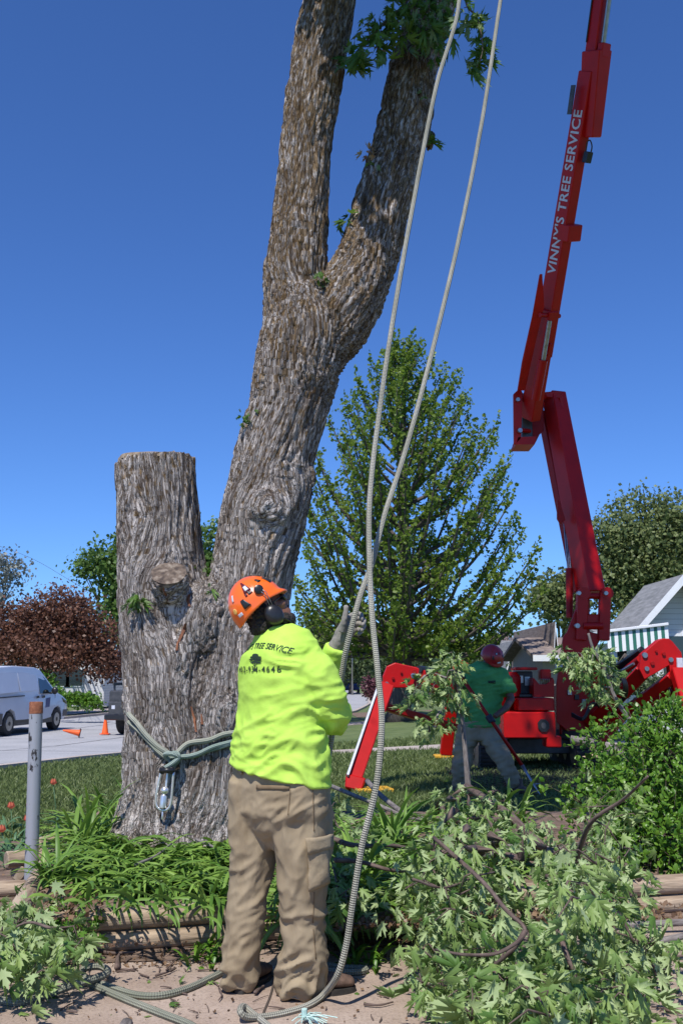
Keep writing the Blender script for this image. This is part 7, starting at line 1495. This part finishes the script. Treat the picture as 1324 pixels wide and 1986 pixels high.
# the big yard maple in the middle, upswept limbs
def yard_maple():
    base = V((at(778, 1400, 33).x, 33.0, 0)); root = empty('yard_maple', base, 'full green yard maple with upswept limbs standing behind the two hanging ropes', 'tree'); r = random.Random(12)
    env = [(1285, 120), (1245, 215), (1200, 245), (1120, 262), (1040, 262), (960, 235), (880, 195), (800, 150), (740, 95), (690, 38), (655, 8)]      # py, half width px
    def hw(py):
        for (a, wa), (b, wb) in zip(env, env[1:]):
            if b <= py <= a: return wa+(wb-wa)*(a-py)/(a-b)
        return 4
    cxp = lambda py: 800-0.03*(1200-py); tr_ = MB(); tops = [at(778, 1300, 33), at(782, 1000, 33), at(783, 800, 33), at(782, 660, 33)]
    tr_.tube([base-V((0, 0, 0.2)), base+V((0, 0, 0.4)), tops[0], tops[0].lerp(tops[1], 0.5)+V((0.15, 0, 0)), tops[1], tops[2], tops[3]], [0.62, 0.42, 0.34, 0.24, 0.16, 0.07, 0.02], n=12)
    axis_x = lambda z: base.x+0.1; pos, tipd = [], []; z0, z1 = tops[0].z, tops[3].z
    N_ = 150
    for i in range(N_):
        py = 1262-(1262-665)*((i+r.random())/N_)**0.85; az = i*2.39996+r.gauss(0, 0.2); zt = at(780, py, 33).z; rad_ = hw(py)*mpp(py, 33)*r.uniform(0.78, 1.06); 
        cxw = at(cxp(py), py, 33).x; tip = V((cxw+math.cos(az)*rad_, 33+math.sin(az)*rad_*0.9, zt)); rise = rad_*r.uniform(0.7, 1.1)+0.3; zs = max(1.7+r.random()*0.9, zt-rise-0.3); st = V((base.x+0.1*r.gauss(0, 1), 33, zs))
        mid = st.lerp(tip, 0.5)+V((math.cos(az)*rad_*0.10, math.sin(az)*rad_*0.10, -rise*0.14)); Pl = [V(p) for p in smoothpts([st, mid, tip], 7)]; L_ = (tip-st).length
        r0 = 0.02+0.014*L_; tr_.tube(Pl, [r0*(1-0.9*k/len(Pl)) for k in range(len(Pl))], n=5)
        nb = int(5+L_*3.4)
        for k in range(nb):
            t = 0.22+0.78*(k+r.random())/nb; j = min(len(Pl)-2, int(t*(len(Pl)-1))); q = Pl[j].lerp(Pl[j+1], r.random()); a2 = r.uniform(0, 2*PI); ln = r.uniform(0.25, 0.75)*(0.6+0.4*(1-t)); d = V((math.cos(a2)*0.55+math.cos(az)*0.35, math.sin(a2)*0.55+math.sin(az)*0.35, r.uniform(0.35, 1.1))).normalized(); e = q+d*ln
            if k % 3 == 0: tr_.tube([q, e], [0.009, 0.003], n=3)
            nl_ = 8+int(ln*15)
            for m in range(nl_):
                f_ = (m+r.random())/nl_; p = q.lerp(e, f_*1.05); s_ = 0.085*(1-0.45*f_); pos.append((p.x+r.gauss(0, s_), p.y+r.gauss(0, s_), p.z+r.gauss(0, s_)))
        for m in range(16):                                  # the shoot at the tip
            f_ = m/16; p = tip+V((math.cos(az)*0.15, math.sin(az)*0.15, 0.55))*f_; pos.append((p.x+r.gauss(0, 0.05*(1-f_)+0.01), p.y+r.gauss(0, 0.04), p.z))
    tr_.build('trunk', M['bark_far'], root, smooth=True); print('maple leaves', len(pos))
    leaves('crown', 'star', np.array(pos), (0, 0, -0.25), 0.115, M['leaf_maple'], root, jitter=0.8)
yard_maple()
tree_bg('purple-leaved tree with a low round crown behind the white van', G(103, 1352), [(40, 1225, 44, 75, 60), (110, 1200, 44, 75, 60), (170, 1230, 44, 60, 55), (80, 1265, 43, 95, 38), (190, 1275, 44, 60, 35), (-20, 1260, 44, 60, 45), (215, 1290, 45, 35, 28)], 26000, 0.15, 'leaf_purple', 71, 0.22, spread=0.30)
tree_bg('green street tree just left of the topped limb, behind the purple tree', G(235, 1345), [(215, 1100, 58, 55, 55), (250, 1150, 58, 55, 75), (180, 1090, 58, 38, 22), (270, 1080, 58, 60, 60), (230, 1200, 58, 50, 50), (165, 1110, 58, 22, 14)], 7500, 0.22, 'leaf_green', 72, 0.25, clump=22, spread=0.36, kind='star')
tree_bg('green tree seen in the gap between the topped limb and the main stem', G(400, 1345), [(405, 1040, 62, 24, 30), (398, 1090, 62, 30, 40), (415, 1130, 62, 40, 60)], 2600, 0.24, 'leaf_green', 73, 0.2, clump=16, spread=0.4, kind='star')
tree_bg('sparse grey-leaved tree at the far left edge', G(-20, 1345), [(-5, 1110, 70, 50, 45), (20, 1100, 70, 30, 32), (-30, 1160, 70, 60, 60)], 2600, 0.26, 'leaf_grey', 74, 0.2, clump=14, spread=0.5, limbs=60)
tree_bg('great spreading cottonwood towering behind the white house at right', G(1262, 1345), [(1250, 1040, 46, 90, 80), (1190, 1050, 46, 60, 60), (1310, 1010, 46, 60, 60), (1210, 1120, 46, 70, 60), (1300, 1110, 46, 80, 70), (1170, 1110, 46, 45, 60), (1340, 1060, 46, 60, 80), (1230, 1180, 46, 60, 40), (1165, 1020, 46, 32, 26), (1250, 985, 46, 45, 24)], 14000, 0.17, 'leaf_cotton', 75, 0.5, clump=22, spread=0.36, limbs=260, kind='star', bark='bark_far')
tree_bg('lower limb mass of leafy tree left of the red boom foot', G(1085, 1345), [(1075, 1150, 47, 40, 35), (1100, 1180, 47, 36, 34), (1050, 1165, 47, 26, 18), (1120, 1140, 47, 30, 40)], 3600, 0.20, 'leaf_cotton', 76, 0.22, clump=16, spread=0.42, kind='star')
# bare reddish tree: fine branches only
def bare_tree(label, px, py, top, wpx, Y, seed):
    base = at(px, py, Y); base.z = 0; root = empty('bare_tree', base, label, 'tree'); r = random.Random(seed); m_ = MB(); tp_ = at(px, top, Y); H = tp_.z; W_ = wpx*mpp(top, Y)
    m_.tube([base, base+V((0, 0, H*0.3))], [0.3, 0.22], n=8)
    for i in range(90):
        az = r.uniform(0, 2*PI); u = r.random()**0.6; d = V((math.cos(az)*W_*u, math.sin(az)*W_*u, H*(0.97-0.38*u*u)*r.uniform(0.8, 1.0))); e = base+d; s_ = base+V((0, 0, H*r.uniform(0.18, 0.32))); mid = s_.lerp(e, 0.5)+V((d.x*0.12, d.y*0.12, -0.3)); m_.tube([V(p) for p in smoothpts([s_, mid, e], 4)], [0.10, 0.09, 0.08, 0.07, 0.06, 0.05, 0.04, 0.03, 0.02], n=4)
        for k in range(7):
            q = mid.lerp(e, r.uniform(0.1, 1)); e2 = q+V((r.gauss(0, 0.5), r.gauss(0, 0.5), r.uniform(0.4, 1.3))); m_.tube([q, e2], [0.035, 0.012], n=3)
    m_.build('trunk', pmat('bare_bark', (0.22, 0.16, 0.15), (0.36, 0.27, 0.25), 4, 0.9), root)
bare_tree('bare reddish-grey tree far behind the red helmet', 980, 1300, 1208, 44, 100, 81)
for i, (px, base_py, blobs, n, lf, lab) in enumerate([
    (905, 1320, [(905, 1258, 85, 34, 22), (930, 1250, 85, 16, 20), (885, 1268, 85, 26, 18)], 2600, 0.26, 'dark evergreen trees just left of the red helmet'),
    (680, 1325, [(670, 1280, 90, 40, 48), (640, 1270, 90, 35, 60), (705, 1290, 90, 30, 40), (690, 1230, 92, 40, 40)], 5200, 0.30, 'far leafy tree over the road right of the first worker'),
    (600, 1325, [(590, 1250, 88, 45, 60), (620, 1210, 88, 35, 60)], 3000, 0.3, 'far leafy tree whose top shows above the shoulder of the first worker'),
    (860, 1325, [(855, 1290, 80, 50, 28), (820, 1285, 80, 40, 30)], 3000, 0.26, 'mid green bushy tree behind the upright cut branch'),
    (1012, 1320, [(1017, 1275, 50, 8, 18)], 500, 0.16, 'narrow conifer in front of the grey gabled house'),
    (760, 1325, [(740, 1290, 95, 40, 32), (780, 1280, 95, 40, 40)], 3000, 0.3, 'far tree line clump behind the yard maple trunk'),
    (940, 1322, [(945, 1290, 60, 24, 20), (965, 1298, 60, 20, 14)], 1400, 0.2, 'green bush in front of the far houses behind the second worker')]):
    b_ = at(px, base_py, blobs[0][2]); b_.z = -0.1; tree_bg(lab, b_, blobs, n, lf, 'leaf_far', 90+i, 0.18, clump=16, spread=0.4, limbs=14, name='tree')
def bush(label, base, blobs, n, lf, mat, seed, kind='quad', spread=0.12, cat='shrub', name='shrub'): return tree_bg(label, base, blobs, n, lf, mat, seed, 0.03, clump=14, spread=spread, limbs=12, kind=kind, cat=cat, name=name)
bush('pink-flowering dark shrub by the road right of the hanging rope', G(722, 1362), [(722, 1335, 46, 18, 24), (738, 1345, 46, 12, 15)], 1500, 0.13, 'leaf_pink', 111)
bush('low dark green shrub behind the left outrigger', G(765, 1372), [(768, 1352, 44, 20, 14), (790, 1356, 44, 14, 12)], 1200, 0.12, 'leaf_far', 112)
bush('bright green hosta bed by the far pavement below the purple tree', G(155, 1370), [(135, 1355, 36, 22, 9), (165, 1358, 36, 24, 11), (185, 1362, 36, 15, 8), (110, 1345, 37, 14, 8)], 1700, 0.13, 'leaf_shrub', 113, kind='oval')
bush('rounded green shrub next to the trunk of the purple-leaved tree', G(88, 1345), [(88, 1322, 42, 16, 20)], 900, 0.13, 'leaf_shrub', 114)
bush('leafy bushes below the striped awning beside the lift', at(1215, 1345, 20.5), [(1205, 1320, 20.5, 34, 22), (1250, 1330, 20.5, 34, 20), (1190, 1295, 20.5, 14, 20)], 2600, 0.07, 'leaf_far', 115, spread=0.1)
bush('dark green bushes at the foot of the white house wall', at(1300, 1345, 21), [(1290, 1335, 21, 36, 24), (1330, 1330, 21, 30, 30)], 1800, 0.07, 'leaf_far', 116, spread=0.1)
# flower planter across the road
pb_ = G(145, 1352); pl = empty('flower_planter', pb_, 'grey pedestal planter with pink and white flowers across the road', 'planter')
m_ = MB(); k_ = mpp(1340, pb_.y); m_.tube([pb_, pb_+V((0, 0, 7*k_)), pb_+V((0, 0, 9*k_)), pb_+V((0, 0, 18*k_))], [5*k_, 4*k_, 7*k_, 7.5*k_], n=14); m_.build('pot', M['post_grey'], pl, autosmooth=True)
g_ = np.array(pb_+V((0, 0, 21*k_)))+rng.normal(0, 1, (260, 3))*np.array([6, 5, 2.6])*k_; leaves('flowers', 'quad', g_, (0, 0, 0.6), 0.14, M['petal_pink'], pl); leaves('foliage', 'quad', g_[:120]-np.array([0, 0, 2*k_]), (0, 0, 0.3), 0.14, M['leaf_far'], pl)
# distant wood closing the view
P_ = []; g = np.random.default_rng(5)
for i in range(520):
    x = g.uniform(-115, 130); y = g.uniform(150, 190); h_ = 3.4+2.2*noise.noise(V((x*0.05, 1, 0)))+1.0*noise.noise(V((x*0.3, 4, 0))); P_.append(np.stack([x+g.normal(0, 1.3, 46), y+g.normal(0, 1.5, 46), np.abs(g.normal(h_*0.45, h_*0.35, 46))], 1))
tag(leaves('far_wood', 'quad', np.concatenate(P_), (0, 0, 0.2), 1.0, M['leaf_far'], jitter=1.0), 'far line of trees along the horizon', 'woods', kind='stuff')

# fine twig litter on the path and soil
tl_m = MB(); r_ = random.Random(77)
for p in fill([(0, 1850), (1324, 1800), (1324, 1986), (0, 1986)], 110, 66)+fill([(150, 1830), (460, 1835), (460, 1890), (130, 1890)], 60, 67)+fill([(640, 1800), (830, 1790), (830, 1860), (640, 1880)], 50, 68):
    a_ = r_.uniform(0, PI); L_ = r_.uniform(0.02, 0.10); d = V((math.cos(a_)*L_, math.sin(a_)*L_, 0.004)); rr = r_.uniform(0.0015, 0.0045); q_ = p+V((0, 0, 0.010+rr)); tl_m.tube([q_-d*0.5, q_+V((r_.gauss(0, 0.004), r_.gauss(0, 0.004), 0.002)), q_+d*0.5], [rr, rr, rr*0.6], n=5)
tag(tl_m.build('twig_litter', M['bark_brown'], smooth=True), 'short broken twigs strewn over the sandy path and soil', 'twigs', kind='stuff')
